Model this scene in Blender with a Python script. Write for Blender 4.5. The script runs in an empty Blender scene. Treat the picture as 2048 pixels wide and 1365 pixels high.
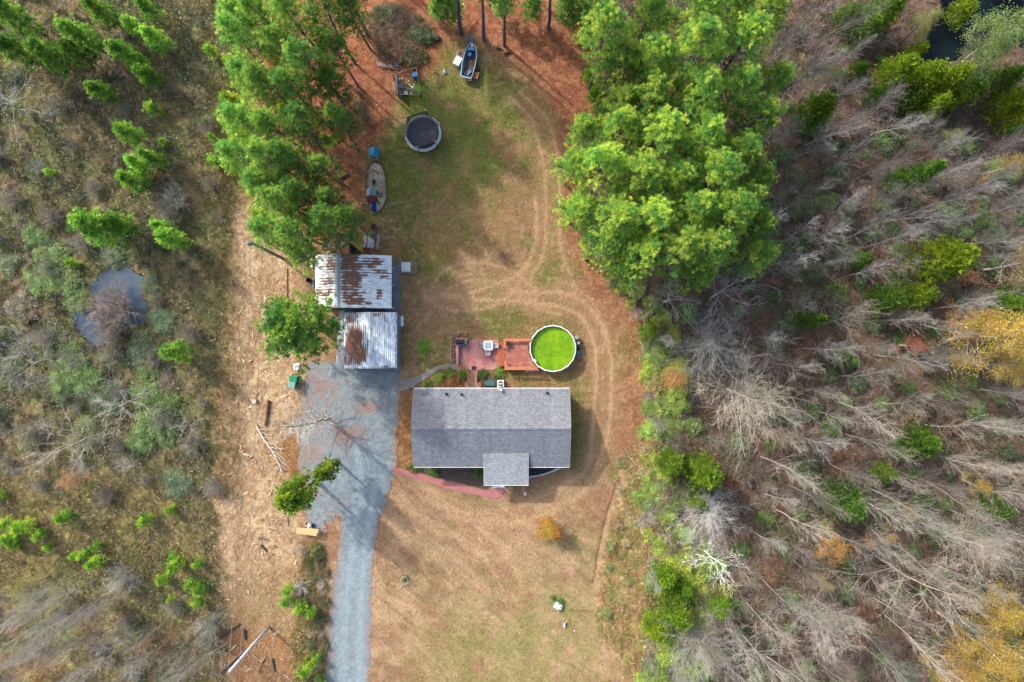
import bpy, math, random
import numpy as np
from mathutils import Vector, Matrix

SC = bpy.context.scene
COL = SC.collection
R = math.radians

# ------------------------------------------------------------------ camera
CAM_H = 76.0                       # drone height
S = 115.0 / 2048.0                 # metres per photo pixel on the ground
cam_d = bpy.data.cameras.new("camera")
cam_d.sensor_width = 36.0
cam_d.lens = 36.0 * CAM_H / 115.0
cam_d.clip_end = 3000.0
cam = bpy.data.objects.new("camera", cam_d)
cam.location = (0, 0, CAM_H)
COL.objects.link(cam)
SC.camera = cam

# ------------------------------------------------------------------ light
SUN_AZ, SUN_EL = R(42), R(36)      # light travels to +x,-y
sun_dir = Vector((math.cos(SUN_EL) * math.cos(SUN_AZ), -math.cos(SUN_EL) * math.sin(SUN_AZ), -math.sin(SUN_EL)))
sd = bpy.data.lights.new("sun", 'SUN')
sd.energy = 2.0
sd.angle = R(1.5)
sd.color = (1.0, 0.95, 0.87)
so = bpy.data.objects.new("sun", sd)
so.rotation_euler = sun_dir.to_track_quat('-Z', 'Y').to_euler()
so.location = (-60, 54, 60)
COL.objects.link(so)
W = bpy.data.worlds.new("World")
SC.world = W
W.use_nodes = True
nt = W.node_tree
bg = nt.nodes['Background']
sky = nt.nodes.new('ShaderNodeTexSky')
sky.sky_type = 'NISHITA'
sky.sun_disc = False
sky.sun_elevation = SUN_EL
sky.dust_density = 4.0
sky.ozone_density = 0.6
sky.sun_rotation = math.atan2(-sun_dir.x, -sun_dir.y)
nt.links.new(sky.outputs[0], bg.inputs[0])
bg.inputs[1].default_value = 0.15
SC.view_settings.view_transform = 'Standard'
SC.view_settings.look = 'None'
SC.view_settings.gamma = 1.0
SC.view_settings.exposure = 1.5

# ------------------------------------------------------------------ helpers
K = 2.1                            # how much brighter a sunlit surface renders than its albedo

def P(px, py, z=0.0):
    k = (CAM_H - z) / CAM_H * S
    return Vector(((px - 1024) * k, (682.5 - py) * k, z))

def lin(c):
    c = np.asarray(c, float) / 255.0
    return np.where(c <= 0.04045, c / 12.92, ((c + 0.055) / 1.055) ** 2.4)

def C(r, g, b, k=None):            # colour as it looks sunlit -> base colour
    return np.minimum(lin((r, g, b)) / (k or K), 0.85)

def c4(c):
    return (float(c[0]), float(c[1]), float(c[2]), 1.0)

def _h(i, j, s):
    x = np.sin(i * 127.1 + j * 311.7 + s * 74.7) * 43758.5453
    return x - np.floor(x)

def vnoise(x, y, s=0):
    xi, yi = np.floor(x), np.floor(y)
    fx, fy = x - xi, y - yi
    fx, fy = fx * fx * (3 - 2 * fx), fy * fy * (3 - 2 * fy)
    a, b = _h(xi, yi, s), _h(xi + 1, yi, s)
    c, d = _h(xi, yi + 1, s), _h(xi + 1, yi + 1, s)
    return (a * (1 - fx) + b * fx) * (1 - fy) + (c * (1 - fx) + d * fx) * fy

def fbm(x, y, s=0, o=4):
    r, a, t = 0, 1.0, 0
    for k in range(o):
        r = r + a * vnoise(x * 2 ** k + 17.3 * k, y * 2 ** k - 9.1 * k, s + k)
        t += a
        a *= 0.55
    return r / t

def sstep(x):
    x = np.clip(x, 0, 1)
    return x * x * (3 - 2 * x)

def polymask(u, v, poly, soft):
    d = np.full(u.shape, 1e9)
    inside = np.zeros(u.shape, bool)
    n = len(poly)
    for i in range(n):
        x0, y0 = poly[i]
        x1, y1 = poly[(i + 1) % n]
        ex, ey = x1 - x0, y1 - y0
        t = np.clip(((u - x0) * ex + (v - y0) * ey) / (ex * ex + ey * ey + 1e-9), 0, 1)
        d = np.minimum(d, (u - x0 - t * ex) ** 2 + (v - y0 - t * ey) ** 2)
        if y0 != y1:
            c = ((y0 > v) != (y1 > v)) & (u < ex * (v - y0) / ey + x0)
            inside ^= c
    d = np.sqrt(d)
    return sstep(0.5 + np.where(inside, d, -d) / (2 * soft))

def linemask(u, v, pts, w):
    d = np.full(u.shape, 1e9)
    for (x0, y0), (x1, y1) in zip(pts[:-1], pts[1:]):
        ex, ey = x1 - x0, y1 - y0
        t = np.clip(((u - x0) * ex + (v - y0) * ey) / (ex * ex + ey * ey + 1e-9), 0, 1)
        d = np.minimum(d, (u - x0 - t * ex) ** 2 + (v - y0 - t * ey) ** 2)
    return np.exp(-d / (2 * w * w))

def smooth_pts(pts, n=8):          # Catmull-Rom through 2-D or 3-D points
    p = [Vector(q) for q in pts]
    p = [p[0] * 2 - p[1]] + p + [p[-1] * 2 - p[-2]]
    out = []
    for i in range(1, len(p) - 2):
        a, b, c, d = p[i - 1:i + 3]
        for k in range(n):
            t = k / n
            out.append(0.5 * ((2 * b) + (c - a) * t + (2 * a - 5 * b + 4 * c - d) * t * t + (3 * b - a - 3 * c + d) * t ** 3))
    out.append(p[-2])
    return out

# ------------------------------------------------------------------ materials
def newmat(name):
    m = bpy.data.materials.new(name)
    m.use_nodes = True
    n = m.node_tree
    n.nodes.clear()
    out = n.nodes.new('ShaderNodeOutputMaterial')
    return m, n, out

def N(n, t, **kw):
    x = n.nodes.new(t)
    for k, v in kw.items():
        setattr(x, k, v)
    return x

def mixc(n, kind, fac, a, b):
    m = N(n, 'ShaderNodeMix', data_type='RGBA', blend_type=kind)
    for sock, val in ((m.inputs[0], fac), (m.inputs[6], a), (m.inputs[7], b)):
        if hasattr(val, 'links'):
            n.links.new(val, sock)
        else:
            sock.default_value = val
    return m.outputs[2]

def noise_fac(n, scale, detail=4, lo=0.0, hi=1.0, vec=None, rough=0.6):
    if vec is None:
        vec = N(n, 'ShaderNodeTexCoord').outputs['Object']
    t = N(n, 'ShaderNodeTexNoise')
    t.inputs['Scale'].default_value = scale
    t.inputs['Detail'].default_value = detail
    t.inputs['Roughness'].default_value = rough
    n.links.new(vec, t.inputs['Vector'])
    r = N(n, 'ShaderNodeMapRange')
    r.inputs[1].default_value = 0.3
    r.inputs[2].default_value = 0.7
    r.inputs[3].default_value = lo
    r.inputs[4].default_value = hi
    n.links.new(t.outputs[0], r.inputs[0])
    return r.outputs[0]

def grey(n, fac):
    c = N(n, 'ShaderNodeCombineColor')
    for i in range(3):
        n.links.new(fac, c.inputs[i])
    return c.outputs[0]

def bump(n, fac, strength, dist, bsdf):
    b = N(n, 'ShaderNodeBump')
    b.inputs['Strength'].default_value = strength
    b.inputs['Distance'].default_value = dist
    n.links.new(fac, b.inputs['Height'])
    n.links.new(b.outputs[0], bsdf.inputs['Normal'])

def plain(name, base, rough=0.7, var=0.18, scale=4.0, metal=0.0, bmp=0.0, dirt=None, spec=0.35):
    m, n, out = newmat(name)
    b = N(n, 'ShaderNodeBsdfPrincipled')
    b.inputs['Roughness'].default_value = rough
    b.inputs['Metallic'].default_value = metal
    b.inputs['Specular IOR Level'].default_value = spec
    f = noise_fac(n, scale, 5, 1 - var, 1 + var)
    col = mixc(n, 'MULTIPLY', 1.0, c4(base), grey(n, f))
    if dirt is not None:
        d = noise_fac(n, scale * 0.45, 6, -0.25, 0.8)
        col = mixc(n, 'MIX', d, col, c4(dirt))
    n.links.new(col, b.inputs['Base Color'])
    if bmp:
        bump(n, noise_fac(n, scale * 6, 3), 0.5, bmp, b)
    n.links.new(b.outputs[0], out.inputs[0])
    return m

def attr_mat(name, rough=0.9, fine=0.3, fscale=9.0, bmp=0.03, coarse=0.12, spec=0.2, bscale=7.0):
    """base colour from the mesh's own colour layer, broken up by two noises"""
    m, n, out = newmat(name)
    b = N(n, 'ShaderNodeBsdfPrincipled')
    b.inputs['Roughness'].default_value = rough
    b.inputs['Specular IOR Level'].default_value = spec
    a = N(n, 'ShaderNodeAttribute', attribute_name='Col')
    f1 = noise_fac(n, fscale, 6, 1 - fine, 1 + fine, rough=0.75)
    f2 = noise_fac(n, fscale * 0.16, 4, 1 - coarse, 1 + coarse)
    col = mixc(n, 'MULTIPLY', 1.0, a.outputs[0], grey(n, f1))
    col = mixc(n, 'MULTIPLY', 1.0, col, grey(n, f2))
    n.links.new(col, b.inputs['Base Color'])
    if bmp:
        bump(n, noise_fac(n, bscale, 6, rough=0.75), 0.8, bmp, b)
    n.links.new(b.outputs[0], out.inputs[0])
    return m

def leaf_mat(name, trans=0.48, rough=0.55):
    """leaf or needle colour layer times the object's own tint, thin and translucent"""
    m, n, out = newmat(name)
    a = N(n, 'ShaderNodeAttribute', attribute_name='Col')
    oi = N(n, 'ShaderNodeObjectInfo')
    col = mixc(n, 'MULTIPLY', 1.0, a.outputs[0], oi.outputs['Color'])
    d = N(n, 'ShaderNodeBsdfPrincipled')
    d.inputs['Roughness'].default_value = rough
    d.inputs['Specular IOR Level'].default_value = 0.25
    n.links.new(col, d.inputs['Base Color'])
    t = N(n, 'ShaderNodeBsdfTranslucent')
    n.links.new(col, t.inputs['Color'])
    mx = N(n, 'ShaderNodeMixShader')
    mx.inputs[0].default_value = trans
    n.links.new(d.outputs[0], mx.inputs[1])
    n.links.new(t.outputs[0], mx.inputs[2])
    n.links.new(mx.outputs[0], out.inputs[0])
    return m

def bark_mat(name):
    m, n, out = newmat(name)
    oi = N(n, 'ShaderNodeObjectInfo')
    b = N(n, 'ShaderNodeBsdfPrincipled')
    b.inputs['Roughness'].default_value = 0.9
    b.inputs['Specular IOR Level'].default_value = 0.15
    f = noise_fac(n, 2.2, 6, 0.65, 1.3)
    col = mixc(n, 'MULTIPLY', 1.0, oi.outputs['Color'], grey(n, f))
    n.links.new(col, b.inputs['Base Color'])
    n.links.new(b.outputs[0], out.inputs[0])
    return m

LEAF = leaf_mat("foliage")
STUFF = attr_mat("litter", 0.9, 0.15, 5, 0, 0.1)
BARK = bark_mat("bark")

# ------------------------------------------------------------------ mesh tools
def np_mesh(name, V, F, col=None, smooth=False):
    V = np.asarray(V, np.float32)
    F = np.asarray(F, np.int32)
    me = bpy.data.meshes.new(name)
    me.vertices.add(len(V))
    me.vertices.foreach_set('co', V.ravel())
    k = F.shape[1]
    me.loops.add(F.size)
    me.loops.foreach_set('vertex_index', F.ravel())
    me.polygons.add(len(F))
    me.polygons.foreach_set('loop_start', np.arange(0, F.size, k, dtype=np.int32))
    if smooth:
        me.polygons.foreach_set('use_smooth', np.ones(len(F), bool))
    me.update(calc_edges=True)
    if col is not None:
        a = me.color_attributes.new('Col', 'FLOAT_COLOR', 'POINT')
        c = np.ones((len(V), 4), np.float32)
        c[:, :3] = col
        a.data.foreach_set('color', c.ravel())
    return me

def link(name, data, mat=None, parent=None, loc=None):
    o = bpy.data.objects.new(name, data)
    COL.objects.link(o)
    if mat is not None and data is not None and len(data.materials) == 0:
        data.materials.append(mat)
    if parent is not None:
        o.parent = parent
    if loc is not None:
        o.location = loc
    return o

def tag(o, label=None, cat=None, group=None, kind=None):
    if label: o['label'] = label
    if cat: o['category'] = cat
    if group: o['group'] = group
    if kind: o['kind'] = kind
    return o

def thing(name, label, cat, loc=(0, 0, 0), rz=0.0, group=None):
    o = link(name, None, loc=loc)
    o.rotation_euler = (0, 0, rz)
    o.empty_display_size = 0.2
    return tag(o, label, cat, group)

class MB:
    """collects shapes for ONE mesh"""
    def __init__(self):
        self.v, self.f = [], []
    def _add(self, vs, fs):
        b = len(self.v)
        self.v += [tuple(x) for x in vs]
        self.f += [tuple(i + b for i in f) for f in fs]
        return self
    def box(self, x0, y0, z0, x1, y1, z1, M=None):
        vs = [Vector((x, y, z)) for z in (z0, z1) for y in (y0, y1) for x in (x0, x1)]
        if M is not None:
            vs = [M @ q for q in vs]
        return self._add(vs, [(0, 2, 3, 1), (4, 5, 7, 6), (0, 1, 5, 4), (2, 6, 7, 3), (0, 4, 6, 2), (1, 3, 7, 5)])
    def bar(self, a, b, w, h):
        """rectangular bar from a to b, w wide, h high, centred on the line"""
        a, b = Vector(a), Vector(b)
        d = (b - a)
        L = d.length
        M = Matrix.Translation(a) @ d.to_track_quat('X', 'Z').to_matrix().to_4x4()
        return self.box(0, -w / 2, -h / 2, L, w / 2, h / 2, M)
    def tube(self, a, b, r0, r1=None, n=10):
        a, b = Vector(a), Vector(b)
        r1 = r0 if r1 is None else r1
        q = (b - a).to_track_quat('Z', 'X')
        vs = []
        for p, r in ((a, r0), (b, r1)):
            for k in range(n):
                t = 2 * math.pi * k / n
                vs.append(p + q @ Vector((r * math.cos(t), r * math.sin(t), 0)))
        fs = [(k, (k + 1) % n, n + (k + 1) % n, n + k) for k in range(n)]
        fs += [tuple(range(n))[::-1], tuple(range(n, 2 * n))]
        return self._add(vs, fs)
    def path(self, pts, r, n=7):
        for a, b in zip(pts[:-1], pts[1:]):
            self.tube(a, b, r, r, n)
        return self
    def lathe(self, prof, c=(0, 0, 0), n=24, phase=0.0):
        c = Vector(c)
        vs = []
        for r, z in prof:
            for k in range(n):
                t = 2 * math.pi * k / n + phase
                vs.append(c + Vector((r * math.cos(t), r * math.sin(t), z)))
        fs = []
        for i in range(len(prof) - 1):
            for k in range(n):
                fs.append((i * n + k, i * n + (k + 1) % n, (i + 1) * n + (k + 1) % n, (i + 1) * n + k))
        return self._add(vs, fs)
    def disc(self, r, z, c=(0, 0, 0), n=24, phase=0.0):
        c = Vector(c)
        vs = [c + Vector((r * math.cos(2 * math.pi * k / n + phase), r * math.sin(2 * math.pi * k / n + phase), z)) for k in range(n)]
        return self._add(vs, [tuple(range(n))])
    def prism(self, pts, z0, z1):
        n = len(pts)
        ar = sum(pts[i][0] * pts[(i + 1) % n][1] - pts[(i + 1) % n][0] * pts[i][1] for i in range(n))
        if ar < 0:
            pts = pts[::-1]
        vs = [(p[0], p[1], z0) for p in pts] + [(p[0], p[1], z1) for p in pts]
        fs = [tuple(range(n))[::-1], tuple(range(n, 2 * n))]
        fs += [(k, (k + 1) % n, n + (k + 1) % n, n + k) for k in range(n)]
        return self._add(vs, fs)
    def face(self, *pts):
        return self._add(pts, [tuple(range(len(pts)))])
    def build(self, name, mat, parent=None, bevel=0.0, smooth=False, loc=None):
        me = bpy.data.meshes.new(name)
        me.from_pydata(self.v, [], self.f)
        me.update()
        if smooth:
            for p in me.polygons:
                p.use_smooth = True
        o = link(name, me, mat, parent, loc)
        if bevel:
            b = o.modifiers.new('bevel', 'BEVEL')
            b.width = bevel
            b.segments = 2
            b.limit_method = 'ANGLE'
        return o

def sheet(name, xs, ys, zf, colf, mat, parent=None, mask=None, smooth=False):
    """a surface on a grid of world x / y; zf and colf get the arrays; mask drops cells"""
    X, Y = np.meshgrid(xs, ys)
    Z = zf(X, Y)
    V = np.stack([X, Y, Z], -1).reshape(-1, 3)
    nx, ny = len(xs), len(ys)
    i = np.arange(nx * ny).reshape(ny, nx)
    F = np.stack([i[:-1, :-1], i[:-1, 1:], i[1:, 1:], i[1:, :-1]], -1).reshape(-1, 4)
    col = colf(X, Y).reshape(-1, 3)
    if mask is not None:
        m = mask(X, Y).reshape(-1)
        keep = m[F].mean(1) > 0.5
        F = F[keep]
        used = np.zeros(len(V), bool)
        used[F.ravel()] = True
        idx = np.cumsum(used) - 1
        V, col, F = V[used], col[used], idx[F]
    me = np_mesh(name, V, F, col, smooth)
    return link(name, me, mat, parent)

def UV(X, Y):
    return X / S + 1024, 682.5 - Y / S
# ------------------------------------------------------------------ ground zones (photo pixels on the ground)
BRUSH = [(-300, -300), (530, -300), (500, 100), (492, 260), (475, 400), (448, 560), (440, 720), (430, 860), (425, 1000), (440, 1100), (455, 1200), (450, 1700), (-300, 1700)]
FOREST = [(1200, -300), (1215, 100), (1195, 200), (1180, 330), (1165, 480), (1215, 575), (1300, 630), (1310, 760), (1305, 880), (1340, 960), (1310, 1100), (1295, 1250), (1300, 1700), (2400, 1700), (2400, -300)]
CHIPS = [(470, 405), (560, 420), (620, 470), (595, 700), (612, 745), (600, 840), (545, 850), (560, 930), (600, 990), (600, 1085), (632, 1100), (600, 1160), (585, 1250), (600, 1700), (440, 1700), (428, 1000), (448, 640)]
STRAW_A = [(560, -300), (1200, -300), (1200, 270), (1120, 250), (1060, 140), (1000, 112), (950, 70), (880, 90), (858, 150), (800, 165), (780, 250), (735, 300), (728, 400), (740, 460), (680, 480), (600, 470), (540, 300), (520, 100)]
STRAW_B = [(1110, 240), (1150, 150), (1195, 100), (1300, 200), (1225, 560), (1310, 640), (1312, 880), (1255, 920), (1222, 890), (1252, 800), (1240, 690), (1185, 605), (1150, 500), (1118, 420), (1122, 330)]
LEAVES_C = [(800, 775), (828, 782), (828, 940), (793, 938), (789, 880)]
LEAVES_D = [(545, 850), (600, 850), (606, 985), (575, 975)]
RIGHT_MIX = [(1250, 910), (1320, 880), (1345, 960), (1310, 1100), (1292, 1365), (1292, 1700), (1280, 1400), (1190, 1240), (1195, 1150), (1238, 960)]
HEDGE = [(600, 1080), (632, 1095), (652, 1140), (650, 1250), (640, 1400), (625, 1700), (590, 1700), (585, 1300), (600, 1180)]
GRAVEL = [(612, 722), (800, 722), (803, 520), (786, 520), (786, 640), (800, 700), (798, 790), (792, 880), (790, 940), (780, 985), (762, 1030), (750, 1085), (744, 1150), (740, 1250), (736, 1700), (648, 1700), (652, 1290), (662, 1200), (674, 1120), (682, 1050), (672, 1020), (655, 1062), (628, 1058), (612, 1020), (600, 960), (598, 880), (606, 800)]
GRAVEL = [(612, 722), (798, 722), (799, 790), (792, 880), (790, 940), (780, 985), (762, 1030), (750, 1085), (744, 1150), (740, 1250), (736, 1700), (648, 1700), (652, 1290), (662, 1200), (674, 1120), (682, 1050), (672, 1030), (655, 1066), (622, 1062), (606, 1020), (600, 960), (598, 880), (606, 800)]
POND_L = [(192, 555), (232, 527), (255, 530), (262, 552), (280, 560), (290, 605), (282, 640), (240, 660), (212, 688), (180, 690), (160, 672), (148, 640), (155, 600), (178, 585)]
POND_R = [(1825, 128), (1850, 70), (1885, 30), (1900, -200), (2300, -200), (2300, 110), (2060, 105), (1990, 80), (1935, 100), (1900, 125), (1860, 132)]
TRACKS = [  # tyre tracks worn into the grass: points, width, strength
    ([(1020, 195), (1062, 240), (1088, 330), (1092, 420), (1088, 500), (1060, 560)], 4, .55),
    ([(1040, 185), (1095, 240), (1118, 330), (1120, 430), (1122, 500), (1150, 570)], 4, .5),
    ([(1070, 400), (1072, 480), (1045, 540), (990, 570), (920, 590), (860, 600)], 5, .6),
    ([(1060, 530), (1010, 600), (940, 622), (880, 615), (850, 590)], 4, .5),
    ([(870, 560), (900, 535), (960, 525), (1030, 545), (1075, 590), (1050, 610)], 4, .45),
    ([(900, 575), (950, 560), (1010, 570), (1060, 610), (1120, 630)], 4, .5),
    ([(880, 590), (960, 600), (1060, 605), (1150, 625), (1185, 680), (1192, 760), (1185, 850), (1180, 930)], 5, .75),
    ([(1020, 585), (1140, 590), (1200, 645), (1222, 720), (1222, 800), (1212, 880), (1190, 940)], 5, .75),
    ([(1120, 560), (1190, 610), (1212, 690)], 6, .3),
    ([(1185, 900), (1160, 950), (1100, 985), (1020, 1020), (920, 1025), (830, 1000), (785, 975)], 7, .5),
    ([(1210, 890), (1190, 960), (1130, 1010), (1050, 1040), (960, 1045), (860, 1020), (785, 995)], 7, .45),
    ([(790, 985), (870, 1010), (950, 1050), (1010, 1110), (1050, 1180)], 6, .4),
    ([(790, 1010), (860, 1040), (930, 1080), (985, 1140), (1010, 1200)], 6, .35),
    ([(800, 970), (900, 995), (1000, 1050), (1060, 1120)], 5, .3),
]
RUT = [(1243, 955), (1225, 1010), (1212, 1060), (1200, 1120), (1192, 1165)]

def zones(u, v):
    wu = u + 26 * (fbm(u / 40, v / 40, 3, 4) - .5)
    wv = v + 26 * (fbm(u / 40, v / 40, 8, 4) - .5)
    z = {}
    z['brush'] = polymask(wu, wv, BRUSH, 10)
    z['forest'] = polymask(wu, wv, FOREST, 9)
    z['chips'] = polymask(wu, wv, CHIPS, 12)
    z['straw'] = np.maximum(polymask(wu, wv, STRAW_A, 22), polymask(wu, wv, STRAW_B, 20) * (.85 - .45 * sstep((v - 560) / 80)))
    z['leaves'] = np.maximum(polymask(wu, wv, LEAVES_C, 5), polymask(wu, wv, LEAVES_D, 8))
    z['mix'] = polymask(wu, wv, RIGHT_MIX, 10)
    z['hedge'] = polymask(wu, wv, HEDGE, 7)
    z['pond'] = np.maximum(polymask(wu, wv, POND_L, 3), polymask(wu, wv, POND_R, 4))
    z['gravel'] = polymask(u, v, GRAVEL, 4)
    return z

def mix(a, b, m):
    return a + (np.asarray(b) - a) * m[..., None]

def ground_colour(X, Y):
    u, v = UV(X, Y)
    z = zones(u, v)
    n1, n2, n3 = fbm(u / 90, v / 90, 1, 4), fbm(u / 30, v / 30, 2, 4), fbm(u / 9, v / 9, 5, 3)
    n4 = fbm(u / 150, v / 150, 11, 3)
    n5 = vnoise(u / 2.6, v / 2.6, 21)
    front = sstep((v - 900) / 120)
    c = mix(np.zeros(u.shape + (3,)) + C(170, 134, 98), C(197, 163, 128), front)        # tan winter lawn
    c = mix(c, C(164, 122, 90), sstep((n2 - .45) * 4) * .55)                               # russet dead grass
    c = mix(c, C(116, 128, 60), sstep((n1 * .6 + n2 * .4 - .47) * 7) * (.75 - .5 * front))  # olive grass
    c = mix(c, C(214, 184, 142), sstep((n3 - .55) * 5) * .45)
    c = mix(c, C(188, 152, 112), sstep((n4 - .5) * 6) * .5 * front)
    st1 = fbm((u * .78 + v * .62) / 60, (v * .78 - u * .62) / 7, 141, 4)
    st2 = fbm((u * .25 + v * .97) / 5, (v * .25 - u * .97) / 40, 145, 3)
    c = mix(c, C(214, 182, 146), sstep((st1 - .5) * 6) * .5 * front)
    c = mix(c, C(150, 112, 84), sstep((.46 - st1) * 6) * .45 * (.35 + .65 * front))
    c = mix(c, C(190, 160, 126), sstep((st2 - .55) * 6) * .4)
    c = mix(c, C(158, 116, 90), sstep((fbm(u / 55, v / 55, 31, 4) - .5) * 5) * .6 * front)
    for gu, gv, gr, gs, gc in ((880, 215, 80, .75, (106, 130, 56)), (950, 300, 100, .65, (116, 132, 60)), (905, 370, 60, .5, (122, 132, 64)), (852, 690, 13, 1, (96, 150, 42)),
                               (842, 178, 12, .9, (92, 148, 40)), (822, 140, 14, .6, (80, 120, 45)), (770, 365, 22, .6, (130, 135, 50)),
                               (1150, 850, 45, .5, (112, 124, 56)), (1160, 920, 40, .5, (108, 122, 58)), (1120, 790, 25, .6, (120, 120, 55)),
                               (960, 1000, 22, .5, (130, 125, 70)), (1115, 640, 40, .5, (100, 115, 50)), (870, 500, 30, .55, (140, 130, 60)),
                               (1000, 660, 60, .35, (110, 115, 55)), (1060, 490, 10, .6, (110, 130, 60)), (1150, 1090, 40, .35, (125, 130, 70)),
                               (1040, 1290, 110, .55, (158, 158, 92)), (920, 1330, 80, .45, (152, 152, 88)), (1180, 1300, 80, .4, (160, 158, 96)), (850, 1110, 40, .35, (140, 132, 84)), (1120, 1205, 12, .8, (90, 140, 60)), (1135, 105, 14, .6, (80, 100, 50))):
        m = np.exp(-((u - gu) ** 2 + (v - gv) ** 2) / (2 * gr * gr)) * gs * sstep((n2 + .5 * n3 - .45) * 3.5)
        c = mix(c, C(*gc), np.clip(m, 0, 1))
    c = mix(c, mix(C(158, 100, 76) + np.zeros(u.shape + (3,)), C(188, 128, 94), sstep((n3 - .4) * 4)), z['straw'] * np.clip(.65 + n2 * .8, 0, 1))
    for pts, w, s in TRACKS:
        c = mix(c, C(214, 178, 138), np.clip(linemask(u + 5 * (n2 - .5), v + 5 * (n3 - .5), [tuple(p) for p in smooth_pts(pts, 5)], w * .6) * s * (.9 + .9 * n3), 0, 1))
    for pts, w, s in TRACKS:
        c = mix(c, C(198, 160, 122), np.clip(linemask(u + 9 * (n2 - .5), v, [tuple(p) for p in smooth_pts(pts, 5)], w * 2.6) * s * .42 * (.5 + n2), 0, 1))
    # leaf-covered margin
    c = mix(c, mix(C(156, 114, 78) + np.zeros(u.shape + (3,)), C(186, 146, 98), sstep((n3 - .5) * 5)), z['leaves'])
    # right hand margin of rough grass
    m = z['mix']
    g = mix(C(196, 166, 122) + np.zeros(u.shape + (3,)), C(156, 162, 92), sstep((n2 - .42) * 5) * .85)
    g = mix(g, C(196, 166, 118), sstep((n3 - .5) * 5) * .6)
    g = mix(g, C(170, 118, 84), sstep((fbm(u / 22, v / 22, 41, 3) - .56) * 6) * .7)
    c = mix(c, g, m)
    c = mix(c, C(205, 172, 132), linemask(u + 6 * (n2 - .5), v, RUT, 5) * .8)
    c = mix(c, C(96, 74, 52), linemask(u + 7 * (n2 - .5) + 7, v, RUT, 1.6) * .75)
    c = mix(c, C(120, 90, 60), linemask(u, v + 6 * (n2 - .5), [(1135, 1222), (1190, 1224), (1245, 1214)], 1.4) * .6)
    # woodland floor
    f = mix(C(114, 98, 86) + np.zeros(u.shape + (3,)), C(144, 122, 106), sstep((n2 - .4) * 4))
    f = mix(f, C(108, 118, 78), sstep((fbm(u / 70, v / 70, 51, 4) - .5) * 6) * .6)
    f = mix(f, C(142, 104, 88), sstep((fbm(u / 45, v / 45, 61, 4) - .53) * 7) * .6)
    f = mix(f, C(88, 74, 64), sstep((n3 - .55) * 6) * .5)
    c = mix(c, f, z['forest'])
    # wild ground left
    low = sstep((v - 880) / 160)
    b = mix(C(148, 134, 98) + np.zeros(u.shape + (3,)), C(184, 168, 112), low)
    b = mix(b, C(116, 132, 78), sstep((n1 - .45) * 6) * .7)
    b = mix(b, C(150, 124, 104), sstep((n2 - .5) * 6) * .55)
    b = mix(b, C(164, 146, 96), sstep((fbm(u / 60, v / 60, 71, 4) - .5) * 6) * (.25 + .5 * low))
    b = mix(b, C(62, 62, 52), sstep((fbm(u / 24, v / 24, 81, 4) - .52) * 6) * (.8 - .45 * low) * (.45 + .55 * sstep((420 - u) / 200)))  # dark patches grow up and left: painted shade of trees beyond the frame
    b = mix(b, C(165, 118, 84), sstep((v - 1180) / 80) * sstep((n2 - .4) * 5) * .6)
    b = mix(b, C(138, 144, 84), np.exp(-((u - 440) / 34) ** 2) * sstep((1000 - v) / 100) * sstep((n2 - .38) * 4) * .8)
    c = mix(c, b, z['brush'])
    # chipped strip under the wires
    w = mix(C(204, 172, 134) + np.zeros(u.shape + (3,)), C(228, 200, 160), sstep((n3 - .42) * 5))
    w = mix(w, C(178, 136, 102), sstep((n2 - .48) * 5) * .7)
    w = mix(w, C(142, 106, 76), sstep((fbm(u / 7, v / 12, 171, 4) - .53) * 7) * .65)
    w = mix(w, C(240, 210, 164), sstep((fbm(u / 4, v / 4, 175, 3) - .6) * 8) * .7)
    w = mix(w, C(150, 124, 84), sstep((v - 1080) / 120) * sstep((n1 - .35) * 5) * .7)
    w = mix(w, C(140, 104, 74), np.exp(-((u - 480) / 12) ** 2) * sstep((v - 780) / 80) * .5)
    w = mix(w, C(170, 112, 74), sstep((v - 1230) / 60) * .5)
    c = mix(c, w, z['chips'])
    h = mix(C(120, 106, 72) + np.zeros(u.shape + (3,)), C(150, 128, 86), n3)
    c = mix(c, h, z['hedge'])
    # russet leaves lying along the gravel's edge
    c = mix(c, C(160, 118, 98), z['gravel'] * .8)
    c = mix(c, C(60, 52, 40), z['pond'])
    return c * (.82 + .36 * n5)[..., None]

def relief(X, Y):
    u, v = UV(X, Y)
    z = zones(u, v)
    rough = np.maximum(z['brush'], np.maximum(z['forest'] * .7, np.maximum(z['mix'] * .7, z['hedge'])))
    rough = np.maximum(rough, z['chips'] * .35)
    rough = np.clip(rough - z['pond'] - z['gravel'], 0, 1)
    dz = (fbm(X / 1.6, Y / 1.6, 5, 5) - .5) * .6 + (fbm(X / .35, Y / .35, 15, 2) - .5) * .22
    return np.where(rough > 0, dz * rough - .02 * rough, 0) - .35 * z['pond']

GROUND = attr_mat("earth", 0.95, 0.34, 4.2, 0.05, 0.10, 0.1, 5.0)
far = np.array([66, 72, 80, 95, 120, 160, 230, 350, 600])
xs = np.concatenate([-far[::-1], np.arange(-62, 62.01, .14), far])
far_y = np.array([46, 52, 60, 75, 100, 150, 230, 350, 600])
ys = np.concatenate([-far_y[::-1], np.arange(-43, 43.01, .14), far_y])
tag(sheet("ground", xs, ys, relief, ground_colour, GROUND, smooth=True), kind='structure')

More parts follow.
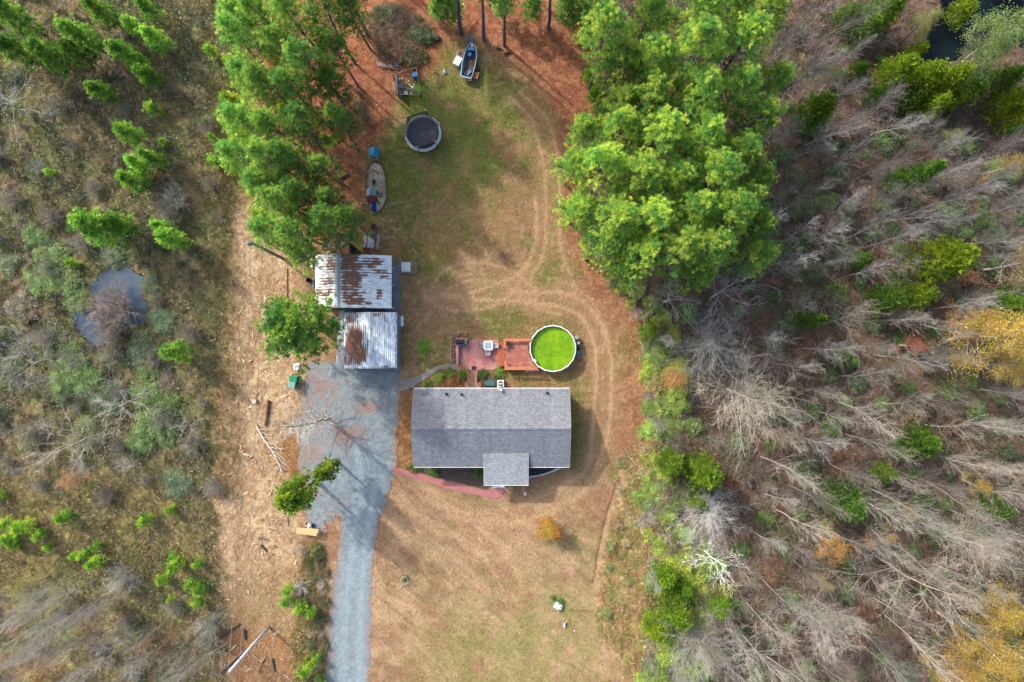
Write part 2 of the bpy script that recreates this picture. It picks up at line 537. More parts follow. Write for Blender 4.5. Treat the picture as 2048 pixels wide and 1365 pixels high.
# gravel: ragged edge from noise, thin leaf drift in the lower colour
def gravel_mask(X, Y):
    u, v = UV(X, Y)
    am = 1 - .55 * sstep((v - 1040) / 60) - .4 * sstep((u - 740) / 20)
    wu = u + 26 * am * (fbm(u / 14, v / 14, 91, 5) - .5)
    wv = v + 22 * am * (fbm(u / 14, v / 14, 95, 5) - .5)
    m = polymask(wu, wv, GRAVEL, 5)
    island = np.exp(-(((u - 664) / 22) ** 2 + ((v - 1050) / 26) ** 2)) * .9
    return m - island * (fbm(u / 9, v / 9, 99, 3) > .42)

def gravel_colour(X, Y):
    u, v = UV(X, Y)
    n2, n3 = fbm(u / 30, v / 30, 12, 4), fbm(u / 7, v / 7, 15, 3)
    c = mix(C(140, 156, 163) + np.zeros(u.shape + (3,)), C(160, 175, 181), sstep((n3 - .3) * 2.2))
    c = mix(c, C(160, 148, 142), np.clip(sstep((700 - u) / 90) * sstep((980 - v) / 100) * sstep((n2 - .42) * 5), 0, 1) * .55)
    for gu, gv, rx, ry in ((735, 815, 38, 14), (640, 790, 40, 30), (625, 950, 25, 60), (668, 1000, 26, 20), (656, 1230, 10, 150), (690, 870, 60, 30)):
        m = np.exp(-((u - gu) / rx) ** 2 - ((v - gv) / ry) ** 2) * sstep((n2 * .5 + n3 * .5 - .42) * 6)
        c = mix(c, C(172, 134, 118), np.clip(m * .85, 0, 1))
    e = 1 - sstep((polymask(u, v, GRAVEL, 20) - .5) * 2.2)
    c = mix(c, C(172, 140, 122), e * .65 * sstep((n3 - .3) * 4))
    c = mix(c, C(172, 190, 196), linemask(u, v, [(715, 1700), (722, 1200), (735, 1060), (750, 980), (745, 880)], 7) * .6)
    c = mix(c, C(172, 190, 196), linemask(u, v, [(680, 1700), (690, 1200), (712, 1060), (722, 960), (712, 880)], 7) * .55)
    c = mix(c, C(90, 92, 98), np.exp(-((u - 768) / 9) ** 2 - ((v - 775) / 5) ** 2) * sstep((n3 - .45) * 8) * .8)
    n5 = vnoise(u / 2.2, v / 2.2, 23)
    return c * (.82 + .36 * n5)[..., None]

GRAV = attr_mat("crushed_stone", 0.9, 0.30, 9, 0.03, 0.05, 0.2, 9)
x0, y0, _ = P(585, 1520); x1, y1, _ = P(812, 500)
tag(sheet("gravel_driveway", np.arange(x0, x1, .14), np.arange(y0, y1, .14), lambda X, Y: X * 0 + .012, gravel_colour, GRAV, mask=gravel_mask), kind='structure')

def flat(name, pts, z, mat, curve=False, n=6):
    """flat paved sheet from photo-pixel outline"""
    pp = [P(a, b, z) for a, b in pts]
    mb = MB()
    mb.prism([(p.x, p.y) for p in pp], -0.05, z)
    return tag(mb.build(name, mat), kind='structure')

CONC = plain("concrete", C(150, 158, 168), .85, .2, 2.5, bmp=.01, dirt=C(112, 116, 120))
flat("concrete_slab", [(783, 516), (802, 526), (801, 640), (800, 745), (684, 742), (684, 520)], .03, CONC)
PATHM = plain("path_gravel", C(172, 166, 162), .9, .25, 9, bmp=.02, dirt=C(140, 122, 108))
flat("gravel_path", [(799, 757), (822, 758), (845, 748), (872, 733), (895, 727.5), (915, 729), (914, 740), (897, 737.5), (879, 738.5), (859, 752), (825, 775), (799, 784)], .035, PATHM)
PINK = plain("pink_concrete", C(206, 134, 132), .8, .1, 1.2, bmp=.008, dirt=C(186, 112, 110))
walk = [(788, 934), (845, 950.5), (905, 965.5), (972, 982.5), (981, 981), (986, 974)]
walk2 = [(1010, 974), (1010.5, 984), (1006, 992), (998, 996.5), (988, 997.5), (975, 995.5), (895, 977), (845, 961), (787, 946)]
flat("front_walkway", walk + walk2, .04, PINK)
MULCH = plain("dark_mulch", C(92, 80, 78), .95, .4, 8, bmp=.04, dirt=C(120, 92, 78))
flat("mulch_bed", [(826, 925), (1005, 925), (1005, 975), (984, 972), (972, 980), (905, 963), (845, 948), (832, 944)], .028, MULCH)
BLACKM = plain("black_mulch", C(66, 66, 74), .95, .35, 8, bmp=.04)
flat("planting_bed", [(1050, 925), (1121, 925), (1114, 935), (1098, 944), (1078, 950), (1055, 953)], .029, BLACKM)
BEDM = plain("leafy_bed", C(150, 116, 78), .95, .4, 5, bmp=.04, dirt=C(96, 92, 56))
flat("back_bed", [(812, 782), (840, 763), (872, 745), (900, 740), (1010, 742), (1012, 782)], .02, BEDM)

# brick patio: diagonal pattern in the material
m, n, out = newmat("patio_brick")
b = N(n, 'ShaderNodeBsdfPrincipled')
b.inputs['Roughness'].default_value = .8
mp = N(n, 'ShaderNodeMapping')
mp.inputs['Rotation'].default_value = (0, 0, R(45))
tc = N(n, 'ShaderNodeTexCoord')
n.links.new(tc.outputs['Object'], mp.inputs[0])
br = N(n, 'ShaderNodeTexBrick')
n.links.new(mp.outputs[0], br.inputs['Vector'])
for k, val in (('Scale', 1.0), ('Mortar Size', .018), ('Brick Width', .34), ('Row Height', .17)):
    br.inputs[k].default_value = val
br.inputs['Color1'].default_value = c4(C(222, 142, 134))
br.inputs['Color2'].default_value = c4(C(204, 122, 118))
br.inputs['Mortar'].default_value = c4(C(140, 88, 86))
col = mixc(n, 'MIX', noise_fac(n, .55, 5, -.35, .75), br.outputs[0], c4(C(228, 184, 172)))
n.links.new(col, b.inputs['Base Color'])
n.links.new(b.outputs[0], out.inputs[0])
flat("patio", [(914, 681), (998, 679.5), (998, 733), (996, 740), (914, 742)], .06, m)

SAND = plain("play_sand", C(226, 212, 184), .95, .25, 3, bmp=.05, dirt=C(140, 118, 96))
flat("sand_patch", [tuple(p) for p in smooth_pts([(740, 328), (752, 325), (763, 332), (770, 350), (772, 375), (773, 395), (767, 412), (757, 425), (745, 421), (736, 405), (733, 380), (732, 355), (735, 338)], 4)], .03, SAND)

# water
m, n, out = newmat("pond_water")
b = N(n, 'ShaderNodeBsdfPrincipled')
b.inputs['Base Color'].default_value = c4(C(50, 66, 84))
b.inputs['Roughness'].default_value = .12
b.inputs['Specular IOR Level'].default_value = .4
bump(n, noise_fac(n, 1.2, 4), .25, .02, b)
col = mixc(n, 'MIX', noise_fac(n, .25, 4, -.4, .8), c4(C(66, 86, 106)), c4(C(98, 118, 132)))
n.links.new(col, b.inputs['Base Color'])
n.links.new(b.outputs[0], out.inputs[0])
def pond(name, poly, mat, z=-.05, grow=1.0):
    cx = sum(p[0] for p in poly) / len(poly); cy = sum(p[1] for p in poly) / len(poly)
    pp = [P(cx + (a - cx) * grow, cy + (q - cy) * grow) for a, q in poly]
    mb = MB()
    mb.face(*[(p.x, p.y, z) for p in pp])
    o = mb.build(name, mat)
    return tag(o, kind='structure')
pond("pond_water", POND_L, m, -.04, 1.12)
m2, n, out = newmat("dark_water")
b = N(n, 'ShaderNodeBsdfPrincipled')
b.inputs['Roughness'].default_value = .25
b.inputs['Specular IOR Level'].default_value = .12
col = mixc(n, 'MIX', noise_fac(n, .09, 4, -.6, .9), c4(C(8, 12, 22)), c4(C(34, 52, 50)))
n.links.new(col, b.inputs['Base Color'])
n.links.new(b.outputs[0], out.inputs[0])
pond("corner_pond_water", POND_R, m2, -.04, 1.06)

# ------------------------------------------------------------------ uncountable ground cover
def scatter_uv(seed, n, poly_fn):
    r = np.random.default_rng(seed)
    out_u, out_v = [], []
    need = n
    while need > 0:
        u = r.uniform(-60, 2110, need * 3)
        v = r.uniform(-60, 1425, need * 3)
        k = r.random(len(u)) < poly_fn(u, v)
        out_u.append(u[k][:need]); out_v.append(v[k][:need])
        need -= min(need, k.sum())
    return np.concatenate(out_u), np.concatenate(out_v), r

def pick(r, n, pal, wts=None, jit=.2):
    pal = np.array([C(*p) for p in pal])
    i = r.choice(len(pal), n, p=wts)
    return pal[i] * r.uniform(1 - jit, 1 + jit, (n, 1))

def leaf_quads(r, c, size, col, flat_=.5, asp=.55):
    """small quads lying about: c centres, size per quad"""
    n = len(c)
    a = r.uniform(0, 2 * np.pi, n)
    d = np.stack([np.cos(a), np.sin(a), r.normal(0, flat_, n)], 1)
    d /= np.linalg.norm(d, axis=1)[:, None]
    w = np.stack([-np.sin(a), np.cos(a), r.normal(0, flat_, n)], 1)
    w /= np.linalg.norm(w, axis=1)[:, None]
    s = np.asarray(size)[:, None]
    V = np.stack([c - d * s, c + w * s * asp, c + d * s, c - w * s * asp], 1).reshape(-1, 3)
    F = np.arange(n * 4).reshape(n, 4)
    return V, F, np.repeat(col, 4, 0)

def needles(r, c, ax, rad, per, spread, w=.10, col=None, jit=.22):
    """bristles from each centre: per thin diamonds around the axis"""
    n = len(c) * per
    cc, aa, rr = np.repeat(c, per, 0), np.repeat(ax, per, 0), np.repeat(rad, per)
    d = aa + r.normal(0, spread, (n, 3))
    d /= np.linalg.norm(d, axis=1)[:, None]
    L = (rr * r.uniform(.7, 1.1, n))[:, None]
    sd_ = np.cross(d, r.normal(0, 1, (n, 3)))
    sd_ /= np.linalg.norm(sd_, axis=1)[:, None] + 1e-9
    mid = cc + d * L * .55
    V = np.stack([cc, mid + sd_ * L * w, cc + d * L, mid - sd_ * L * w], 1).reshape(-1, 3)
    F = np.arange(n * 4).reshape(n, 4)
    if col is None:
        return V, F, None
    k = np.repeat(col, per, 0) * r.uniform(1 - jit, 1 + jit, (n, 1))
    return V, F, np.repeat(k, 4, 0)

def xyz(u, v, z):
    return np.stack([(u - 1024) * S, (682.5 - v) * S, z], 1)

def patchy(u, v, sc, seed, lo=.42):
    return sstep((fbm(u / sc, v / sc, seed, 4) - lo) * 5)

UP = np.array([[0, 0, 1.0]])
# weeds and dead stems on the wild ground left
u, v, r = scatter_uv(1, 26000, lambda u, v: (zones(u, v)['brush'] * (1 - zones(u, v)['pond'])) * (.25 + .75 * patchy(u, v, 26, 81)))
n_ = len(u)
low = sstep((v - 850) / 200)
cg = pick(r, n_, [(122, 136, 84), (140, 126, 100), (166, 156, 118), (100, 114, 70), (124, 104, 86), (190, 184, 156)], [.26, .24, .16, .18, .10, .06])
cg = cg * (1.2 + .4 * low)[:, None]
V1, F1, C1 = needles(r, xyz(u, v, np.full(n_, -.05)), UP + r.normal(0, .25, (n_, 3)), r.uniform(.25, .75, n_), 9, .8, .032, cg * 1.12, .28)
tag(link("wild_grass", np_mesh("wild_grass", V1, F1, C1), STUFF), kind='stuff')
u, v, r = scatter_uv(2, 52000, lambda u, v: (zones(u, v)['brush'] * (1 - zones(u, v)['pond'])) * (.2 + .8 * patchy(u, v, 34, 82, .4)))
n_ = len(u)
cg = pick(r, n_, [(124, 140, 88), (154, 134, 110), (190, 182, 156), (96, 110, 66), (136, 110, 92), (222, 216, 198), (86, 78, 66)], [.19, .19, .13, .19, .13, .09, .08], .3)
V1, F1, C1 = leaf_quads(r, xyz(u, v, r.uniform(.02, .7, n_) ** 1.3), r.uniform(.035, .11, n_), cg, .6)
tag(link("weed_leaves", np_mesh("weed_leaves", V1, F1, C1), STUFF), kind='stuff')
# woodland litter right
u, v, r = scatter_uv(3, 52000, lambda u, v: (zones(u, v)['forest'] * (1 - zones(u, v)['pond'])))
n_ = len(u)
cg = pick(r, n_, [(142, 106, 86), (126, 102, 88), (168, 138, 114), (96, 82, 72), (164, 108, 84), (142, 134, 118), (104, 114, 72)], [.22, .24, .14, .16, .1, .06, .08], .3)
V1, F1, C1 = leaf_quads(r, xyz(u, v, .02 + r.uniform(0, .5, n_) ** 2.2), r.uniform(.05, .13, n_), cg, .5)
tag(link("leaf_litter", np_mesh("leaf_litter", V1, F1, C1), STUFF), kind='stuff')
# low dead stems and brambles on the woodland floor
u, v, r = scatter_uv(4, 11000, lambda u, v: (zones(u, v)['forest'] * (1 - zones(u, v)['pond'])) * (.3 + .7 * patchy(u, v, 40, 83)))
n_ = len(u)
cg = pick(r, n_, [(150, 134, 122), (120, 108, 98), (170, 158, 146), (112, 116, 72), (96, 110, 56)], [.3, .25, .15, .18, .12])
V1, F1, C1 = needles(r, xyz(u, v, np.full(n_, -.02)), UP + r.normal(0, .5, (n_, 3)), r.uniform(.5, 1.5, n_), 6, .7, .022, cg, .25)
tag(link("undergrowth_stems", np_mesh("undergrowth_stems", V1, F1, C1), STUFF), kind='stuff')
# chips and splinters
def chip_density(u, v):
    return zones(u, v)['chips'] * (.35 + .65 * patchy(u, v, 20, 84, .4)) * (1 - .55 * sstep((v - 1080) / 150))
u, v, r = scatter_uv(5, 34000, chip_density)
n_ = len(u)
cg = pick(r, n_, [(236, 208, 166), (218, 180, 134), (192, 148, 110), (246, 226, 190), (146, 112, 84)], [.3, .28, .18, .14, .1], .2)
big = r.random(n_) < .007
V1, F1, C1 = leaf_quads(r, xyz(u, v, r.uniform(.01, .1, n_)), np.where(big, r.uniform(.2, .6, n_), r.uniform(.04, .13, n_)), cg, .22, .22)
tag(link("wood_chips", np_mesh("wood_chips", V1, F1, C1), STUFF), kind='stuff')
# fallen leaves on the lawn and along the wood's edge
def lawn_density(u, v):
    z = zones(u, v)
    bare_ = 1 - np.clip(z['brush'] + z['forest'] + z['chips'] + z['gravel'] * (.25 + .75 * polymask(u, v, [(640, 860), (780, 800), (780, 960), (745, 1060), (735, 1500), (668, 1500), (672, 1250), (690, 1060), (650, 960)], 14)), 0, 1)
    edge = .16 + .5 * z['gravel'] + .5 * z['straw'] + .8 * z['leaves'] + .5 * z['mix'] + .35 * np.exp(-((u - 1260) / 60) ** 2) + .3 * sstep((v - 1150) / 150) * sstep((u - 1150) / 60)
    inhouse = (u > 826) & (u < 1142) & (v > 776) & (v < 938)
    return np.clip(bare_ * edge, 0, 1) * ~inhouse
u, v, r = scatter_uv(6, 24000, lawn_density)
n_ = len(u)
cg = pick(r, n_, [(214, 164, 110), (188, 116, 72), (230, 200, 160), (160, 96, 62), (206, 140, 70)], [.28, .28, .14, .18, .12], .2)
V1, F1, C1 = leaf_quads(r, xyz(u, v, r.uniform(.01, .05, n_)), r.uniform(.035, .085, n_), cg, .35, .7)
tag(link("fallen_leaves", np_mesh("fallen_leaves", V1, F1, C1), STUFF), kind='stuff')
# tufts of rough grass: right margin, belt foot, bed ends
def tuft_density(u, v):
    z = zones(u, v)
    e = np.exp(-((u - 448) / 26) ** 2) * (v > 150) * (v < 1000) * .9
    return np.clip(z['mix'] * (.4 + .6 * patchy(u, v, 22, 85)) + z['hedge'] + e + z['brush'] * low_mask(u, v), 0, 1)
def low_mask(u, v):
    return sstep((v - 930) / 60) * sstep((1190 - v) / 60) * .5
u, v, r = scatter_uv(7, 15000, tuft_density)
n_ = len(u)
cg = pick(r, n_, [(204, 176, 128), (168, 158, 98), (142, 156, 78), (220, 196, 150), (178, 132, 96)], [.3, .22, .2, .2, .08], .2)
V1, F1, C1 = needles(r, xyz(u, v, np.full(n_, -.03)), UP + r.normal(0, .15, (n_, 3)), r.uniform(.25, .6, n_), 13, .8, .028, cg * 1.4, .22)
tag(link("rough_grass", np_mesh("rough_grass", V1, F1, C1), STUFF), kind='stuff')
# short lawn grass
def short_density(u, v):
    z = zones(u, v)
    inhouse = (u > 826) & (u < 1142) & (v > 730) & (v < 980)
    return np.clip(1 - z['brush'] - z['forest'] - z['chips'] - z['gravel'] - z['straw'] * .7, 0, 1) * ~inhouse * (u > 600) * (u < 1330) * (.3 + .7 * patchy(u, v, 24, 86))
u, v, r = scatter_uv(8, 30000, short_density)
n_ = len(u)
p_ = xyz(u, v, np.full(n_, -.01))
cg = ground_colour(p_[:, 0], p_[:, 1]) * r.uniform(.8, 1.35, (n_, 1))
V1, F1, C1 = needles(r, p_, UP + r.normal(0, .3, (n_, 3)), r.uniform(.06, .16, n_), 5, .8, .12, cg, .2)
tag(link("lawn_grass", np_mesh("lawn_grass", V1, F1, C1), STUFF), kind='stuff')
# ------------------------------------------------------------------ trees and shrubs
def seg_mesh(name, segs, n=3):
    p0 = np.array([s[0] for s in segs], float); p1 = np.array([s[1] for s in segs], float)
    r0 = np.array([s[2] for s in segs]); r1 = np.array([s[3] for s in segs])
    d = p1 - p0
    d /= np.linalg.norm(d, axis=1)[:, None] + 1e-9
    ref = np.where(np.abs(d[:, 2:3]) > .9, np.array([[1., 0, 0]]), np.array([[0, 0, 1.]]))
    a = np.cross(d, ref); a /= np.linalg.norm(a, axis=1)[:, None] + 1e-9
    b = np.cross(d, a)
    rings = []
    for p, rr in ((p0, r0), (p1, r1)):
        for k in range(n):
            t = 2 * np.pi * k / n
            rings.append(p + (a * math.cos(t) + b * math.sin(t)) * rr[:, None])
    V = np.stack(rings, 1).reshape(-1, 3)
    m = len(segs)
    base = (np.arange(m) * 2 * n)[:, None]
    F = np.concatenate([base + np.array([[k, (k + 1) % n, n + (k + 1) % n, n + k]]) for k in range(n)], 0)
    return np_mesh(name, V, F, None, n > 4)

def wander(rng, p, d, L, r0, r1, n, jit, up):
    p, d = np.array(p, float), np.array(d, float)
    out = []
    for i in range(n):
        d = d + rng.normal(0, jit, 3) + np.array([0, 0, up])
        d /= np.linalg.norm(d)
        q = p + d * L / n
        out.append((p, q, r0 + (r1 - r0) * i / n, r0 + (r1 - r0) * (i + 1) / n, d))
        p = q
    return out

GA = 2.39996
def direction(az, tilt):
    return np.array([math.cos(az) * math.sin(tilt), math.sin(az) * math.sin(tilt), math.cos(tilt)])

def side_dir(rng, d, ang):
    v = np.cross(d, rng.normal(0, 1, 3)); v /= np.linalg.norm(v) + 1e-9
    return d * math.cos(ang) + v * math.sin(ang)

def bare(seed, H, Rr, tr, start=.3, nl=18, tilt=(38, 60), nb=6, nt=4, crook=.1, up=.10, tw=.013, lean=.03, sa=(25, 60)):
    """trunk pieces and branch pieces of a leafless tree"""
    rng = np.random.default_rng(seed)
    tk = wander(rng, (0, 0, -.2), direction(rng.uniform(0, 6.28), lean), H, tr, tr * .18, 10, .035 + crook * .12, .03)
    br = []
    for i in range(nl):
        t = start + (1 - start) * (i + rng.uniform(.1, .9)) / nl
        k = min(9, int(t * 10)); s = tk[k]
        p = s[0] + (s[1] - s[0]) * (t * 10 - k)
        prof = (1 - t) / (1 - start)
        L = Rr * (.35 + .75 * prof ** .8) * rng.uniform(.75, 1.15)
        d = direction(i * GA + rng.normal(0, .4), R(rng.uniform(*tilt)) * (.55 + .5 * prof))
        lr = max(.016, s[2] * .38)
        limb = wander(rng, p, d, L, lr, tw, 5, crook, up)
        br += limb
        for j in range(nb):
            f = (j + .8) / nb
            q = limb[min(4, int(f * 5))]
            bp = q[0] + (q[1] - q[0]) * rng.random()
            b2 = wander(rng, bp, side_dir(rng, q[4], R(rng.uniform(*sa))), L * (.5 - .22 * f) * rng.uniform(.7, 1.2), q[2] * .6, tw * .8, 3, crook * 1.1, up * .8)
            br += b2
            for k2 in range(nt):
                w = b2[rng.integers(0, 3)]
                br += wander(rng, w[0] + (w[1] - w[0]) * rng.random(), side_dir(rng, w[4], R(rng.uniform(sa[0] * .8, sa[1] * .9))), L * .22 * rng.uniform(.5, 1.3), tw * .85, tw * .5, 2, crook * 1.2, up * .6)
    return tk, br

def bare_proto(seed, **kw):
    tk, br = bare(seed, **kw)
    return [('trunk', seg_mesh('trunk', tk, 7), BARK), ('branches', seg_mesh('branches', br, 3), BARK)]

def shrub_bare(seed, H, Rr, ns=26, nb=6, nt=4, tw=.010, tilt=62):
    """many-stemmed leafless shrub, one mesh"""
    rng = np.random.default_rng(seed)
    br = []
    for i in range(ns):
        a = R(tilt) * math.sqrt((i + .5) / ns)
        L = math.hypot(H * math.cos(a), Rr * math.sin(a)) * rng.uniform(.8, 1.1)
        limb = wander(rng, (rng.normal(0, .06), rng.normal(0, .06), -.1), direction(i * GA, a * .8), L, tw * 2.6, tw, 5, .10, .02)
        br += limb
        for j in range(nb):
            q = limb[min(4, 1 + int(j * 4 / nb))]
            b2 = wander(rng, q[0] + (q[1] - q[0]) * rng.random(), side_dir(rng, q[4], R(rng.uniform(20, 50))), L * .38 * rng.uniform(.6, 1.2), tw * 1.3, tw * .7, 3, .12, .04)
            br += b2
            for k in range(nt):
                w = b2[rng.integers(0, 3)]
                br += wander(rng, w[0], side_dir(rng, w[4], R(rng.uniform(20, 50))), L * .2 * rng.uniform(.5, 1.2), tw * .8, tw * .5, 1, .1, 0)
    return br

PINE_PAL = np.array([lin(c) for c in ((168, 194, 92), (142, 178, 84), (118, 164, 84), (184, 202, 96), (100, 150, 80))])
def pine(seed, H, cb, Rr, nb=46, per_b=10, tr=.2, tuft=.48, per=24, shape=.5, spread_v=.2, w=.085):
    """loblolly-like pine: trunk, limbs each ending in a head of bristle tufts"""
    rng = np.random.default_rng(seed)
    tk = wander(rng, (0, 0, -.2), direction(rng.uniform(0, 6.28), .02), H, tr, .035, 10, .02, .03)
    br, cen, ax, rad, colr = [], [], [], [], []
    for i in range(nb):
        t = (i + .5) / nb
        z = cb + (H - cb) * t ** .95
        k = min(9, int(z / H * 10)); s = tk[k]
        p = s[0] + (s[1] - s[0]) * (z / H * 10 - k)
        L = Rr * max(.2, (1 - t) ** shape) * rng.uniform(.65, 1.15) * (1 if t > .15 else .8)
        az = i * GA + rng.normal(0, .25)
        d = direction(az, R(78 - 38 * t))
        limb = wander(rng, p, d, L, .03 + .025 * (1 - t), .015, 4, .07, .07)
        br += limb
        tone = PINE_PAL[rng.integers(0, 5)] * rng.uniform(.92, 1.1)
        for j in range(per_b):
            f = 1 - .55 * rng.random() ** 1.6
            q = limb[min(3, int(f * 4))]
            c = q[0] + (q[1] - q[0]) * ((f * 4) % 1 if f < 1 else 1)
            off = rng.normal(0, 1, 3) * np.array([.30, .30, spread_v]) * (tuft / .45)
            cen.append(c + off)
            a = np.array([0, 0, .8]) + .5 * q[4] + off * .8
            ax.append(a / np.linalg.norm(a))
            rad.append(tuft * rng.uniform(.75, 1.15))
            colr.append(tone * rng.uniform(.85, 1.15))
            if rng.random() < .35:
                br.append((c, c + off, .014, .008, None))
    V, F, Cc = needles(rng, np.array(cen), np.array(ax), np.array(rad), per, .62, w, np.array(colr), .2)
    return [('trunk', seg_mesh('trunk', tk, 8), BARK), ('limbs', seg_mesh('limbs', br, 4), BARK), ('crown', np_mesh('crown', V, F, Cc), LEAF)]

def cedar(seed, H, Rr, nb=190, per_b=9, tuft=.30, per=18, shape=.55, low=.06, w=.085, pal=((128, 152, 66), (108, 138, 62), (90, 122, 58), (146, 168, 72))):
    """dense evergreen whose foliage comes in feathery upward sprays"""
    rng = np.random.default_rng(seed)
    pal = np.array([lin(c) for c in pal])
    tk = wander(rng, (0, 0, -.2), (0, 0, 1), H * .92, .02 * H + .02, .03, 10, .02, .02)
    br, cen, ax, rad, colr = [], [], [], [], []
    for i in range(nb):
        t = low + (1 - low) * (i + .5) / nb
        prof = max(.05, 1 - t) ** shape * min(1, (t + .12) / .3)
        L = Rr * prof * rng.uniform(.82, 1.12)
        az = i * GA + rng.normal(0, .2)
        d = direction(az, R(70 - 35 * t))
        p = np.array([0, 0, H * .9 * t])
        limb = wander(rng, p, d, L, .02, .01, 3, .06, .05)
        br += limb
        tone = pal[rng.integers(0, len(pal))] * rng.uniform(.85, 1.15)
        for j in range(per_b):
            f = 1 - .6 * rng.random() ** 1.5
            q = limb[min(2, int(f * 3))]
            c = q[0] + (q[1] - q[0]) * rng.random()
            c = c + rng.normal(0, .12, 3) * Rr * .8
            cen.append(c)
            a = q[4] * .8 + np.array([0, 0, .55]) + rng.normal(0, .25, 3)
            ax.append(a / np.linalg.norm(a)); rad.append(tuft * rng.uniform(.7, 1.2)); colr.append(tone * rng.uniform(.85, 1.15))
    V, F, Cc = needles(rng, np.array(cen), np.array(ax), np.array(rad), per, .38, w, np.array(colr), .2)
    return [('trunk', seg_mesh('trunk', tk, 7), BARK), ('crown', np_mesh('crown', V, F, Cc), LEAF)]

def leafy(seed, H, Rr, nl=16, clumps=90, per=46, leaf=.11, csize=.45, start=.25, dens=1.0):
    """broadleaf tree: limbs with clumps of leaf-sized faces round their ends"""
    tk, br = bare(seed, H, Rr, .05 * Rr + .03, start, nl, (40, 66), 4, 2, .1, .06, .014)
    rng = np.random.default_rng(seed + 99)
    ends = [s for s in br if s[2] < .035]
    idx = rng.choice(len(ends), clumps)
    c = np.array([ends[i][1] for i in idx]) + rng.normal(0, .1, (clumps, 3))
    tone = rng.uniform(.72, 1.25, (clumps, 1)) * np.array([[1, 1, 1]]) * (1 + rng.normal(0, .06, (clumps, 3)))
    n = clumps * per
    pts = np.repeat(c, per, 0) + rng.normal(0, 1, (n, 3)) * csize * np.array([.6, .6, .38])
    V, F, Cc = leaf_quads(rng, pts, leaf * rng.uniform(.6, 1.2, n), np.repeat(tone, per, 0) * rng.uniform(.8, 1.2, (n, 1)), .5, .6)
    return [('trunk', seg_mesh('trunk', tk, 7), BARK), ('branches', seg_mesh('branches', br, 3), BARK), ('crown', np_mesh('crown', V, F, np.clip(Cc, 0, 2)), LEAF)]

def bush(seed, H, Rr, clumps=60, per=34, leaf=.085, csize=.24):
    """rounded leafy shrub, one mesh of leaves over short stems"""
    rng = np.random.default_rng(seed)
    a = rng.uniform(0, 6.283, clumps); t = np.arccos(rng.uniform(.0, 1, clumps)); s = rng.uniform(.55, 1.05, clumps) * (1 + .18 * np.sin(a * 3 + seed))
    c = np.stack([Rr * s * np.sin(t) * np.cos(a), Rr * s * np.sin(t) * np.sin(a), .12 + H * s * np.cos(t) * .9], 1)
    tone = rng.uniform(.55, 1.5, (clumps, 1)) * (1 + rng.normal(0, .07, (clumps, 3)))
    n = clumps * per
    pts = np.repeat(c, per, 0) + rng.normal(0, 1, (n, 3)) * csize * np.array([.7, .7, .5])
    pts[:, 2] = np.maximum(pts[:, 2], .02)
    V, F, Cc = leaf_quads(rng, pts, leaf * rng.uniform(.6, 1.25, n), np.repeat(tone, per, 0) * rng.uniform(.8, 1.2, (n, 1)), .55, .55)
    return [('', np_mesh('bush', V, F, np.clip(Cc, 0, 2)), LEAF)]

# prototypes: lists of (part name, mesh data, material)
PINES = [pine(100 + i, 17, 8.2, 3.3 + .25 * (i % 3), 88, 11, .2, .34, 26, .5, .17, .06) for i in range(6)]
TALLPINES = [pine(140 + i, 21, 12.5, 3.1, 44, 10, .24) for i in range(3)]
THINPINES = [pine(160 + i, 16, 7.0, 3.1, 70, 10, .17, .34, 26, .5, .17, .06) for i in range(4)]
YOUNG = [pine(180 + i, 6.5, 1.0, 1.55, 44, 8, .08, .38, 20, .65, .16) for i in range(4)]
SAPLING = [pine(190 + i, 2.4, .25, .8, 22, 7, .04, .26, 16, .6, .10) for i in range(4)]
CEDARS = [cedar(200 + i, 8, 2.6) for i in range(3)]
SLIMCEDARS = [cedar(210 + i, 9, 1.5, 150, 7) for i in range(2)]
HOLLY = [cedar(220 + i, 6, 2.6, 150, 8, .28, 14, .5, .1, .14) for i in range(2)]
GOLD = [leafy(230 + i, 11, 3.5, 20, 180, 54, .066, .56) for i in range(3)]
SPARSE = [leafy(240 + i, 6, 2.2, 14, 80, 34, .065, .45) for i in range(3)]
BUSHES = [bush(250 + i, .8, 1.0, 60, 40, .07, .24) for i in range(4)]
BIGBUSH = [bush(260 + i, 1.6, 1.9, 120, 52, .085, .34) for i in range(4)]
FOREST_T = [bare_proto(300 + i, H=13, Rr=4.0, tr=.075, start=.24, nl=24, tilt=(22, 44), nb=7, nt=5, tw=.0072, crook=.055, up=.12, sa=(14, 40)) for i in range(7)]
SMALL_T = [bare_proto(320 + i, H=6.5, Rr=2.4, tr=.05, start=.15, nl=18, tilt=(32, 58), nb=6, nt=5, tw=.006) for i in range(4)]
DOMES = [bare_proto(330 + i, H=8.5, Rr=6.2, tr=.15, start=.14, nl=34, tilt=(40, 82), nb=10, nt=7, crook=.09, up=.06, tw=.0085) for i in range(3)]
CROOKED = [bare_proto(340 + i, H=9, Rr=4.6, tr=.11, start=.25, nl=12, tilt=(45, 85), nb=6, nt=5, crook=.17, up=.03, tw=.011) for i in range(4)]
TANGLE = [[('', seg_mesh('bare_shrub', shrub_bare(350 + i, 2.4, 2.2, 42, 7, 5, .0072), 3), BARK)] for i in range(4)]
LOWTWIG = [[('', seg_mesh('bare_shrub', shrub_bare(360 + i, 1.3, 1.3, 26, 6, 4, .0065, 70), 3), BARK)] for i in range(3)]

